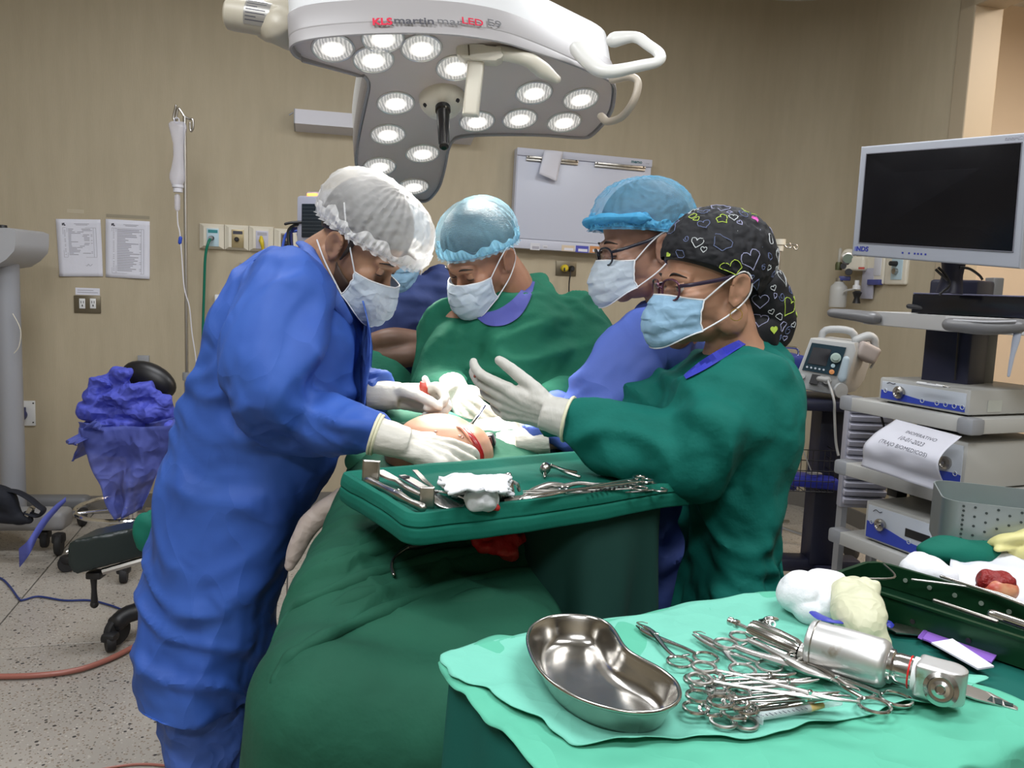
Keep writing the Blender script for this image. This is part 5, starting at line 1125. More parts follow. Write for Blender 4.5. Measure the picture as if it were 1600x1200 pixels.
def drape(c, ang, hx, hy, rcorner, top, zb, redge=.03, folds=.02, nf=9, flare=.06, nu=260, nv=70, seed=0, ntop=.36, extra=None, side=None):
    ca, sa = math.cos(ang), math.sin(ang)
    def f(u, v):
        (x, y), (nx, ny) = rrect(u, hx, hy, rcorner)
        if v < ntop:
            k = v/ntop; px, py = x-nx*redge, y-ny*redge; px, py = px*k, py*k; dz = 0; drop = 0
        else:
            k = (v-ntop)/(1-ntop); tz = top(c[0]+(x*ca-y*sa), c[1]+(x*sa+y*ca)); L_ = (tz-zb); arc = redge*PI/2; tot = arc+L_-redge; s = k**1.25*tot
            if s < arc:
                a = s/redge; px, py = x-nx*redge*(1-math.sin(a)), y-ny*redge*(1-math.sin(a)); dz = redge*(1-math.cos(a)); drop = 0
            else:
                drop = s-arc; dz = redge+drop; w = min(1, drop/.25)
                o = flare*drop+folds*w*(math.sin(2*PI*nf*u+3*noise.noise((u*6, drop, seed)))+.6*math.sin(2*PI*nf*2.3*u+seed+2*drop))*(.6+.6*noise.noise((u*9, 2, seed)))
                px, py = x+nx*o, y+ny*o
        wx, wy = c[0]+px*ca-py*sa, c[1]+px*sa+py*ca
        z = top(wx, wy) if dz == 0 else top(c[0]+(x-nx*redge)*ca-(y-ny*redge)*sa, c[1]+(x-nx*redge)*sa+(y-ny*redge)*ca)
        p = Vector((wx, wy, z-dz))
        return p+extra(p) if extra else p
    return grid(f, nu, nv, True)
DRG = mat('dark green cotton drape', (.014, .088, .052), .8, spec=.18, bump=[('ridge', 3.2, .9, .05), ('noise', 12, .35, .02), ('noise', 320, .2, .0008)], var=((.012, .070, .042), 5))
TEALD = mat('teal cotton drape', (.004, .115, .080), .78, spec=.2, bump=[('ridge', 7, .35, .015), ('noise', 14, .3, .012), ('noise', 300, .15, .0008)])
def interp(y, tab):
    for (a, b_), (c_, d_) in zip(tab, tab[1:]):
        if y <= c_: t = max(0, (y-a)/(c_-a)); t = t*t*(3-2*t); return b_*(1-t)+d_*t
    return tab[-1][1]
PC = (-.125, 1.60)
e1 = [PZ(x, y, .80) for x, y in ((405, 1040), (451, 954), (490, 929), (587, 891), (700, 862), (900, 842))]
e2 = [PZ(x, y, .78) for x, y in ((410, 1090), (440, 1035), (471, 1007), (538, 978), (700, 910), (900, 865))]
def above(line, x, y):
    xs_ = [p.x for p in line]; ys_ = [p.y for p in line]; yy_ = np.interp(x, xs_, ys_); return 1/(1+math.exp(-(y-yy_)/.005))
def mtop(x, y):
    z = interp(y, [(1.0, .70), (1.12, .755), (1.3, .80), (1.5, .835), (1.68, .885), (1.85, .93), (2.2, .93)])
    z -= .9*max(0, abs(x-PC[0])-.05)**2*1.3
    z += .02*math.sin((x-PC[0])*9+y*3)*.6+.018*noise.noise((x*3.3, y*3.3, 1))+.010*(1-abs(noise.noise((x*5+y*3, y*4-x*2, 5)))*3)
    for ln, hs in ((e1, .018), (e2, .015)):
        d_ = y-float(np.interp(x, [p.x for p in ln], [p.y for p in ln])); z += hs/(1+math.exp(-max(-30, min(30, d_/.004))))
        if ln is e1:
            for o_, w_, h_ in ((.07, .012, .010), (.15, .010, .012), (.24, .014, .009), (.33, .010, .010)): z += h_*math.exp(-((d_-o_-.03*math.sin(x*9+o_*20))/w_)**2)*(.6+.6*noise.noise((x*6, o_*9, 3)))
    return z
t = thing('patient_drapes', 'dark green surgical drapes over the patient and operating table, hanging towards the viewer', 'drapes', (PC[0], PC[1], 0))
part('drape_sheet', drape(PC, 0, .238, .60, .14, mtop, .12, .11, .020, 9, .03, 400, 190, 3, .42,
     extra=lambda p: Vector((0, 0, 0))), DRG, t, thick=.002)
DBV = None
for o in t.children:
    if o.name.startswith('drape_sheet'): DBV = BVHTree.FromPolygons([v.co+OFF[o.name] for v in o.data.vertices], [tuple(p.vertices) for p in o.data.polygons])
def MD(x, y, h=0):
    r_ = DBV.ray_cast(CP, ray(x, y).normalized())
    if r_[0] is None: return None
    n_ = r_[1] if r_[1].dot(CP-r_[0]) > 0 else -r_[1]; return r_[0]+n_*h
def fold(pts, rad, sink):
    q, _ = smooth_path([(x, y, 0) for x, y in pts], 0.0, 5); p = [MD(a.x, a.y, -rad*sink) for a in q]; p = [a for a in p if a is not None]
    n = len(p); part('drape_fold', tube(p, [rad*max(.15, math.sin(PI*(i+.5)/n)**.4)*(1+.15*math.sin(i*1.1)) for i in range(n)], 14, 1), DRG, t, smooth='all')
for pts, rad, sink in (([(416, 1022), (450, 958), (490, 932), (587, 895), (700, 866), (790, 852), (868, 850)], .013, .35), ([(421, 1072), (440, 1038), (471, 1012), (538, 982), (620, 945), (700, 915), (790, 893), (880, 884)], .012, .35),
                       ([(440, 930), (470, 880), (520, 842), (580, 830)], .022, .75), ([(455, 985), (520, 945), (600, 915), (700, 892)], .020, .75), 
                       ([(600, 975), (700, 940), (800, 920), (880, 915)], .022, .8), ([(720, 845), (790, 850), (850, 862)], .016, .6), ([(500, 880), (560, 858), (640, 846)], .016, .7)):
    fold(pts, rad, sink)
# raised screen drape towards the head end, and folded edges by the wound
part('raised_drape', remesh([tube([P(556, 590, 2.34), P(590, 600, 2.30), P(640, 632, 2.24), P(700, 648, 2.2)], [.075, .075, .06, .05], 20, 5, 'round'), tube([P(556, 560, 2.36), P(600, 590, 2.33)], [.05, .05], 16, 2, 'round'), tube([P(560, 660, 2.2), P(640, 665, 2.1), P(720, 668, 2.1)], [.08, .06, .05], 16, 4, 'round')], .008, 3, lambda v, n: .010*nz(v, (8, 8, 8), 3)+.008*(1-3*np.abs(nz(v, (9, 9, 20), 6)))), GREENC, t)
part('wound_drape', remesh([tube([P(560, 676, 1.95), P(620, 668, 1.94), P(690, 668, 1.92), P(730, 690, 1.88)], [.045, .045, .04, .03], 18, 6, 'round'), tube([P(560, 722, 1.76), P(590, 712, 1.78)], [.03, .03], 16, 2, 'round')], .006, 2, lambda v, n: .009*nz(v, (12, 12, 12), 3)), mat('light green drape', (.02, .17, .10), .75, bump=('noise', 200, .15, .001)), t)
part('glove_wrapped_bundle', remesh([tube([P(452, 885, 1.70), P(466, 850, 1.70), P(490, 812, 1.70), P(535, 778, 1.70)], [.012, .020, .024, .022], 16, 5, 'round')], .005, 2, lambda v, n: .003*nz(v, (16, 16, 30), 3)), mat('crumpled beige wrap', (.45, .38, .34), .6, bump=('crumple', 30, .5, .006)), t)
# patient
skp = skinmat('patient skin', (.40, .215, .13))
kn = P(684, 706, 1.70)
tp = thing('person', 'patient lying under the green drapes, bare knee with a long red incision', 'person', (kn.x, kn.y, .8))
SKINS[tp.name] = skp
kne = [ell(P(684, 722, 1.74), (.115, .12, .105), 30), tube([P(684, 735, 1.74), Vector((-.10, 1.45, .75)), Vector((-.12, 1.12, .60))], [.10, .06, .045], 20, 4, 'round'), tube([P(700, 730, 1.76), Vector((-.10, 2.0, .82)), Vector((-.14, 2.3, .80))], [.10, .10, .13], 20, 4, 'round'), ell(P(728, 716, 1.72), (.06, .08, .075), 20)]
kb = remesh(kne, .005, 4); part('body', kb, skp, tp)
KBV = bvh_of(kb)
def on_knee(x, y):
    h_ = KBV.ray_cast(CP, ray(x, y).normalized()); return h_[0] if h_[0] is not None else P(x, y, 1.62)
ip = [on_knee(x, y) for x, y in ((718, 668), (726, 672), (734, 681), (741, 690), (747, 700), (751, 710), (753, 720))]
bl = mat('fresh blood red', (.28, .006, .006), .25, spec=.7)
part('incision', tube(ip, [.002, .006, .0075, .008, .008, .007, .005], 10, 5, 'round'), bl, tp)
part('incision_lip', tube([p+Vector((-.006, -.002, .003)) for p in ip], [.001, .003, .0035, .0035, .0035, .003, .002], 8, 5, 'round'), mat('pale wound edge', (.6, .25, .17), .5), tp)
smd = MB()
rnd = random.Random(3)
for i in range(26):
    q = on_knee(rnd.uniform(650, 752), rnd.uniform(672, 722)); smd.merge(ell(q, (rnd.uniform(.001, .004),)*2+(.0008,), 8))
part('blood_spot', smd, bl, tp, kind='stuff')
# retractor and suction handle held in the wound
t = thing('bone_retractor', 'thin steel retractor held by the bright gloved hands at the wound', 'retractor', P(745, 650, 1.85))
part('shaft', tube([P(732, 668, 1.80), P(745, 652, 1.82), P(757, 634, 1.85)], [.0035, .004, .004], 8, 3, 'round'), STEEL, t)
t = thing('black_suction_cup', 'small black instrument head beside the blood-stained glove', 'instrument', P(762, 692, 1.74))
part('head', box(P(758, 690, 1.745), (.045, .03, .03), Matrix.Rotation(-.3, 3, 'Y'), .008), BLACK, t)
part('red_insert', box(P(760, 690, 1.727), (.024, .004, .016), Matrix.Rotation(-.3, 3, 'Y'), .004), mat('dark tissue red', (.12, .02, .02), .4), t)
t = thing('suction_tube', 'white suction tube held in the far brightly lit glove', 'suction tube', P(665, 600, 1.86))
part('tube_body', tube([P(664, 592, 1.86), P(672, 610, 1.86), P(680, 628, 1.86), P(688, 648, 1.86)], [.0075, .008, .006, .005], 12, 4, 'round'), mat('white suction plastic', (.8, .8, .76), .35), t)
single('tissue_fragment', remesh([ell(P(661, 612, 1.845), (.012, .012, .025), 14), ell(P(666, 622, 1.845), (.011, .01, .014), 12)], .0025, 1, lambda v, n: .003*nz(v, 90)), mat('raw tissue', (.45, .06, .04), .35), 'small red piece of tissue held in the far glove', 'tissue')
single('thin_tissue_strip', tube([P(742, 588, 1.56), P(750, 580, 1.565), P(760, 588, 1.57), P(778, 596, 1.58)], [.003, .006, .006, .003], 10, 4, 'round'), mat('brown tissue', (.22, .05, .03), .4), 'dark red strip of tissue between the fingers of the grey glove', 'tissue')
# ------------------------------------------------------------ tray stand with draped tray
ZT = .95
BL, NL, NR = PZ(519, 738, ZT), PZ(641, 806, ZT), PZ(1092, 752, ZT)
ta = (NR-NL).normalized(); tb_ = Vector((-ta.y, ta.x, 0)); tw = (NR-NL).length; th_ = (BL-NL).dot(tb_)
tc_ = NL+ta*tw/2+tb_*th_/2; tang = math.atan2(ta.y, ta.x)
t = thing('tray_stand', 'instrument tray stand covered by a teal green drape, in front of the wound', 'tray stand', (tc_.x, tc_.y, 0))
def trayprof(u, v):
    (x, y), (nx, ny) = rrect(u, tw/2, th_/2, .022)
    P_ = [(1, -.012), (.032, -.012), (.022, -.006), (.012, .0), (.002, .001), (.0, -.003), (-.002, -.008), (-.003, -.015), (.000, -.018), (-.003, -.021), (-.004, -.032), (-.003, -.042), (.004, -.045)]
    k = v*(len(P_)-1); i = min(len(P_)-2, int(k)); fr = k-i; ins = P_[i][0]*(1-fr)+P_[i+1][0]*fr if i > 0 else None; z = P_[i][1]*(1-fr)+P_[i+1][1]*fr
    if ins is None: kk = fr; px, py = (x-nx*.032)*kk, (y-ny*.032)*kk
    else: px, py = x-nx*ins, y-ny*ins
    w = min(1, max(0, (v-.3)/.3)); q = .0035*w*noise.noise((x*9, y*9, v*3))+.003*w*math.sin(u*70)*noise.noise((u*8, 0, 3)); px += nx*q; py += ny*q
    p = tc_+ta*px+tb_*py; p.z = ZT+z+.0015*noise.noise((px*14, py*14, 1))+.006*w*noise.noise((u*7, 1.5, 2))*(v > .3); return p
part('tray_drape', grid(trayprof, 300, 66, True), TEALD, t, thick=.0015)
# loose sack of the drape hanging under the right end
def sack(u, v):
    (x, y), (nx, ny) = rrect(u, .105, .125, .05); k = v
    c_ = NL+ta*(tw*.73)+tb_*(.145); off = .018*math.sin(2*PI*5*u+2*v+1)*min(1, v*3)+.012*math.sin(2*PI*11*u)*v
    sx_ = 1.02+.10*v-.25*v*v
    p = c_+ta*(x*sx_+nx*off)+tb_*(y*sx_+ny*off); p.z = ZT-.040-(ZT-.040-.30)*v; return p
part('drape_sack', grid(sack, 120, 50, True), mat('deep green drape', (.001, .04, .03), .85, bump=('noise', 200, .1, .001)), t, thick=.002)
part('pole', tube([Vector((tc_.x+.12, tc_.y+.08, .06)), Vector((tc_.x+.12, tc_.y+.08, ZT-.07))], .014, 12, 1), CHROME, t)
for sx_ in (-1, 1): part('foot', tube([Vector((tc_.x+.12-.2*sx_*.3, tc_.y+.08+.22*sx_, .05)), Vector((tc_.x+.12, tc_.y+.08, .06))], .014, 10, 1, 'round'), CHROME, t)
TZ = ZT-.011
def T(x, y, h=0): return PZ(x, y, TZ+h)
TG = 'steel instruments on the draped tray'
# L-shaped retractors
def blade(c, w_, h_, th, lean=0, curve=.25, az=0):
    """upright curved blade standing on its base point"""
    return grid(lambda u, v: Vector(c)+Matrix.Rotation(az, 3, 'Z') @ Vector(((u-.5)*w_, lean*v*h_-curve*w_*(2*u-1)**2*.3+.3*h_*v*v*curve, v*h_)), 10, 10)
t = thing('angled_retractor', 'steel retractor with an upturned blade at each end, leftmost on the tray', 'retractor', T(580, 752), TG)
part('shaft', tube([T(576, 752, .012), T(600, 763, .012), T(622, 774, .014), T(640, 784, .013), T(660, 793, .01)], [.008, .006, .0075, .0055, .007], 12, 5, 'round'), DSTEEL, t)
part('collar', torus(T(621, 773, .013), .0075, .002, (T(640, 784, .013)-T(600, 763, .013)).normalized(), 16, 6), STEEL, t)
part('tall_blade', blade(T(579, 756, .004), .030, .040, .0, .06, .12, -.15), DSTEEL, t, thick=.0025)
part('short_blade', blade(T(667, 794, .002), .022, .033, .0, .05, .12, .1), DSTEEL, t, thick=.0025)
def flatbar(pts, ws, th=.003):
    pts, rr = smooth_path(pts, ws, 5); fr = frames(pts); rs = []
    for p, w_, (tg, a, b_) in zip(pts, rr, fr):
        sdir = tg.cross(Vector((0, 0, 1))).normalized(); up = sdir.cross(tg); rs.append([p+sdir*w_, p+sdir*w_*.8+up*th, p-sdir*w_*.8+up*th, p-sdir*w_, p-sdir*w_*.8-up*th*.3, p+sdir*w_*.8-up*th*.3])
    return rings(rs)
t = thing('flat_retractor', 'broad dark retractor lying behind the double-ended one on the tray', 'retractor', T(610, 750), TG)
part('wide_end', flatbar([T(592, 737, .018), T(600, 742, .016), T(612, 748, .014), T(622, 752, .013)], [.010, .012, .010, .006]), DSTEEL, t)
part('shaft', flatbar([T(620, 751, .013), T(640, 764, .012), T(660, 774, .012)], [.006, .0075, .006]), STEELB, t)
t = thing('holed_lever_retractor', 'long flat lever with a hole in its handle and a spoon-like blade, on the tray', 'retractor', T(660, 765), TG)
part('handle', flatbar([T(628, 744, .019), T(640, 750, .019), T(655, 759, .018), T(676, 771, .016)], [.007, .0095, .0095, .011], .0025), STEELB, t)
part('handle_hole', torus(T(633, 745.5, .023), .0055, .0014, (0, 0, 1), 20, 6, (1.4, .8)), BLACK, t)
part('spoon_blade', flatbar([T(672, 770, .016), T(684, 778, .010), T(700, 788, .004), T(716, 792, .003), T(725, 790, .006)], [.011, .016, .019, .017, .006], .0018), STEEL, t)
t = thing('thin_forceps', 'thin dark forceps leaning between lever and gauze on the tray', 'forceps', T(660, 745), TG)
for s in (-1, 1): part('arm', flatbar([T(648+s, 735, .016), T(655+1.5*s, 742, .016), T(664+2*s, 752, .012), T(676+s, 761, .006)], [.004, .0035, .003, .0015], .0012), DSTEEL, t)
t = thing('small_scoop', 'small steel scoop with a clear plastic sleeve beside the gauze', 'scoop', T(715, 775), TG)
part('handle', tube([T(680, 768, .006), T(695, 770, .006), T(715, 775, .006), T(728, 780, .006)], [.003, .0025, .0025, .003], 8, 4, 'round'), STEEL, t)
part('cup', ell(T(736, 782, .005), (.010, .012, .004), 14), STEEL, t); part('sleeve', tube([T(706, 772, .008), T(720, 773, .008)], .006, 12, 1), mat('clear tube plastic', (.7, .75, .78), .2, alpha=.6), t)
# gauze
GZ = mat('white cotton gauze', (.80, .81, .84), .9, bump=[('noise', 35, .6, .008), ('noise', 400, .3, .0006)], transl=.15)
t = thing('gauze_stack', 'stack of folded white gauze swabs in the middle of the tray', 'gauze', T(745, 755), None)
for k in range(8):
    h = .004+.0062*k; rnd = random.Random(k+2)
    cs = [T(686+rnd.uniform(-3, 6), 748+rnd.uniform(-3, 3), h), T(702+rnd.uniform(-4, 8), 766+rnd.uniform(-4, 4), h), T(800+rnd.uniform(-10, 8), 762+rnd.uniform(-6, 5), h), T(792+rnd.uniform(-8, 8), 742+rnd.uniform(-3, 3), h)]
    def lay(u, v):
        p = (cs[0]*(1-u)+cs[3]*u)*(1-v)+(cs[1]*(1-u)+cs[2]*u)*v
        return p+Vector((.006*noise.noise((v*6, k, 1)), .008*noise.noise((u*7, k, 4)), .007*noise.noise((u*3.5, v*3, 1.7))+.004*noise.noise((u*8, v*8, k*1.7))-.012*(u > .8)*(u-.8)*4))
    part('gauze_layer', grid(lay, 26, 18), GZ, t, thick=.0045)
single('gauze_ball', remesh([ell(T(752, 783, .022), (.024, .018, .019), 18), ell(T(765, 780, .020), (.014, .014, .014), 14), ell(T(740, 778, .018), (.014, .014, .014), 14)], .0022, 2, lambda v, n: .002*nz(v, 60, 2)+.0025*(1-3*np.abs(nz(v, 45, 6)))), GZ, 'crumpled round white gauze ball in front of the gauze stack', 'gauze')
REDG = mat('blood-soaked gauze', (.50, .012, .012), .55, bump=[('noise', 60, .6, .006), ('noise', 400, .3, .0006)], var=((.62, .10, .07), 30, (1, 1, 1), .5, .75))
single('red_gauze_scrap', remesh([ell(T(764, 792, .010), (.016, .008, .007), 14), ell(T(756, 793, .009), (.010, .006, .006), 12)], .002, 1, lambda v, n: .003*nz(v, 110, 2)+.002*(1-3*np.abs(nz(v, 80, 6)))), REDG, 'small red blood-soaked gauze scrap on the tray edge below the white ball', 'gauze')
# double cupped retractor and forceps bundle
t = thing('double_cup_retractor', 'steel retractor with two upright curved blades right of the gauze', 'retractor', T(800, 780), TG)
part('front_blade', blade(T(785, 781, .003), .016, .036, 0, .05, .6, .9), DSTEEL, t, thick=.003); part('rear_blade', blade(T(797, 779, .003), .016, .040, 0, .08, .6, .9), STEEL, t, thick=.003)
part('hook_arm', tube([T(800, 752, .03), T(808, 757, .03), T(811, 766, .018)], .003, 8, 5, 'round'), DSTEEL, t)
part('shaft', flatbar([T(786, 782, .005), T(815, 778, .007), T(850, 774, .012), T(880, 768, .014)], [.006, .008, .007, .006]), DSTEEL, t)
FM = {}
def forceps(name, label, tip, ra, rb, m=STEEL, jaw=.28, bend=0.0, group=None, h=.006, plane=None, ringr=.0125, thick=1.0, teeth=True):
    """ringed clamp or scissors lying flat: tip pixel, two ring-centre pixels"""
    Tf = plane or T
    tp_ = Tf(*tip, h); A_ = Tf(*ra, h); B_ = Tf(*rb, h); mid = (A_+B_)/2; ax = (tp_-mid); L_ = ax.length; ax.normalize(); sd = Vector((-ax.y, ax.x, 0)).normalized(); 
    if (A_-B_).dot(sd) < 0: A_, B_ = B_, A_
    o = thing(name, label, 'forceps' if 'scissor' not in label else 'scissors', mid, group)
    piv = mid+ax*(L_*(1-jaw)); bd = sd*bend
    for s, Rc in ((1, A_), (-1, B_)):
        rc_ = Rc; dr = (Rc-mid).length*0
        j1 = piv+(tp_-piv)*.5-sd*s*(.0028)*thick+bd*.3*L_; j2 = tp_-sd*s*.0012+bd*L_
        st = rc_+(piv-rc_).normalized()*ringr*.95
        pts = [st, st*.6+piv*.4+sd*s*.0025, piv+sd*s*.0008, j1, j2]
        z = Vector((0, 0, .0012*s))
        ar = part('arm', tube([p+z for p in pts], [.0024*thick, .0026*thick, .0040*thick, .0034*thick, .0012*thick], 8, 5, 'round', flat=.7, up=(0, 0, 1)), m, o)
        part('finger_ring', torus(rc_+z, ringr, .0021, (0, 0, 1), 26, 8, (1.0, 1.0)).xf(Matrix.Identity(4)), m, ar)
    part('pivot_screw', lathe([(.0032*thick, -.003), (.0032*thick, .0042), (.002, .0048), (0, .0048)], piv, (0, 0, 1), 12), CHROME, o)
    if teeth: part('ratchet', box(mid*.88+tp_*.12, (.010, .003, .002), Matrix.Rotation(math.atan2(sd.y, sd.x), 3, 'Z'), .0005), m, o)
    return o
TGr = 'ringed clamps bundled at the right of the tray'
forceps('tissue_forceps', 'topmost long clamp crossing the bundle at the right of the tray', (826, 776), (1000, 745), (1010, 752), STEEL, .3, .02, TGr, .022)
forceps('tissue_forceps', 'middle clamp of the bundle, jaws toward the gauze', (820, 770), (985, 758), (1000, 764), DSTEEL, .3, -.03, TGr, .014)
forceps('tissue_forceps', 'lowest clamp of the bundle along the front of the tray', (850, 781), (1015, 756), (1030, 766), STEELB, .3, .03, TGr, .006)
t = thing('bone_cutter', 'dark heavy bone cutter with serrated handle on the right of the tray', 'bone cutter', T(900, 765), TG)
part('jaw', tube([T(812, 780, .008), T(835, 765, .012), T(860, 758, .014), T(885, 760, .014)], [.003, .006, .009, .007], 10, 5, 'round', flat=.6), DSTEEL, t)
part('handle', tube([T(880, 760, .014), T(905, 755, .018), T(940, 757, .016), T(1000, 750, .014)], [.007, .006, .005, .004], 10, 5, 'round', flat=.6), DSTEEL, t)
part('handle', tube([T(862, 766, .010), T(900, 770, .012), T(940, 766, .012), T(1002, 754, .012)], [.007, .006, .005, .004], 10, 5, 'round', flat=.6), STEELB, t)
sg = MB()
for k in range(9): sg.merge(box(T(925+7*k, 768-1.1*k, .018), (.004, .004, .004), None, .001))
part('serration', sg, BLACK, t, kind='stuff')
t = thing('spoon_clamp', 'small clamp with an oval cup behind the clamp bundle on the tray', 'clamp', T(860, 735), TG)
part('cup', ell(T(852, 732, .014), (.010, .013, .012), 16, Matrix.Rotation(.4, 3, 'Y')), DSTEEL, t); part('shaft', tube([T(852, 740, .008), T(851, 745, .004)], .003, 8, 1, 'round'), DSTEEL, t)
part('arm', tube([T(855, 729, .018), T(868, 730, .016), T(885, 738, .012), T(905, 745, .008)], .0035, 8, 5, 'round'), DSTEEL, t); part('arm', tube([T(862, 727, .022), T(880, 734, .016), T(900, 738, .012)], .003, 8, 5, 'round'), STEEL, t)
# suction wand and red swab on the drapes below the tray
def MT(x, y, h=0):
    """where the pixel ray meets the drape top"""
    d_ = ray(x, y); lo, hi = .9, 2.2
    for _ in range(40):
        m_ = (lo+hi)/2; p = CP+d_*(m_/d_.y)
        if p.z > mtop(p.x, p.y)+h: lo = m_
        else: hi = m_
    return CP+d_*(lo/d_.y)
t = thing('suction_wand', 'steel suction wand with hooked tip lying on the drapes under the tray', 'suction wand', MT(650, 870))
MT = MD
part('tip', tube([MT(613, 905, .008), MT(610, 893, .010), MT(616, 880, .012), MT(632, 868, .014), MT(645, 864, .015)], [.003, .0025, .0025, .003, .0045], 10, 6, 'round'), DSTEEL, t)
part('grip', tube([MT(642, 865, .015), MT(660, 860, .015), MT(680, 853, .015)], [.005, .009, .006], 12, 4, 'round'), BLACK, t)
part('suction_line', tube([MT(678, 854, .015), MT(700, 846, .013), MT(722, 840, .011), MT(760, 834, .011)], [.005, .007, .008, .008], 12, 5, 'round'), mat('smoky tube plastic', (.30, .28, .25), .3), t)
rp = [MD(x, y, .012) for x, y in ((748, 850), (765, 856), (785, 860), (800, 852), (815, 848))]
single('red_swab', remesh([ell(q, (r_, r_*.8, .016), 16) for q, r_ in zip(rp, (.02, .026, .024, .026, .020))]+[ell(MD(790, 864, .012), (.018, .02, .016), 14)], .0032, 2, lambda v, n: .007*(1-3.2*np.abs(nz(v, 26, 4)))+.003*nz(v, 70, 2)), REDG, 'crumpled blood-red swab on the green drapes under the tray', 'swab')
# ------------------------------------------------------------ instrument table in the foreground
ZI = .86
TL = PZ(690, 1040, ZI); TB = PZ(1245, 935, ZI); ia = (TB-TL).normalized(); ib = Vector((ia.y, -ia.x, 0)); ilen, iwid = 1.35, .36
icen = TL+ia*ilen/2+ib*iwid/2; iang = math.atan2(ia.y, ia.x)
DTEAL = mat('deep teal table drape', (.004, .085, .068), .78, spec=.2, bump=[('ridge', 5, .35, .02), ('noise', 300, .15, .0008)])
t = thing('instrument_table', 'instrument table covered with a deep teal drape, lower right foreground', 'table', (icen.x, icen.y, 0))
part('table_drape', drape((icen.x, icen.y), iang, ilen/2, iwid/2, .03, lambda x, y: ZI+.0015*noise.noise((x*12, y*12, 0)), .12, .012, .022, 12, .05, 320, 70, 9, .4), DTEAL, t, thick=.002)
for sx_ in (-1, 1):
    for sy_ in (-1, 1):
        q = icen+ia*sx_*(ilen/2-.06)+ib*sy_*(iwid/2-.05); part('leg', tube([Vector((q.x, q.y, .0)), Vector((q.x, q.y, ZI-.02))], .012, 10, 1), CHROME, t)
part('table_top', box((icen.x, icen.y, ZI-.018), (ilen-.02, iwid-.02, .02), Matrix.Rotation(iang, 3, 'Z'), .004), STEELB, t)
ZM = ZI+.004
def I(x, y, h=0): return PZ(x, y, ZM+.0035+h)
MINT = mat('mint wrap nonwoven', (.165, .50, .39), .75, spec=.2, bump=[('crumple', 11, .35, .025), ('noise', 16, .5, .01)], transl=.12)
def sheet(name, outline, zoff, parent, m, seed, amp=.004, nu=360, nv=60, edge=.010):
    pts = [PZ(x, y, ZI) for x, y in outline]; n = len(pts); c_ = sum(pts, Vector())/n
    # arc-length resampled closed boundary
    q, _ = smooth_path(pts+[pts[0]], 0.0, 6); L_ = [0]
    for a, b_ in zip(q, q[1:]): L_.append(L_[-1]+(b_-a).length)
    def bd(u):
        s = (u % 1)*L_[-1]; i = int(np.searchsorted(L_, s, 'right'))-1; i = min(i, len(q)-2); k = (s-L_[i])/max(1e-9, L_[i+1]-L_[i]); return q[i]*(1-k)+q[i+1]*k
    def fn(u, v):
        b_ = bd(u); r_ = 1+edge*noise.noise((u*60, seed, 0))*v**6; p = c_+(b_-c_)*v*r_
        d_ = p-TL; s_, t_ = d_.dot(ia), d_.dot(ib)
        os = max(0, -s_)+0; ot = max(0, t_-iwid); z = ZI+zoff+amp*.35*(1+noise.noise((p.x*9, p.y*9, seed)))+amp*1.2*max(0, (1-abs(noise.noise((p.x*7, p.y*7, seed+3)))*4))*.5
        z += v**8*amp*2.2*(.6+noise.noise((u*26, 0, seed+5)))
        out = os+ot; back = max(0, -t_)
        if out > 0:
            z -= min(out, .02)*.35+max(0, out-.02)*1.5; 
            sh = max(0, out-.012)*.78; sh2 = max(0, out-.012)*.25
            if os > 0: p = p+ia*sh2*.6
            if ot > 0: p = p-ib*sh*.85
            w = min(1, out/.05); z += .006*w*math.sin(u*90+seed); p = p+ib*.006*w*math.sin(u*120+1)
        if back > 0: z += 0; z -= max(0, back-.02)*.5
        return Vector((p.x, p.y, z))
    return part(name, grid(fn, nu, nv, True), m, parent, thick=.0009)
t = thing('mint_wrap', 'crinkled mint green wrap in two layers spread over the instrument table', 'wrap', (TL.x+.3, TL.y, ZI))
out2 = [(684, 1042), (760, 1003), (900, 960), (1100, 945), (1225, 937), (1300, 980), (1420, 1050), (1530, 1085), (1600, 1110), (1650, 1135), (1640, 1210), (1550, 1225), (1450, 1250), (1350, 1300), (1200, 1330), (1020, 1325), (900, 1270), (820, 1195), (760, 1135), (705, 1075)]
out1 = [(688, 1036), (720, 1015), (760, 1006), (830, 985), (900, 958), (1000, 951), (1100, 944), (1180, 938), (1235, 936), (1268, 965), (1300, 985), (1380, 1030), (1440, 1052), (1500, 1066), (1538, 1072), (1510, 1090), (1470, 1108), (1400, 1118), (1340, 1130), (1250, 1150), (1180, 1166), (1100, 1166), (1040, 1172), (960, 1175), (900, 1172), (872, 1160), (840, 1140), (800, 1120), (760, 1092), (712, 1070)]
sheet('lower_layer', out2, .001, t, mat('mint wrap underside', (.10, .42, .29), .75, spec=.2, bump=[('crumple', 12, .35, .025)], transl=.12), 4, .004)
sheet('upper_layer', out1, .0035, t, MINT, 7, .0036, edge=.03)
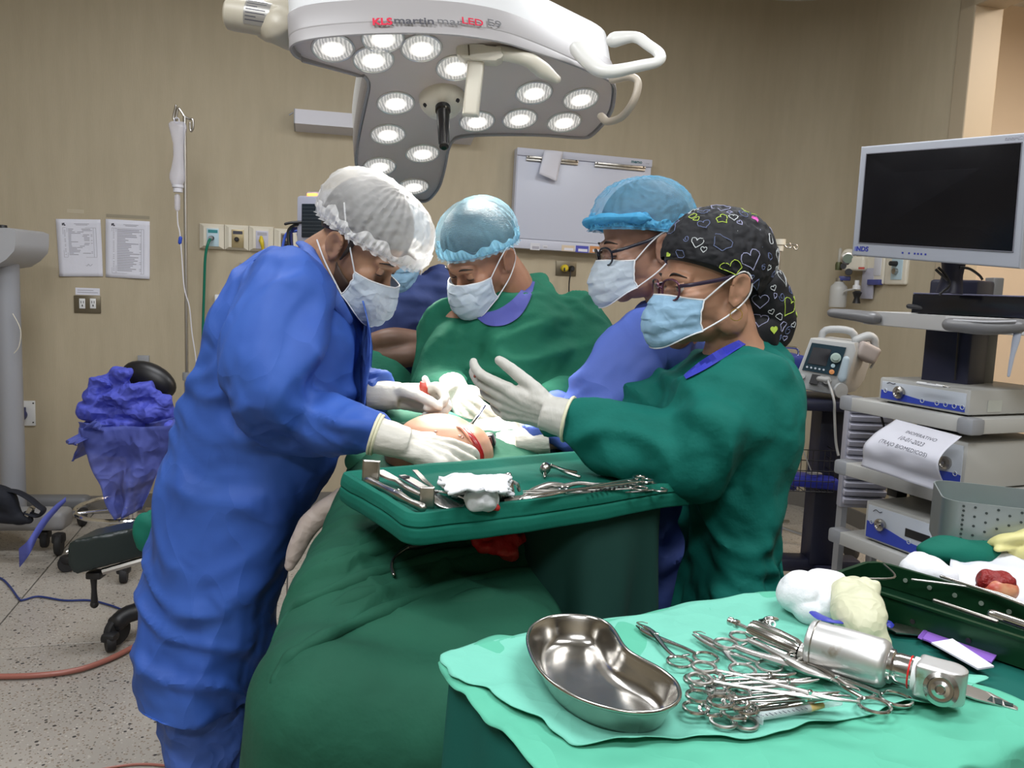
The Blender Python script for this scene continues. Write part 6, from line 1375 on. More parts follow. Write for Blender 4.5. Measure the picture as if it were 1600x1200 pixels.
# kidney dish
kp = [(85, 300), (92, 240), (115, 205), (160, 172), (215, 152), (280, 143), (350, 143), (420, 148), (490, 162), (545, 190), (580, 228), (605, 270), (630, 315), (665, 350), (710, 378), (770, 410), (840, 445), (900, 490), (940, 530), (957, 575), (950, 615), (925, 648), (880, 672), (820, 688), (740, 695), (660, 690), (560, 672), (460, 645), (360, 605), (260, 550), (180, 485), (120, 400)]
RZ = ZM+.036
rim = [PZ(800+x/3.636, 920+y/3.636, RZ) for x, y in kp]
q, _ = smooth_path(rim+[rim[0]], 0.0, 4); rim = q[:-1]; nR = len(rim)
rc2 = sum(rim, Vector())/nR
def inset(pts, d, z):
    out = []; n = len(pts)
    for i in range(n):
        tg = (pts[(i+2) % n]-pts[i-2]).normalized(); nrm = Vector((-tg.y, tg.x, 0))
        out.append(pts[i]+nrm*d)
    o2 = []
    for i in range(n):
        s = Vector()
        for k in range(-4, 5): s += out[(i+k) % n]
        o2.append(Vector((s.x/9*.7+out[i].x*.3, s.y/9*.7+out[i].y*.3, z)))
    return o2
sgn = 1 if (inset(rim, .01, RZ)[0]-rc2).length < (rim[0]-rc2).length else -1
prof = [(.0, .0), (-.0015, -.001), (-.002, -.003), (-.0005, -.0045), (.0015, -.004)] 
rs = [inset(rim, sgn*a, RZ+b_) for a, b_ in [(.0035, -.0045), (-.0012, -.004), (-.0022, -.002), (-.0012, .0002), (.0008, .0), (.0022, -.0022), (.0048, -.007), (.0075, -.014), (.010, -.020), (.013, -.0255), (.017, -.0285), (.022, -.0300), (.028, -.0303)]]
outr = [inset(rim, sgn*a, RZ+b_) for a, b_ in [(.0035, -.0045), (.0055, -.009), (.008, -.016), (.011, -.024), (.015, -.0305), (.021, -.0325), (.028, -.0330)]]
kd = MB(); n0 = nR
kd.add([p for r_ in rs for p in r_], [(i*n0+j, i*n0+(j+1) % n0, (i+1)*n0+(j+1) % n0, (i+1)*n0+j) for i in range(len(rs)-1) for j in range(n0)]+[tuple(range((len(rs)-1)*n0, len(rs)*n0))])
kd2 = MB().add([p for r_ in outr for p in r_], [(i*n0+j, i*n0+(j+1) % n0, (i+1)*n0+(j+1) % n0, (i+1)*n0+j) for i in range(len(outr)-1) for j in range(n0)]+[tuple(range((len(outr)-1)*n0, len(outr)*n0))])
KS = mat('worn kidney dish steel', (.50, .48, .45), .2, 1.0, bump=[('noise', 9, .12, .01), ('noise', 90, .05, .001)], var=((.40, .385, .36), 14))
single('kidney_dish', kd.merge(kd2), KS, 'large polished steel kidney dish on the mint wrap', 'kidney dish', smooth='all')
# ringed instruments
GI = 'steel ringed instruments on the mint wrap'
fo = dict(plane=I, group=GI)
forceps('needle_holder', 'needle holder with curved needle, nearest the kidney dish at the back', (996, 976), (1062, 1036), (1103, 1026), STEEL, .36, 0, h=.004, ringr=.0135, **fo)
single('curved_needle', tube([I(1000, 978, .006), I(995, 973, .008), I(1003, 972, .006), I(1012, 974, .004)], .0008, 6, 5), STEEL, 'curved suture needle in the jaws of the needle holder behind the dish', 'needle')
forceps('needle_holder', 'second needle holder, its rings above the clamp pile', (1084, 990), (1160, 1048), (1202, 1040), STEELB, .5, 0, h=.006, ringr=.0135, **fo)
single('curved_needle', tube([I(1092, 993, .008), I(1083, 988, .010), I(1094, 987, .008), I(1102, 990, .004)], .0008, 6, 5), STEEL, 'curved suture needle in the jaws of the second needle holder', 'needle')
forceps('scissors', 'long heavy scissors pointing right between handpiece and clamp pile', (1297, 1061), (1134, 1004), (1158, 996), STEELB, .42, 0, h=.012, ringr=.0125, thick=1.7, **fo)
forceps('clamp', 'long clamp with rings at the far right, beside the motor head', (1235, 1026), (1366, 1104), (1400, 1090), STEEL, .35, 0, h=.006, ringr=.0155, thick=1.2, **fo)
forceps('clamp', 'clamp with one raised ring beside the ribbed handpiece', (1340, 1078), (1226, 1021), (1248, 1030), DSTEEL, .3, .02, h=.010, ringr=.0125, **fo)
pile = [((1100, 1044), (1094, 1059), (1343, 1101), .035, .026, 'topmost long curved clamp of the pile, crossing to the right'),
        ((1088, 1061), (1112, 1059), (1246, 1056), .05, .018, 'rearmost clamp of the pile with its tip curving back'),
        ((1097, 1075), (1122, 1074), (1282, 1066), .04, .014, 'clamp second from the back of the pile'),
        ((1120, 1073), (1160, 1073), (1268, 1062), .03, .010, 'clamp lying flat in the middle of the pile'),
        ((1092, 1086), (1154, 1084), (1325, 1086), -.02, .018, 'long straight clamp in the middle of the pile'),
        ((1126, 1098), (1150, 1096), (1310, 1082), .0, .022, 'upper of the front clamps in the pile, jaws lifted'),
        ((1087, 1108), (1112, 1108), (1290, 1092), .0, .008, 'front clamp whose ring sticks out toward the kidney dish'),
        ((1148, 1112), (1165, 1108), (1300, 1090), .0, .014, 'front clamp just behind the syringe'),
        ((1130, 1129), (1164, 1128), (1245, 1096), .0, .004, 'nearest clamp of the pile, both rings toward the viewer')]
for ra, rb, tp_, bn, h_, lab in pile:
    forceps('clamp', lab, tp_, ra, rb, random.choice([STEEL, STEELB, STEEL]), .3, bn, h=h_, ringr=.0118, thick=.8, **fo)
# syringe
t = thing('syringe', 'small clear syringe with graduation marks and amber needle hub, front of the pile', 'syringe', I(1225, 1108))
part('barrel', tube([I(1182, 1119, .008), I(1264, 1106, .008)], .0046, 16, 1), mat('clear polypropylene', (.75, .82, .85), .15, alpha=.45), t)
mk = MB()
a_, b_ = I(1184, 1119, .0127), I(1260, 1107, .0127)
for k in range(12): mk.merge(box(a_*(1-k/11)+b_*(k/11), (.0007, .005 if k % 3 == 0 else .003, .0004), Matrix.Rotation(iang+.1, 3, 'Z')))
part('graduation', mk, INK, t, kind='stuff')
part('plunger', tube([I(1242, 1109, .008), I(1259, 1106.5, .008)], .0038, 12, 1), BLACKR, t)
part('needle_hub', tube([I(1264, 1106, .008), I(1272, 1105, .008), I(1286, 1102, .008)], [.0046, .0035, .0028], 12, 2), mat('amber plastic', (.55, .38, .14), .4), t)
part('needle_cap', tube([I(1286, 1102, .008), I(1312, 1098, .008)], .003, 12, 1, 'round'), MATS['clear polypropylene'], t)
part('flange', box(I(1182, 1119, .008), (.002, .018, .010), Matrix.Rotation(iang, 3, 'Z'), .0008), MATS['clear polypropylene'], t)
# ribbed handpiece
t = thing('ribbed_handpiece', 'slim ribbed steel handpiece with nozzle and cable, behind the scissors', 'handpiece', I(1215, 1002))
pa, pb = I(1172, 984, .016), I(1250, 1018, .014); ax = (pb-pa).normalized()
part('nozzle', lathe([(0, -.030), (.0052, -.030), (.0052, -.026), (.004, -.024), (.0055, -.021), (.0055, -.017), (.0028, -.015), (.0028, 0), (0, 0)], pa, ax, 16), STEEL, t)
rings_ = []; hl = (pb-pa).length; aa = ax.orthogonal().normalized(); bb = ax.cross(aa)
for hh, rr_ in ((0, .006), (.002, .0125), (.006, .0138), (hl*.55, .0142), (hl*.9, .0128), (hl, .0100)):
    rings_.append([pa+ax*hh+(aa*math.cos(2*PI*i/96)+bb*math.sin(2*PI*i/96))*(rr_-(.0011 if i % 6 > 2 and hh > 0 else 0)) for i in range(96)])
part('ribbed_body', rings(rings_), STEEL, t)
part('collar', tube([pb, I(1272, 1027, .012), I(1284, 1031, .010)], [.0105, .0085, .0045], 18, 4), STEELB, t)
cb_ = part('cable', tube([I(1282, 1030, .010), I(1320, 1043, .005), I(1355, 1056, .004), I(1390, 1063, .004), I(1425, 1063, .006), I(1440, 1058, .01)], .0036, 10, 8), mat('grey silicone cable', (.20, .20, .18), .5), t)
part('latch', remesh([box(I(1196, 975, .02), (.016, .010, .012), Matrix.Rotation(iang, 3, 'Z')), tube([I(1188, 979, .014), I(1200, 970, .028), I(1214, 968, .028)], [.005, .006, .003], 10, 3, 'round')], .0018, 1), STEEL, t)
part('latch_hole', torus(I(1207, 975, .027), .0035, .0012, (.2, -.8, .5), 14, 6), WHITE, t)
# oscillating saw handpiece
t = thing('bone_saw', 'large matt steel cylindrical saw motor with round head and flat blade', 'bone saw', I(1330, 1030))
sa = I(1266, 1003, .028); sb = I(1389, 1040, .026); sx = (sb-sa).normalized(); sl = (sb-sa).length
SAWM = mat('blasted aluminium', (.58, .58, .57), .42, .9, var=((.36, .28, .20), 26, (1, 1, 1), .66, .74), bump=('noise', 200, .08, .0006))
part('motor_body', lathe([(0, -.002), (.021, -.002), (.0245, 0), (.0255, .003), (.0255, sl*.3), (.0262, sl*.33), (.0262, sl*.9), (.0245, sl*.96), (.020, sl), (0, sl)], sa, sx, 40), SAWM, t)
part('end_groove', torus(sa+sx*.006, .0256, .0008, sx, 40, 6), DSTEEL, t)
part('neck', lathe([(0, 0), (.0185, 0), (.0185, .004), (.0155, .006), (.0165, .010), (.0165, .024), (0, .024)], sb, sx, 32), STEEL, t)
part('red_ring', torus(sb+sx*.021, .0166, .0009, sx, 36, 6), mat('red ring', (.6, .01, .01), .4), t)
part('white_ring', lathe([(0, .024), (.0175, .024), (.0175, .030), (0, .030)], sb, sx, 32), WHITE, t)
hc = sb+sx*.046; sy_ = Vector((0, 0, 1)).cross(sx).normalized(); sz_ = sx.cross(sy_)
RS = Matrix((sx, sy_, sz_)).transposed()
part('gear_head', remesh([box(hc-sx*.004, (.030, .036, .036), RS, .003), lathe([(0, -.018), (.018, -.018), (.018, .018), (0, .018)], hc+sx*.010-sy_*0, sz_, 30)], .0018, 2), SAWM, t)
fc_ = hc+sx*.008-sy_*.018
part('round_boss', lathe([(0, -.004), (.0155, -.004), (.0165, .004), (.0165, .009), (.0125, .0115), (.0115, .0095), (.0085, .0095), (.0085, .012), (.005, .013), (.0035, .011), (0, .011)], fc_, (-sy_*.85-Vector((0, 0, -.25))).normalized(), 36), STEEL, t)
bl0 = I(1462, 1058, .004)
def sawblade(x, y, dx, dy): return I(x, y, .004)
part('blade', prism([I(1455, 1052, .006), I(1475, 1058, .004), I(1540, 1082, .001), I(1592, 1096, -.001), I(1590, 1112, -.001), I(1570, 1106, -.001), I(1524, 1094, .001), I(1470, 1074, .004), I(1452, 1070, .006)], (0, 0, .0016)), STEELB, t, False)
for x, y, x2, y2 in ((1538, 1086, 1551, 1098), (1553, 1091, 1566, 1103), (1568, 1097, 1583, 1105)):
    part('blade_cutout', prism([I(x, y, .0008), I(x+(x2-x), y+4, .0008), I(x2, y2, .0008), I(x+2, y2-3, .0008)], (0, 0, .0012)), mat('dark table gap', (.005, .02, .018), .8), t, False)
single('flat_saw_blade', prism([I(1383, 980, .0), I(1400, 975, 0), I(1445, 985, 0), I(1440, 994, 0), I(1400, 990, 0)], (0, 0, .0016)), DSTEEL, 'thin dark steel blade lying between the latex glove and the green tray', 'blade', smooth=False)
# gauze, latex glove, packets
single('gauze_wad', remesh([ell(I(1250, 925, .03), (.028, .030, .030), 18), ell(I(1290, 925, .025), (.035, .03, .030), 18), ell(I(1262, 955, .012), (.02, .02, .018), 14), ell(I(1300, 945, .02), (.03, .03, .028), 16)], .003, 3, lambda v, n: .004*nz(v, 26, 2)+.003*np.clip(1-4*np.abs(nz(v, 18, 6)), -.5, 1)), GZ, 'soft white gauze wad at the back edge of the instrument table', 'gauze')
LTX = mat('cream latex', (.60, .60, .42), .5, bump=[('crumple', 40, .4, .006)], transl=.15)
single('folded_latex_glove', remesh([tube([I(1335, 925, .035), I(1345, 950, .035), I(1350, 975, .028), I(1372, 1002, .012)], [.024, .030, .028, .016], 18, 5, 'round', flat=.8), tube([I(1318, 925, .04), I(1330, 965, .03), I(1350, 990, .018)], [.016, .022, .016], 14, 4, 'round')]+[tube([I(1318+14*k, 935, .035), I(1322+15*k, 912+(k % 2)*5, .05)], [.012, .009], 10, 1, 'round') for k in range(4)], .0028, 3, lambda v, n: .002*nz(v, 30, 2)+.0018*np.clip(1-4*np.abs(nz(v, (16, 16, 28), 6)), -.5, 1)), LTX, 'crumpled cream latex glove standing against the saw motor', 'glove')
single('blue_strap', tube([I(1272, 958, .03), I(1285, 966, .03), I(1310, 972, .03), I(1350, 970, .012), I(1386, 972, .012), I(1390, 978, .01)], [.006, .008, .005, .005, .007, .004], 8, 5, 'round', flat=.3), mat('royal blue plastic', (.02, .03, .30), .4), 'royal blue strap peeking out under the gauze and latex glove', 'strap')
t = thing('purple_packet', 'torn purple foil packet lying on the teal drape in front of the green tray', 'packet', I(1490, 1010))
def pk(pts, h0, th): return prism([I(x, y, h0) for x, y in pts], (0, 0, th))
part('foil', pk([(1434, 997), (1445, 984), (1460, 987), (1466, 992), (1500, 1003), (1547, 1019), (1557, 1026), (1549, 1037), (1500, 1024), (1456, 1006), (1450, 1003)], .0, .002), mat('purple foil', (.25, .12, .50), .35, spec=.6, bump=('noise', 60, .3, .003)), t, False)
part('heat_seal', pk([(1434, 997), (1445, 984), (1450, 985), (1440, 1000)], .002, .0006), mat('dark purple seal', (.16, .07, .34), .4), t, False)
single('white_packet', prism([I(1455, 1006, .004), I(1488, 1000, .006), I(1553, 1043, .004), I(1528, 1047, .002)], (0, 0, .002)), mat('white packet paper', (.62, .62, .70), .6, bump=('noise', 50, .2, .002)), 'slim white packet lying across the purple one', 'packet', smooth=False)
# green perforated tray
GTM = mat('dark green anodised aluminium', (.010, .055, .022), .3, .55); GTI = mat('dark green tray floor', (.006, .035, .016), .3, .5)
g0, g1_ = PZ(1296, 902, ZI+.038), PZ(1600, 1000, ZI+.038); ga = (g1_-g0).normalized(); gb0 = PZ(1362, 877, ZI+.038); gb = Vector((-ga.y, ga.x, 0)); gw = (gb0-g0).dot(gb); g0 = g0-ga*0
glen = .62
def GP(s, t_, z): q = g0+ga*s+gb*t_; return Vector((q.x, q.y, ZI+.004+z))
t = thing('green_instrument_tray', 'long dark green perforated metal tray holding instruments, right edge of the table', 'tray', GP(.3, gw/2, 0))
RG = Matrix.Rotation(math.atan2(ga.y, ga.x), 3, 'Z')
def gbox(s0, t0, z0, s1, t1, z1, bev=.001): return box(GP((s0+s1)/2, (t0+t1)/2, (z0+z1)/2), (abs(s1-s0), abs(t1-t0), abs(z1-z0)), RG, bev)
HT = .034
def gring(off, z, r=.022):
    out = []
    for i in range(72):
        (x, y), (nx, ny) = rrect(i/72, glen/2-off, gw/2-off, max(.004, r-off)); out.append(GP(glen/2+x, gw/2+y, z))
    return out
wl = MB(); rsx = [gring(*a) for a in ((0, 0), (0, HT), (-.004, HT), (-.004, HT+.003), (.002, HT+.003), (.002, .004))]
wl.add([p for r_ in rsx for p in r_], [(i*72+j, i*72+(j+1) % 72, (i+1)*72+(j+1) % 72, (i+1)*72+j) for i in range(5) for j in range(72)])
part('tray_wall', wl, GTM, t); part('tray_floor', MB().add(gring(.001, .003)+gring(.001, 0), [tuple(range(72)), tuple(range(143, 71, -1))]), GTI, t, False)
hm = mat('perforation light rim', (.35, .42, .36), .3, .5)
for k in range(16):
    s_ = .05+.034*k
    for (tt, zz, nrm) in ((gw-.0035, .022, -1), (-.0008, .012, -1)):
        if nrm == -1 and tt < 0 and k % 2: continue
        part('perforation', lathe([(0, 0), (.0032, 0), (.0032, .001), (0, .001)], GP(s_, tt, zz), gb*-1, 12), hm if tt > 0 else BLACK, t)
part('tray_handle', tube([GP(.02, gw-.01, HT+.004), GP(.06, gw*.5, HT+.006), GP(.025, .012, HT+.004)], .0016, 8, 8), DSTEEL, t)
GT = 'instruments inside the green tray'
def gl(name, lab, cat, pts, rr, m, n=10): 
    o = thing(name, lab, cat, GP(pts[0][0], pts[0][1], .01), GT); part('shaft', tube([GP(p[0], min(gw*.93, p[1]*1.15+.01), p[2]+.014) for p in pts], rr, n, 5, 'round'), m, o); return o
o = gl('long_probe', 'long thin polished rod lying diagonally in the green tray', 'probe', [(.10, gw*.85, .03), (.20, gw*.62, .03), (.32, gw*.35, .02)], .0022, STEEL)
o = gl('curved_probe', 'bent steel rod crossing the green tray', 'probe', [(.07, gw*.6, .02), (.16, gw*.72, .03), (.22, gw*.55, .03), (.24, gw*.3, .02)], .0018, STEELB)
o = gl('tube_handle', 'bright steel tubular instrument near the front wall of the green tray', 'instrument', [(.19, gw*.3, .02), (.25, gw*.22, .022), (.33, gw*.2, .022)], .0065, STEEL, 16)
part('dark_tip', tube([GP(.33, gw*.23+.01, .036), GP(.352, gw*.23+.01, .036)], .007, 14, 1), BLACK, o)
o = gl('clear_impactor', 'dark grey handled instrument with clear plastic end in the green tray', 'instrument', [(.24, gw*.75, .02), (.30, gw*.55, .026), (.37, gw*.42, .028), (.43, gw*.33, .026)], [.006, .012, .015, .008], mat('smoked plastic', (.14, .13, .14), .2), 16)
part('clear_end', box(GP(.40, gw*.44+.01, .050), (.035, .022, .012), RG, .004), mat('clear acrylic', (.75, .76, .8), .08, alpha=.5), o); part('front_lobe', ell(GP(.44, gw*.35+.01, .036), (.022, .016, .010), 18), mat('pale grey nylon', (.40, .40, .41), .4), o)
for k, (a_, b_) in enumerate((((.44, gw*.4), (.56, gw*.5)), ((.46, gw*.25), (.60, gw*.35)), ((.12, gw*.3), (.2, gw*.2)), ((.27, gw*.9), (.40, gw*.75)))):
    gl('thin_rod', ['dark rod at the right end of the green tray', 'front rod at the right end of the green tray', 'short rod in the left front corner of the green tray', 'rod along the back wall of the green tray'][k], 'rod', [(a_[0], a_[1], .015), (b_[0], b_[1], .018)], .003, DSTEEL)
part('white_tag', box(GP(.47, gw*.15, .012), (.022, .012, .004), RG, .001), WHITE, o)
# white paper with specimen, gauze, yellow glove, grey basket behind the tray
PZ2 = lambda x, y, h=0: PZ(x, y, ZI+.008+h)
def flat_sheet(cs, m, name, label, cat, amp=.006, seed=0):
    c4 = [PZ2(*c) for c in cs]
    def fn(u, v):
        p = (c4[0]*(1-u)+c4[1]*u)*(1-v)+(c4[3]*(1-u)+c4[2]*u)*v
        return p+Vector((0, 0, .004+amp*abs(noise.noise((u*3, v*3, seed)))*2+(.03*(1-v)**4 if 'sheet' in name else 0)))
    return single(name, grid(fn, 22, 22), m, label, cat, thick=.0008)
flat_sheet([(1488, 862), (1700, 880), (1700, 985), (1478, 925)], mat('white wrap paper', (.60, .61, .66), .8, bump=('crumple', 10, .25, .01)), 'white_paper_sheet', 'creased white paper sheet under the red specimen behind the green tray', 'paper', .008, 2)
single('white_gauze_pad', remesh([ell(PZ2(1445, 890, .015), (.035, .03, .022), 20), ell(PZ2(1470, 900, .01), (.025, .02, .018), 16), ell(PZ2(1435, 880, .02), (.02, .02, .02), 14)], .003, 2, lambda v, n: .003*nz(v, 30, 2)), GZ, 'smooth white gauze pad between the grey basket and the paper sheet', 'gauze')
BONE = mat('raw bone and tissue', (.42, .03, .02), .35, spec=.6, var=((.55, .28, .16), 40, (1, 1, 1), .5, .7), bump=('noise', 70, .6, .004))
t = thing('bone_specimen', 'rounded red bone specimen lying on the white paper', 'specimen', PZ2(1556, 925))
part('bone', remesh([ell(PZ2(1560, 920, .022), (.026, .022, .018), 22)], .0022, 1, lambda v, n: .003*nz(v, 50, 2)), mat('pale bone', (.52, .26, .14), .4, var=((.42, .05, .03), 50)), t)
part('tissue_cap', remesh([ell(PZ2(1552, 910, .030), (.024, .018, .014), 18), ell(PZ2(1570, 908, .034), (.012, .012, .012), 14), ell(PZ2(1541, 916, .022), (.012, .012, .014), 14)], .002, 1, lambda v, n: .004*nz(v, 70, 2)+.003*(1-3*np.abs(nz(v, 50, 6)))), mat('dark red tissue', (.20, .006, .006), .5, spec=.4, bump=('noise', 90, .8, .008)), t)
single('green_cloth_fold', remesh([ell(PZ2(1500, 862, .015), (.07, .04, .022), 20), ell(PZ2(1560, 850, .015), (.06, .04, .025), 18)], .005, 2, lambda v, n: .006*nz(v, 18, 2)+.004*(1-3*np.abs(nz(v, 14, 6)))), TEALD, 'fold of teal cloth under the perforated grey basket', 'cloth')
single('yellow_latex_glove', remesh([tube([PZ2(1552, 848, .035), PZ2(1575, 842, .045), PZ2(1610, 838, .05)], [.010, .016, .022], 14, 4, 'round', flat=.6), tube([PZ2(1560, 858, .03), PZ2(1590, 852, .035), PZ2(1615, 850, .04)], [.008, .012, .018], 14, 4, 'round', flat=.6), tube([PZ2(1585, 866, .02), PZ2(1615, 862, .03)], [.012, .018], 14, 1, 'round')], .0028, 2, lambda v, n: .003*nz(v, 40, 2)), mat('yellow latex', (.68, .64, .28), .5, transl=.15), 'pale yellow latex glove at the right edge in front of the grey basket', 'glove')
for k in range(2):
    single('ribbed_steel_part', tube([PZ2(1538+14*k, 862-4*k, .012), PZ2(1562+12*k, 858-4*k, .018)], [.006, .009], 12, 3, 'round'), DSTEEL, ['dark ribbed steel part under the yellow glove', 'second ribbed steel part under the yellow glove, further right'][k], 'instrument')
# perforated aluminium basket
ALU = mat('anodised grey aluminium', (.30, .34, .34), .38, .6, bump=('noise', 120, .1, .0006))
Zb = ZI+.012
b0 = PZ(1466, 862, Zb); b1 = PZ(1660, 888, Zb); ba_ = (b1-b0).normalized(); bb_ = Vector((-ba_.y, ba_.x, 0)); BH = .088
def BP(s, t_, z): q = b0+ba_*s+bb_*t_; return Vector((q.x, q.y, Zb+z))
t = thing('perforated_basket', 'grey perforated aluminium sterilising basket at the right edge', 'basket', BP(.15, .08, 0))
bl_, bw_ = .34, .17
def bring(off, z, r=.03):
    out = []
    for i in range(96):
        (x, y), _n = rrect(i/96, bl_/2-off, bw_/2-off, r-off); out.append(BP(bl_/2+x, bw_/2+y, z))
    return out
wl = MB(); rsx = [bring(*a) for a in ((0, 0), (0, BH), (.0022, BH), (.0022, .002))]
wl.add([p for r_ in rsx for p in r_], [(i*96+j, i*96+(j+1) % 96, (i+1)*96+(j+1) % 96, (i+1)*96+j) for i in range(3) for j in range(96)])
part('basket_wall', wl, ALU, t); part('basket_floor', MB().add(bring(.001, .002), [tuple(range(96))]), ALU, t, False)
pm = mat('perforation dark', (.02, .03, .03), .6); hole_me = None
for i in range(20):
    for j in range(5):
        s_ = .014+.0165*i; z_ = .012+.0155*j+(.0 if i % 2 else .0075)
        if z_ > BH-.006 or s_ > bl_-.02: continue
        if hole_me is None: hole_me = to_mesh('perforation', lathe([(0, 0), (.0021, 0), (.0021, .0008), (0, .0008)], (0, 0, 0), (0, 0, 1), 10), pm)
        o = bpy.data.objects.new('perforation', hole_me); COL.objects.link(o); o.parent = t; OFF[o.name] = OFF[t.name]
        o.matrix_local = basis(BP(max(s_, .03) if s_ < .03 else s_, 0, z_)-bb_*.0002-OFF[t.name], ba_, (0, 0, 1))
# ------------------------------------------------------------ equipment cart on the right
SZ = [.95, .725, .48]
cL = PZ(1322, 620, .95); cN = PZ(1520, 656, .95); cf = (cN-cL).normalized(); cg = Vector((-cf.y, cf.x, 0)); clen = (cN-cL).length; cdep = .52
def KP(f_, g_, z): q = cL+cf*f_+cg*g_; return Vector((q.x, q.y, z))
RC = Matrix.Rotation(math.atan2(cf.y, cf.x), 3, 'Z')
def kbox(f0, g0_, z0, f1_, g1__, z1, bev=.004): return box(KP((f0+f1_)/2, (g0_+g1__)/2, (z0+z1)/2), (abs(f1_-f0), abs(g1__-g0_), abs(z1-z0)), RC, bev)
SHELF = mat('off-white powder coat', (.47, .47, .45), .5)
t = thing('equipment_cart', 'tall off-white endoscopy cart with three device shelves and a wide top shelf', 'cart', KP(clen/2, cdep/2, 0))
for k, z in enumerate(SZ):
    s = part('shelf', kbox(.02, 0, z-.045, clen, cdep, z, .004), SHELF, t)
    part('corner_bumper', kbox(-.028, -.004, z-.048, .030, .06, z+.003, .010), GREYP, s)
    if k == 0: part('corner_bumper', kbox(clen-.05, -.006, z-.048, clen+.006, .05, z+.002, .010), GREYP, s)
part('bottom_shelf', kbox(.0, 0, .16, clen, cdep, .21, .006), SHELF, t)
part('post', kbox(.035, .20, .14, .07, .24, .95), SHELF, t); part('post', kbox(clen-.05, cdep-.05, .14, clen-.01, cdep-.01, .95), SHELF, t)
part('side_panel', kbox(.07, .26, .21, .085, cdep, .70, .002), mat('cart inner panel', (.36, .36, .32), .6), t)
part('black_clip', kbox(.03, .195, .60, .075, .245, .635, .003), BLACK, t)
part('back_panel', kbox(.02, cdep-.02, .21, clen, cdep, .70, .002), MATS['cart inner panel'], t)
COLM = mat('dark navy column', (.016, .017, .04), .4)
cx0, cx1 = P(1455, 560, 2.72), P(1530, 560, 2.60)
part('column', box((cx0+cx1)/2+Vector((0, 0, .0)), ((cx1-cx0).length, .12, .50), Matrix.Rotation(math.atan2((cx1-cx0).y, (cx1-cx0).x), 3, 'Z'), .01), COLM, t)
part('column_groove', tube([P(1498, 515, 2.585), P(1492, 594, 2.585)], .003, 6, 1), BLACK, t)
part('steel_post', box(P(1541, 560, 2.68), (.035, .05, .52), None, .004), mat('grey post', (.22, .22, .22), .4, .3), t)
# top shelf with grips
tpz = 1.215
a0_, a1_, a2_ = PZ(1362, 484, tpz), PZ(1470, 497, tpz), PZ(1660, 500, tpz)
d_ = P(1345, 486, 2.9)
tsh = [P(1350, 484, 2.86), P(1478, 496, 2.42), P(1680, 503, 2.25), P(1700, 480, 2.9), P(1430, 478, 3.05)]
zt = sum(p.z for p in tsh[:2])/2
tsh = [Vector((p.x, p.y, zt)) for p in tsh]
part('top_shelf', prism_bev(tsh, (0, 0, -.045), 0, .004), mat('top shelf grey white', (.55, .55, .55), .4), t)
GRIP = mat('grey rubber grip', (.17, .17, .175), .35)
part('grip', remesh([tube([P(1301, 489, 2.86), P(1330, 492, 2.82), P(1364, 497, 2.76)], [.020, .024, .028], 16, 4, 'round', flat=.8)], .006, 2), GRIP, t)
part('grip', remesh([tube([P(1484, 507, 2.36), P(1540, 511, 2.28), P(1592, 509, 2.24)], [.022, .025, .023], 16, 4, 'round', flat=.9)], .006, 2), GRIP, t)
part('grip_stripe', tube([P(1490, 500, 2.34), P(1540, 503, 2.26), P(1588, 502, 2.22)], .003, 8, 3), mat('light grip stripe', (.4, .4, .42), .4), t)
for f_, g_ in ((.05, .05), (clen-.04, .05), (.05, cdep-.05), (clen-.04, cdep-.05)):
    part('caster', lathe([(0, -.014), (.05, -.014), (.055, -.006), (.055, .006), (.05, .014), (0, .014)], KP(f_, g_, .055), cg, 20), BLACKR, t)
    part('caster_fork', kbox(f_-.02, g_-.02, .07, f_+.02, g_+.02, .16), BLACK, t)
# monitor
Ya_, Yb2 = 2.62, 2.24
m00, m10 = P(1345, 229, Ya_), P(1612, 206, Yb2); m01, m11 = P(1330, 399, Ya_), P(1594, 420, Yb2)
mx = ((m10-m00)+(m11-m01)).normalized(); my = ((m00-m01)+(m10-m11)).normalized(); mn = mx.cross(my).normalized()
if mn.y > 0: mn = -mn
mc_ = (m00+m10+m01+m11)/4; mw, mh = ((m10-m00).length+(m11-m01).length)/2, ((m00-m01).length+(m10-m11).length)/2
def MQ(u, v, o=0): # bilinear so the outline follows the tilt of the screen
    return (m00*(1-u)+m10*u)*(1-v)+(m01*(1-u)+m11*u)*v+mn*o
def mbx(u0_, v0, u1, v1, o0, o1, bev=0):
    q = [MQ(u0_, v0, o0), MQ(u1, v0, o0), MQ(u1, v1, o0), MQ(u0_, v1, o0)]; return prism_bev(q, mn*(o1-o0), 0, bev) if bev else prism(q, mn*(o1-o0))
t = thing('flat_screen_monitor', 'large grey-framed flat medical monitor with a black screen, upper right', 'monitor', mc_)
BEZ = mat('monitor bezel grey', (.36, .38, .43), .45)
part('casing', mbx(0, 0, 1, 1, -.06, 0, .006), BEZ, t)
part('screen', mbx(.048, .075, .955, .875, .0, .0012), mat('glossy black screen', (.004, .004, .006), .16, spec=.25), t, False)
rimm = MB()
for a in ((.044, .068, .959, .075), (.044, .875, .959, .881), (.044, .068, .048, .881), (.955, .068, .959, .881)): rimm.merge(mbx(*a, .0, .003))
part('screen_rim', rimm, mat('bezel inner edge', (.16, .16, .19), .5), t, False)
Mm = lambda u, v: basis(MQ(u, v, .0006), mx, my)
text('lettering', 'NDS', .020, Mm(.072, .935), mat('navy lettering', (.02, .03, .28), .5), t, bold=.0006)
st = MB()
for k in range(4): st.merge(mbx(.02+.007*k, .915, .024+.007*k, .955, .0, .0008))
part('logo_bars', st, mat('blue bars', (.12, .16, .5), .5), t, False, kind='stuff')
text('lettering', 'oneHD', .016, Mm(.915, .035), GREYINK, t); 
bt = MB()
for u in (.33, .37, .405, .425, .445, .47): bt.merge(mbx(u, .935, u+.010, .95, .0, .0008))
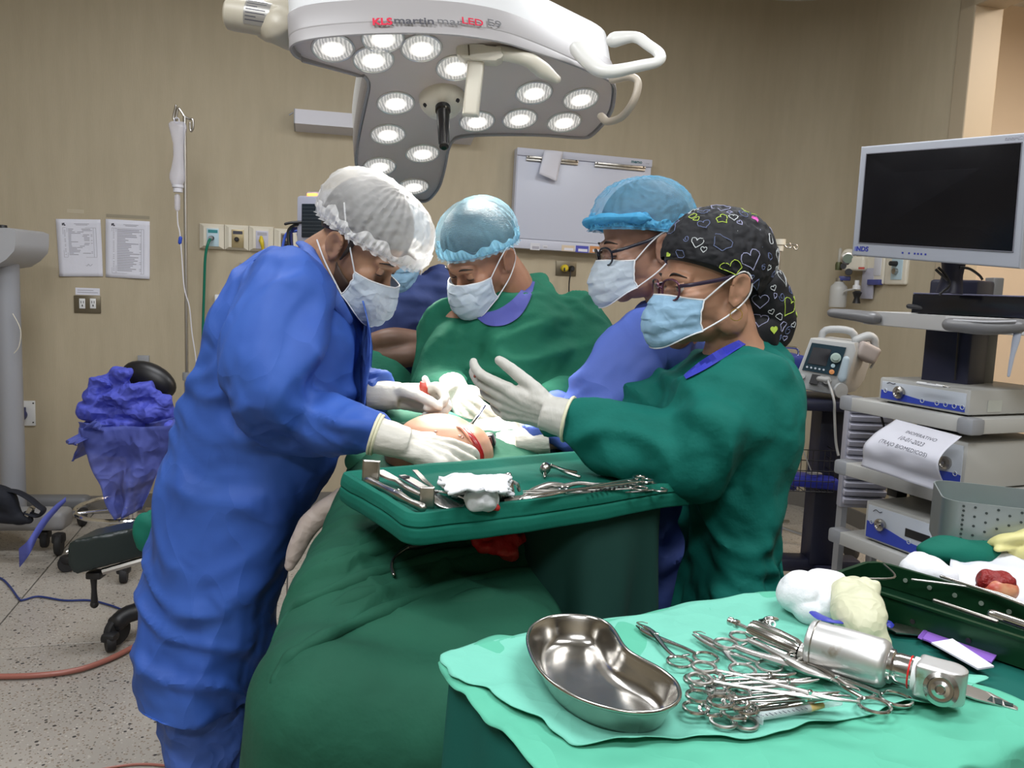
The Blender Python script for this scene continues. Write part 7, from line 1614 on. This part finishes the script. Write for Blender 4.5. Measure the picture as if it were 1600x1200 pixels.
part('button_marks', bt, MATS['navy lettering'], t, False, kind='stuff')
part('stand_arm', tube([P(1490, 410, 2.5), P(1488, 430, 2.5), P(1483, 458, 2.5)], [.035, .03, .038], 12, 3, flat=.6), COLM, t)
tc2 = thing('monitor_leads', 'black leads hanging from the back of the flat monitor', 'leads', P(1500, 430, 2.5))
for pts in ([(1466, 418), (1478, 430), (1484, 445), (1474, 455), (1468, 460)], [(1500, 418), (1515, 420), (1530, 430), (1535, 437)], [(1462, 421), (1480, 438)]):
    part('lead', tube([P(x, y, 2.47) for x, y in pts], .004, 6, 5), BLACK, tc2)
# video unit on the top shelf
vz = zt
t = thing('video_processor', 'flat glossy black video unit on the top shelf under the monitor', 'video unit', P(1510, 485, 2.6))
v4 = [P(1424, 487, 2.66), P(1700, 497, 2.25), P(1720, 480, 2.75), P(1440, 478, 2.98)]; v4 = [Vector((p.x, p.y, vz+.003)) for p in v4]
part('case', prism_bev(v4, (0, 0, .062), 0, .004), mat('glossy black plastic', (.008, .008, .012), .15), t)
part('top_trim', tube([v4[0]+Vector((0, -.003, .062)), v4[1]+Vector((0, -.003, .062))], .002, 6, 1), mat('violet grey trim', (.2, .2, .3), .3), t)
part('front_foot', tube([v4[0]+Vector((-.01, 0, .02)), v4[0]+Vector((.05, -.04, .012))], .008, 8, 1, 'round'), BLACK, t)
# three devices on the shelves
BLU = mat('blue front panel', (.03, .06, .42), .4); PNL = mat('pale front panel', (.52, .56, .62), .4); DEV = mat('device beige grey', (.45, .45, .43), .45)
def device(name, lab, z, f0, f1_, g0_, h, dep, knob, dots, slot=False, body=DEV):
    o = thing(name, lab, 'device', KP((f0+f1_)/2, g0_+dep/2, z))
    part('case', kbox(f0, g0_, z+.006, f1_, g0_+dep, z+h, .006), body, o)
    part('front_panel', kbox(f0+.012, g0_-.002, z+.014, f1_-.012, g0_+.001, z+h-.012, .001), PNL, o)
    n_ = 24; top_ = [KP(f0+.012+(f1_-f0-.024)*i/n_, g0_-.003, z+.014+(h-.026)*(.50-.26*(i/n_)**.6+.05*math.sin(i*.35))) for i in range(n_+1)]; bot = [KP(f1_-.012, g0_-.003, z+.014), KP(f0+.012, g0_-.003, z+.014)]
    part('blue_wave', prism(top_+bot, cg*.0008), BLU, o, False)
    part('socket_knob', lathe([(0, 0), (.017, 0), (.020, .006), (.020, .014), (.013, .018), (.010, .014), (0, .014)], KP(f0+knob*(f1_-f0), g0_-.003, z+h*.52), -cg, 24), DSTEEL, o)
    part('socket_core', lathe([(0, 0), (.005, 0), (.005, .004), (0, .004)], KP(f0+knob*(f1_-f0), g0_-.018, z+h*.52), -cg, 12), STEEL, o)
    for d0 in dots: part('button', torus(KP(f0+d0*(f1_-f0), g0_-.004, z+h*.34), .0065, .0013, cg, 16, 6), PNL, o)
    part('power_button', torus(KP(f0+.09*(f1_-f0), g0_-.004, z+h*.5), .006, .0014, cg, 16, 6), PNL, o)
    if slot: part('display_slot', kbox(f0+.47*(f1_-f0), g0_-.004, z+h*.44, f0+.73*(f1_-f0), g0_-.002, z+h*.64, .001), BLACK, o)
    part('model_mark', tube([KP(f0+.10*(f1_-f0), g0_-.004, z+h*.78), KP(f0+.13*(f1_-f0), g0_-.004, z+h*.84), KP(f0+.17*(f1_-f0), g0_-.004, z+h*.80), KP(f0+.20*(f1_-f0), g0_-.004, z+h*.83)], .0011, 6, 3), INK, o)
    for a_, b_ in ((f0+.03, g0_+.03), (f1_-.03, g0_+.03), (f0+.03, g0_+dep-.03), (f1_-.03, g0_+dep-.03)): part('foot', kbox(a_-.01, b_-.01, z+.0005, a_+.01, b_+.01, z+.006, .001), BLACKR, o)
    return o
device('camera_control_unit', 'upper flat grey device with blue wave panel, a pen lying on its lid', .95, .115, clen-.035, .025, .082, .36, .27, (.52, .68, .77, .86, .94))
o2 = device('light_source_unit', 'middle grey device mostly hidden behind the hanging paper notice', .725, .15, clen-.03, .03, .15, .36, .80, (.9,))
device('shaver_control_unit', 'lower beige grey device with blue wave panel and dark display slot', .48, .11, clen-.02, .02, .135, .36, .21, (.52, .64, .74), True)
part('label_sticker', kbox(clen-.034, .10, .965, clen-.033, .16, 1.0, .0), mat('worn label', (.5, .52, .48), .6), bpy.data.objects['camera_control_unit'])
t = thing('pen', 'white ballpoint pen lying on the lid of the upper device', 'pen', KP(.25, .1, 1.035))
pa_, pb_ = PZ(1434, 598, 1.038), PZ(1482, 605, 1.038); part('barrel', tube([pa_, pa_*.5+pb_*.5, pb_], [.0045, .005, .0025], 12, 3, 'round'), WHITE, t); part('tip', tube([pb_*.85+pa_*.15+Vector((0, 0, .001)), pb_+(pb_-pa_)*.08], [.0045, .001], 10, 1), DSTEEL, t)
part('barrel_print', tube([pa_*.7+pb_*.3+Vector((-.002, -.003, .004)), pa_*.4+pb_*.6+Vector((-.002, -.003, .004))], .0008, 6, 1), INK, t)
# paper notice
n4 = [KP(.10, -.002, .93), KP(clen-.045, -.02, .925), KP(clen-.10, -.12, .745), KP(.03, -.07, .72)]
n4 = [P(1400, 655, 2.58), P(1503, 682, 2.33), P(1472, 771, 2.30), P(1342, 728, 2.56)]
def notice(u, v):
    p = (n4[0]*(1-u)+n4[1]*u)*(1-v)+(n4[3]*(1-u)+n4[2]*u)*v
    return p-cg*(.05*math.sin(PI*min(1, v*1.15))*(.6+.4*u))+cg*.012*math.sin(7*v)*(1-.3*u)+Vector((0, 0, .018*math.sin(PI*v)))+cg*.006*noise.noise((u*4, v*5, 1))
t = thing('paper_notice', 'white paper notice with three printed lines hanging over the middle device', 'notice', KP(.25, -.05, .72))
part('paper', grid(notice, 26, 30), mat('notice paper', (.58, .58, .64), .8), t, thick=.0006)
for txt, v_, w_, u_ in (('INOPERATIVO', .22, .46, .56), ('10-01-2023', .36, .36, .52), ('(TRAJO BIOMEDICOS)', .50, .68, .50)):
    cu = bpy.data.curves.new('lettering', 'FONT'); cu.body = txt; cu.size = 1; cu.align_x = 'CENTER'; cu.align_y = 'CENTER'; cu.resolution_u = 2
    to = bpy.data.objects.new('lettering', cu); COL.objects.link(to); bpy.context.view_layer.update()
    me = bpy.data.meshes.new_from_object(to); W_ = max(v.co.x for v in me.vertices)-min(v.co.x for v in me.vertices)
    k = w_/W_
    mbt = MB(); vs = []
    for v in me.vertices:
        uu, vv = u_+v.co.x*k, v_-v.co.y*k*1.25
        p = notice(uu, vv); e1_ = notice(uu+.01, vv)-p; e2_ = notice(uu, vv+.01)-p; nn2 = e1_.cross(e2_).normalized(); nn2 = nn2 if nn2.dot(CP-p) > 0 else -nn2; vs.append(p+nn2*.0009)
    mbt.add(vs, [tuple(p.vertices) for p in me.polygons]); bpy.data.objects.remove(to); part('lettering', mbt, INK, t, False)
# black leads behind the lower device
t = thing('black_leads', 'bundle of black leads looped behind the lower device', 'leads', KP(.25, .3, .62))
for k in range(3): part('lead', tube([KP(.16+.02*k, .40, .52), KP(.18+.03*k, .30+.03*k, .66), KP(.30, .22+.03*k, .655-.01*k), KP(.42, .2+.02*k, .64)], .005, 8, 6), BLACK, t)
single('hanging_lead', tube([KP(.06, .10, .90), KP(.075, .12, .82), KP(.07, .14, .745), KP(.075, .16, .735)], .004, 8, 6), BLACK, 'single black lead hanging between the upper and middle shelves', 'lead')
t = thing('metal_hook_arm', 'clear grey hook hanging from the right grip of the top shelf', 'hook', P(1586, 540, 2.25))
part('hook', tube([P(1592, 513, 2.24), P(1588, 530, 2.24), P(1581, 560, 2.24), P(1576, 587, 2.24)], [.010, .010, .006, .004], 10, 4, 'round', flat=.5), mat('frosted plastic', (.35, .38, .45), .3), t); part('joint', ell(P(1593, 512, 2.235), (.014, .012, .014), 14), STEEL, t)
# louvred panel behind the cart
t = thing('louvred_unit', 'white slatted unit standing behind the cart at the left of its shelves', 'unit', P(1345, 790, 3.05))
q0_, q1_ = P(1322, 640, 3.0), P(1405, 655, 3.0)
bx0, bx1 = P(1324, 700, 3.0).x, P(1395, 700, 3.0).x; bz0, bz1 = P(1320, 795, 3.0).z, P(1340, 632, 3.0).z
part('case', box(((bx0+bx1)/2, 3.04, (bz0+bz1)/2), (bx1-bx0, .04, bz1-bz0), None, .004), mat('louvre white', (.36, .36, .42), .5), t)
ns = 12
for k in range(ns):
    z_ = bz0+.03+(bz1-bz0-.05)*k/(ns-1)
    part('slat', box(((bx0+bx1)/2, 3.012, z_), (bx1-bx0-.01, .02, (bz1-bz0)/ns*.62), Matrix.Rotation(.35, 3, 'X'), .002), mat('slat white', (.42, .42, .50), .5), t)
for x_ in (bx0+.02, bx1-.02): part('leg', box((x_, 3.05, bz0/2), (.02, .05, bz0), None), GREYP, t)
# ------------------------------------------------------------ defibrillator on its trolley
Yd = 3.35
t = thing('defibrillator', 'grey portable defibrillator with dark screen and round dial on the black trolley', 'defibrillator', P(1295, 610, Yd))
fx = [P(1268, 531, Yd), P(1312, 541, Yd-.02), P(1300, 619, Yd-.04), P(1239, 606, Yd-.02)]
dv = Vector((.16, .20, .0))
DF = mat('defibrillator grey', (.42, .43, .43), .45)
part('case', prism_bev([P(1266, 528, Yd), P(1335, 536, Yd-.06), P(1338, 548, Yd-.06), P(1322, 600, Yd-.08), P(1308, 618, Yd-.08), P(1240, 606, Yd-.02), P(1240, 596, Yd-.02)], dv, .006, .012), DF, t)
def DQ(u, v, o=.004):
    a = P(1268, 532, Yd); b = P(1333, 541, Yd-.06); c = P(1308, 614, Yd-.08); d = P(1243, 601, Yd-.02)
    n_ = (b-a).cross(d-a).normalized(); n_ = n_ if n_.y < 0 else -n_
    return (a*(1-u)+b*u)*(1-v)+(d*(1-u)+c*u)*v+n_*o
def dq(u0_, v0, u1, v1, o0, o1): 
    q = [DQ(u0_, v0, o0), DQ(u1, v0, o0), DQ(u1, v1, o0), DQ(u0_, v1, o0)]; return prism(q, DQ(u0_, v0, o1)-DQ(u0_, v0, o0))
fp = part('front_plate', dq(.03, .05, .86, .66, .002, .006), mat('teal black fascia', (.008, .03, .045), .4, spec=.15), t, False)
part('screen', dq(.10, .14, .54, .50, .006, .008), mat('dark lcd', (.008, .008, .012), .2, spec=.1), fp, False)
dn = (DQ(.5, .5, .02)-DQ(.5, .5, .0)).normalized()
part('dial', lathe([(.020, 0), (.020, .006), (.012, .008), (.012, .014), (0, .014)], DQ(.70, .30, .006), dn, 24), mat('dial pale green', (.35, .45, .40), .4), t)
part('energy_button', lathe([(.008, 0), (.008, .005), (0, .006)], DQ(.70, .47, .006), dn, 14), mat('pale blue button', (.4, .55, .6), .4), t)
part('shock_button', lathe([(.010, 0), (.010, .005), (0, .006)], DQ(.72, .60, .006), dn, 14), mat('orange button', (.65, .25, .07), .4), t)
for k in range(5): part('soft_key', lathe([(.0042, 0), (.0042, .003), (0, .003)], DQ(.12+.1*k, .585, .006), dn, 10), PNL, t)
part('knob', lathe([(.011, 0), (.010, .012), (0, .013)], DQ(.10, .80, .004), dn, 16), DF, t)
part('connector_block', dq(.30, .72, .50, .92, .004, .022), BLACK, t, False); part('connector_plug', lathe([(.018, 0), (.016, .03), (0, .032)], DQ(.68, .80, .004), dn, 18), mat('plug grey', (.35, .35, .34), .5), t)
part('plug_collar', tube([DQ(.50, .80, .02), DQ(.68, .80, .03)], .012, 12, 1, 'round'), MATS['plug grey'], t)
part('sensor_lead', tube([DQ(.70, .80, .035), P(1303, 625, Yd-.15), P(1304, 650, Yd-.15), P(1306, 690, Yd-.15), P(1310, 712, Yd-.16)], .005, 8, 6), MATS['plug grey'], t)
part('handle', remesh([tube([P(1283, 535, Yd+.1), P(1290, 516, Yd+.1), P(1330, 518, Yd+.06), P(1338, 540, Yd+.06)], [.014, .016, .016, .014], 14, 4, 'round')], .005, 2), DF, t)
pd = part('paddle', tube([P(1338, 532, Yd), P(1355, 526, Yd), P(1365, 530, Yd), P(1368, 545, Yd)], [.018, .020, .018, .012], 14, 4, 'round'), DF, t)
part('paddle_body', remesh([box(P(1352, 550, Yd), (.09, .08, .07), Matrix.Rotation(.4, 3, 'Y'), .012)], .005, 2), mat('pink beige paddle', (.42, .36, .33), .5), t)
part('curly_lead', tube([P(1368, 528, Yd), P(1372, 545, Yd), P(1366, 565, Yd), P(1360, 575, Yd)], .005, 8, 6), DF, t)
part('side_pad', tube([P(1322, 562, Yd-.1), P(1316, 590, Yd-.1)], [.014, .018], 14, 2, 'round', flat=.5), mat('pale blue pad', (.45, .55, .62), .4), t)
part('side_wheel', lathe([(0, 0), (.03, 0), (.03, .012), (0, .014)], P(1312, 610, Yd-.1), (.3, -1, 0), 20), DF, t)
NAVY = mat('dark navy trolley', (.010, .012, .03), .45)
t = thing('crash_trolley', 'dark navy trolley with basket and casters carrying the defibrillator', 'trolley', (P(1290, 700, Yd).x, Yd+.1, 0))
pz = P(1290, 622, Yd).z
X0, X1 = P(1238, 625, Yd).x, P(1336, 625, Yd).x
part('top_plate', box(((X0+X1)/2+.02, Yd+.06, pz-.02), (X1-X0+.06, .36, .04), None, .008), NAVY, t)
ca_, cb_ = P(1278, 700, Yd+.05), P(1330, 700, Yd+.05)
part('column', box(((ca_.x+cb_.x)/2, Yd+.1, pz/2+.07), (cb_.x-ca_.x, .12, pz-.18), None, .008), NAVY, t)
part('base', box(((ca_.x+cb_.x)/2-.05, Yd+.1, .15), (.42, .10, .06), None, .015), NAVY, t); part('base', box(((ca_.x+cb_.x)/2, Yd-.02, .13), (.10, .5, .06), None, .015), NAVY, t)
for p_ in (PZ(1262, 890, .05), PZ(1190, 850, .05), PZ(1330, 860, .05)):
    part('caster', lathe([(0, -.013), (.045, -.013), (.05, -.006), (.05, .006), (.045, .013), (0, .013)], p_, (1, .3, 0), 20), mat('grey caster tyre', (.05, .05, .05), .6), t); part('caster_fork', box(p_+Vector((0, .01, .05)), (.05, .06, .07), None, .015), NAVY, t)
bk_ = MB(); wx0, wx1 = P(1226, 720, Yd).x, P(1297, 720, Yd).x; wz0, wz1 = P(1240, 762, Yd).z, P(1240, 698, Yd).z
for k in range(9):
    x_ = wx0+(wx1-wx0)*k/8; bk_.merge(tube([(x_, Yd-.06, wz0), (x_, Yd-.06, wz1)], .0016, 5, 1)); bk_.merge(tube([(x_, Yd-.06, wz0), (x_, Yd+.1, wz0)], .0016, 5, 1))
for k in range(5):
    z_ = wz0+(wz1-wz0)*k/4; bk_.merge(tube([(wx0, Yd+.1, z_), (wx0, Yd-.06, z_), (wx1, Yd-.06, z_), (wx1, Yd+.1, z_)], .0020, 5, 1))
part('wire_basket', bk_, BLACK, t, kind='stuff')
t = thing('blue_basket_pouch', 'royal blue plastic tray with coiled leads in the wire basket', 'tray', (wx0+.08, Yd, wz0))
part('tray', box(((wx0+wx1)/2+.03, Yd+.02, wz0+.03), (wx1-wx0+.02, .12, .045), Matrix.Rotation(.06, 3, 'Y'), .012), mat('royal blue tray plastic', (.02, .03, .30), .4), t)
part('lead_coil', torus(((wx0+wx1)/2+.03, Yd-.01, wz0+.065), .03, .004, (0, .3, 1), 24, 6, (1.3, .8)), MATS['plug grey'], t); part('lead', tube([(wx0+.10, Yd-.05, wz0+.07), (wx0+.02, Yd-.08, wz1+.05), P(1236, 668, Yd-.08)], .0025, 6, 6), MATS['plug grey'], t)
# blue trolley just behind the scarf, and a small unit with a lid
t = thing('blue_trolley', 'blue trolley with chrome rail half hidden behind the woman in green', 'trolley', (P(1225, 700, 3.7).x, 3.7, 0))
bz_ = P(1230, 556, 3.7).z; bxa, bxb = P(1160, 600, 3.7).x, P(1249, 600, 3.7).x
part('top', box(((bxa+bxb)/2, 3.75, bz_-.04), (bxb-bxa, .34, .10), None, .02), mat('trolley blue', (.02, .035, .20), .45), t)
part('rail', tube([P(1215, 542, 3.66), P(1238, 543, 3.66), P(1247, 546, 3.66), P(1248, 556, 3.66)], .006, 8, 5), CHROME, t)
for x_ in (bxa+.04, bxb-.05): part('post', box((x_, 3.72, bz_/2), (.05, .05, bz_-.1), None, .006), MATS['trolley blue'], t)
part('lower_shelf', box(((bxa+bxb)/2, 3.75, .45), (bxb-bxa-.02, .32, .04), None, .01), MATS['trolley blue'], t)
t = thing('lidded_pot', 'small dark lidded pot on the wall ledge above the defibrillator', 'pot', wall_pt(1328, 525, .08))
pc_ = wall_pt(1328, 520, .12); part('lid', lathe([(0, .0), (.05, .0), (.055, -.012), (.05, -.03), (0, -.03)], pc_, (0, 0, 1), 24), mat('dark olive lid', (.05, .045, .03), .5), t); part('lid_knob', lathe([(0, .025), (.008, .022), (.006, 0), (0, 0)], pc_, (0, 0, 1), 12), BLACK, t)
part('bowl', lathe([(0, -.03), (.045, -.03), (.04, -.10), (0, -.11)], pc_, (0, 0, 1), 24), MATS['dark olive lid'], t); part('wall_bracket', tube([pc_-Vector((0, 0, .07)), wall_pt(1330, 545, 0)], .01, 8, 1), DG, t)
# ------------------------------------------------------------ right infusion stand, suction unit, outlet
Yr = 4.3
base = P(1208, 600, Yr); base.z = 0
t = thing('infusion_stand', 'slim infusion stand with cream head and curled hooks behind the scarf', 'infusion stand', base)
hd_ = P(1219, 380, Yr)
part('pole', tube([Vector((base.x+.01, base.y, .05)), P(1212, 480, Yr), hd_], [.011, .010, .008], 12, 1), STEELB, t)
part('head', lathe([(0, .02), (.028, .02), (.028, -.008), (.02, -.012), (.018, -.04), (0, -.04)], hd_, (0, 0, 1), 20), CREAM, t)
for pts in ([(1213, 380), (1198, 380), (1196, 384), (1200, 389), (1206, 388), (1210, 382)], [(1225, 382), (1230, 387), (1236, 386), (1234, 380)], [(1225, 382), (1240, 382), (1245, 383), (1246, 388), (1243, 390), (1240, 386)]):
    part('hook', tube([P(x, y, Yr-.01) for x, y in pts], .0035, 8, 5, 'round'), DSTEEL, t)
for i in range(5):
    a = i*2*PI/5+.7; e = Vector((base.x+.25*math.cos(a), base.y+.25*math.sin(a), .05)); part('leg', tube([Vector((base.x, base.y, .09)), e], .011, 8, 1), STEELB, t)
rr_ = lambda x, y, o: CP+ray(x, y)*(((CP+ray(x, y)*4.0).y*0+1)*0+0)
def WR(x, y, out):
    """on the rounded / right part of the wall: nearest wall point along the ray, pulled back"""
    d_ = ray(x, y); dh = Vector((d_.x, d_.y)); best = None
    for p, q_ in zip(path, path[1:]):
        e = Vector((q_.x-p.x, q_.y-p.y)); den = dh.x*e.y-dh.y*e.x
        if abs(den) < 1e-9: continue
        k = (p.x*e.y-p.y*e.x)/den; s = (p.x*dh.y-p.y*dh.x)/den
        if 0 <= s <= 1.0001 and k > 0: best = k if best is None else min(best, k)
    k = best or 4.5; return CP+d_*(k*(1-out/(k*d_.length)))
sn = -wd     # normal of the right wall into the room is roughly -wd
t = thing('suction_regulator', 'wall suction regulator with gauge, clear flow tube and white collection jar', 'suction unit', WR(1335, 470, .1))
part('jar', lathe([(0, 0), (.045, 0), (.048, .01), (.048, .10), (.044, .12), (.028, .135), (.024, .145), (0, .145)], WR(1308, 480, .15), (0, 0, 1), 26), mat('milky jar plastic', (.50, .50, .48), .35), t)
part('jar_neck', lathe([(0, 0), (.02, 0), (.02, .02), (0, .02)], WR(1311, 440, .15), (0, 0, 1), 18), DSTEEL, t)
part('flow_tube', lathe([(0, 0), (.010, 0), (.010, .09), (.006, .10), (0, .10)], WR(1311, 415, .12), (0, 0, 1), 16), mat('flow tube clear', (.6, .6, .56), .1, alpha=.5), t)
part('valve_body', lathe([(0, 0), (.018, 0), (.020, .03), (.016, .045), (0, .045)], WR(1310, 422, .13), (0, 0, 1), 18), mat('olive valve', (.10, .11, .05), .4, .4), t)
vb_ = WR(1337, 412, .10)
part('regulator_body', remesh([box(vb_, (.13, .06, .08), Matrix.Rotation(-.9, 3, 'Z'), .01), ell(WR(1326, 402, .12), (.045, .03, .05), 20)], .006, 2), CREAM, t)
part('gauge', lathe([(0, 0), (.036, 0), (.036, .015), (.030, .018), (0, .018)], WR(1325, 404, .15), (-.35, -.9, 0), 26), DSTEEL, t)
part('gauge_face', lathe([(0, 0), (.026, 0), (.026, .002), (0, .002)], WR(1325, 404, .172), (-.35, -.9, 0), 24), mat('gauge green face', (.15, .20, .15), .4), t)
part('knob', lathe([(0, 0), (.02, 0), (.018, .03), (0, .03)], WR(1326, 425, .15), (-.35, -.9, 0), 16), BLACK, t); part('knob', lathe([(0, 0), (.018, 0), (.016, .03), (0, .03)], WR(1318, 416, .15), (-.35, -.9, 0), 16), BLACK, t)
part('red_mark', box(WR(1346, 419, .15), (.035, .004, .012), Matrix.Rotation(-.9, 3, 'Z'), .001), mat('red mark', (.5, .08, .06), .5), t)
part('connector', lathe([(0, 0), (.022, 0), (.02, .02), (.012, .025), (.012, .05), (0, .05)], WR(1338, 452, .13), (0, 0, 1), 18), WHITE, t)
part('black_plug', lathe([(0, 0), (.022, 0), (.014, .03), (.02, .045), (.026, .06), (.012, .07), (0, .07)], WR(1338, 474, .13), (0, 0, 1), 18), BLACK, t)
part('tube', tube([WR(1336, 452, .15), WR(1320, 455, .17), WR(1314, 466, .17), WR(1313, 478, .17)], .006, 8, 6), MATS['milky jar plastic'], t)
part('blue_clip', box(WR(1320, 435, .13), (.06, .03, .025), Matrix.Rotation(-.5, 3, 'Z'), .004), mat('slate blue clip', (.06, .07, .25), .4), t)
o = single('white_data_card', box(WR(1356, 443, .03), (.10, .01, .17), Matrix.Rotation(math.radians(-77), 3, 'Z'), .002), mat('pale lilac card', (.42, .42, .50), .5), 'pale lilac card hanging on the right wall beside the suction unit', 'card')
single('blue_wall_clip', box(WR(1367, 441, .04), (.10, .03, .03), Matrix.Rotation(math.radians(-77), 3, 'Z'), .004), mat('slate blue clip', (.06, .07, .25), .4), 'slate blue clip beside the lilac card on the right wall', 'clip')
t = thing('gas_outlet', 'cream wall outlet with blue and white faceplate under the flat monitor', 'outlet', WR(1402, 425, .03))
R77 = Matrix.Rotation(math.radians(-77), 3, 'Z')
ac = WR(1402, 420, .012); part('plate', box(ac, (.17, .025, .17), R77, .01, 3), CREAM, t)
part('face_plate', box(WR(1402, 420, .030), (.085, .01, .115), R77, .002), mat('pale blue plate', (.45, .6, .68), .4), t); part('port', lathe([(0, 0), (.016, 0), (.016, .02), (0, .02)], WR(1401, 424, .035), sn, 16), DSTEEL, t)
part('plug', lathe([(0, 0), (.014, 0), (.012, .04), (0, .045)], WR(1401, 412, .035), sn, 16), BLACK, t)
t = thing('gas_outlet', 'cream wall outlet half hidden behind the suction unit', 'outlet', WR(1365, 420, .03)); part('plate', box(WR(1368, 420, .012), (.17, .025, .17), R77, .01, 3), CREAM, t); part('face_plate', box(WR(1372, 415, .03), (.06, .01, .11), R77, .002), MATS['sticker white'], t)
# convert lettering to plain meshes so that each piece reads as geometry of its own
for o in [o for o in bpy.data.objects if o.type == 'FONT']:
    bpy.context.view_layer.update(); me = bpy.data.meshes.new_from_object(o); me.materials.clear(); me.materials.append(o.data.materials[0])
    n = bpy.data.objects.new('lettering', me); COL.objects.link(n); n.parent = o.parent; n.matrix_local = o.matrix_local.copy(); bpy.data.objects.remove(o)
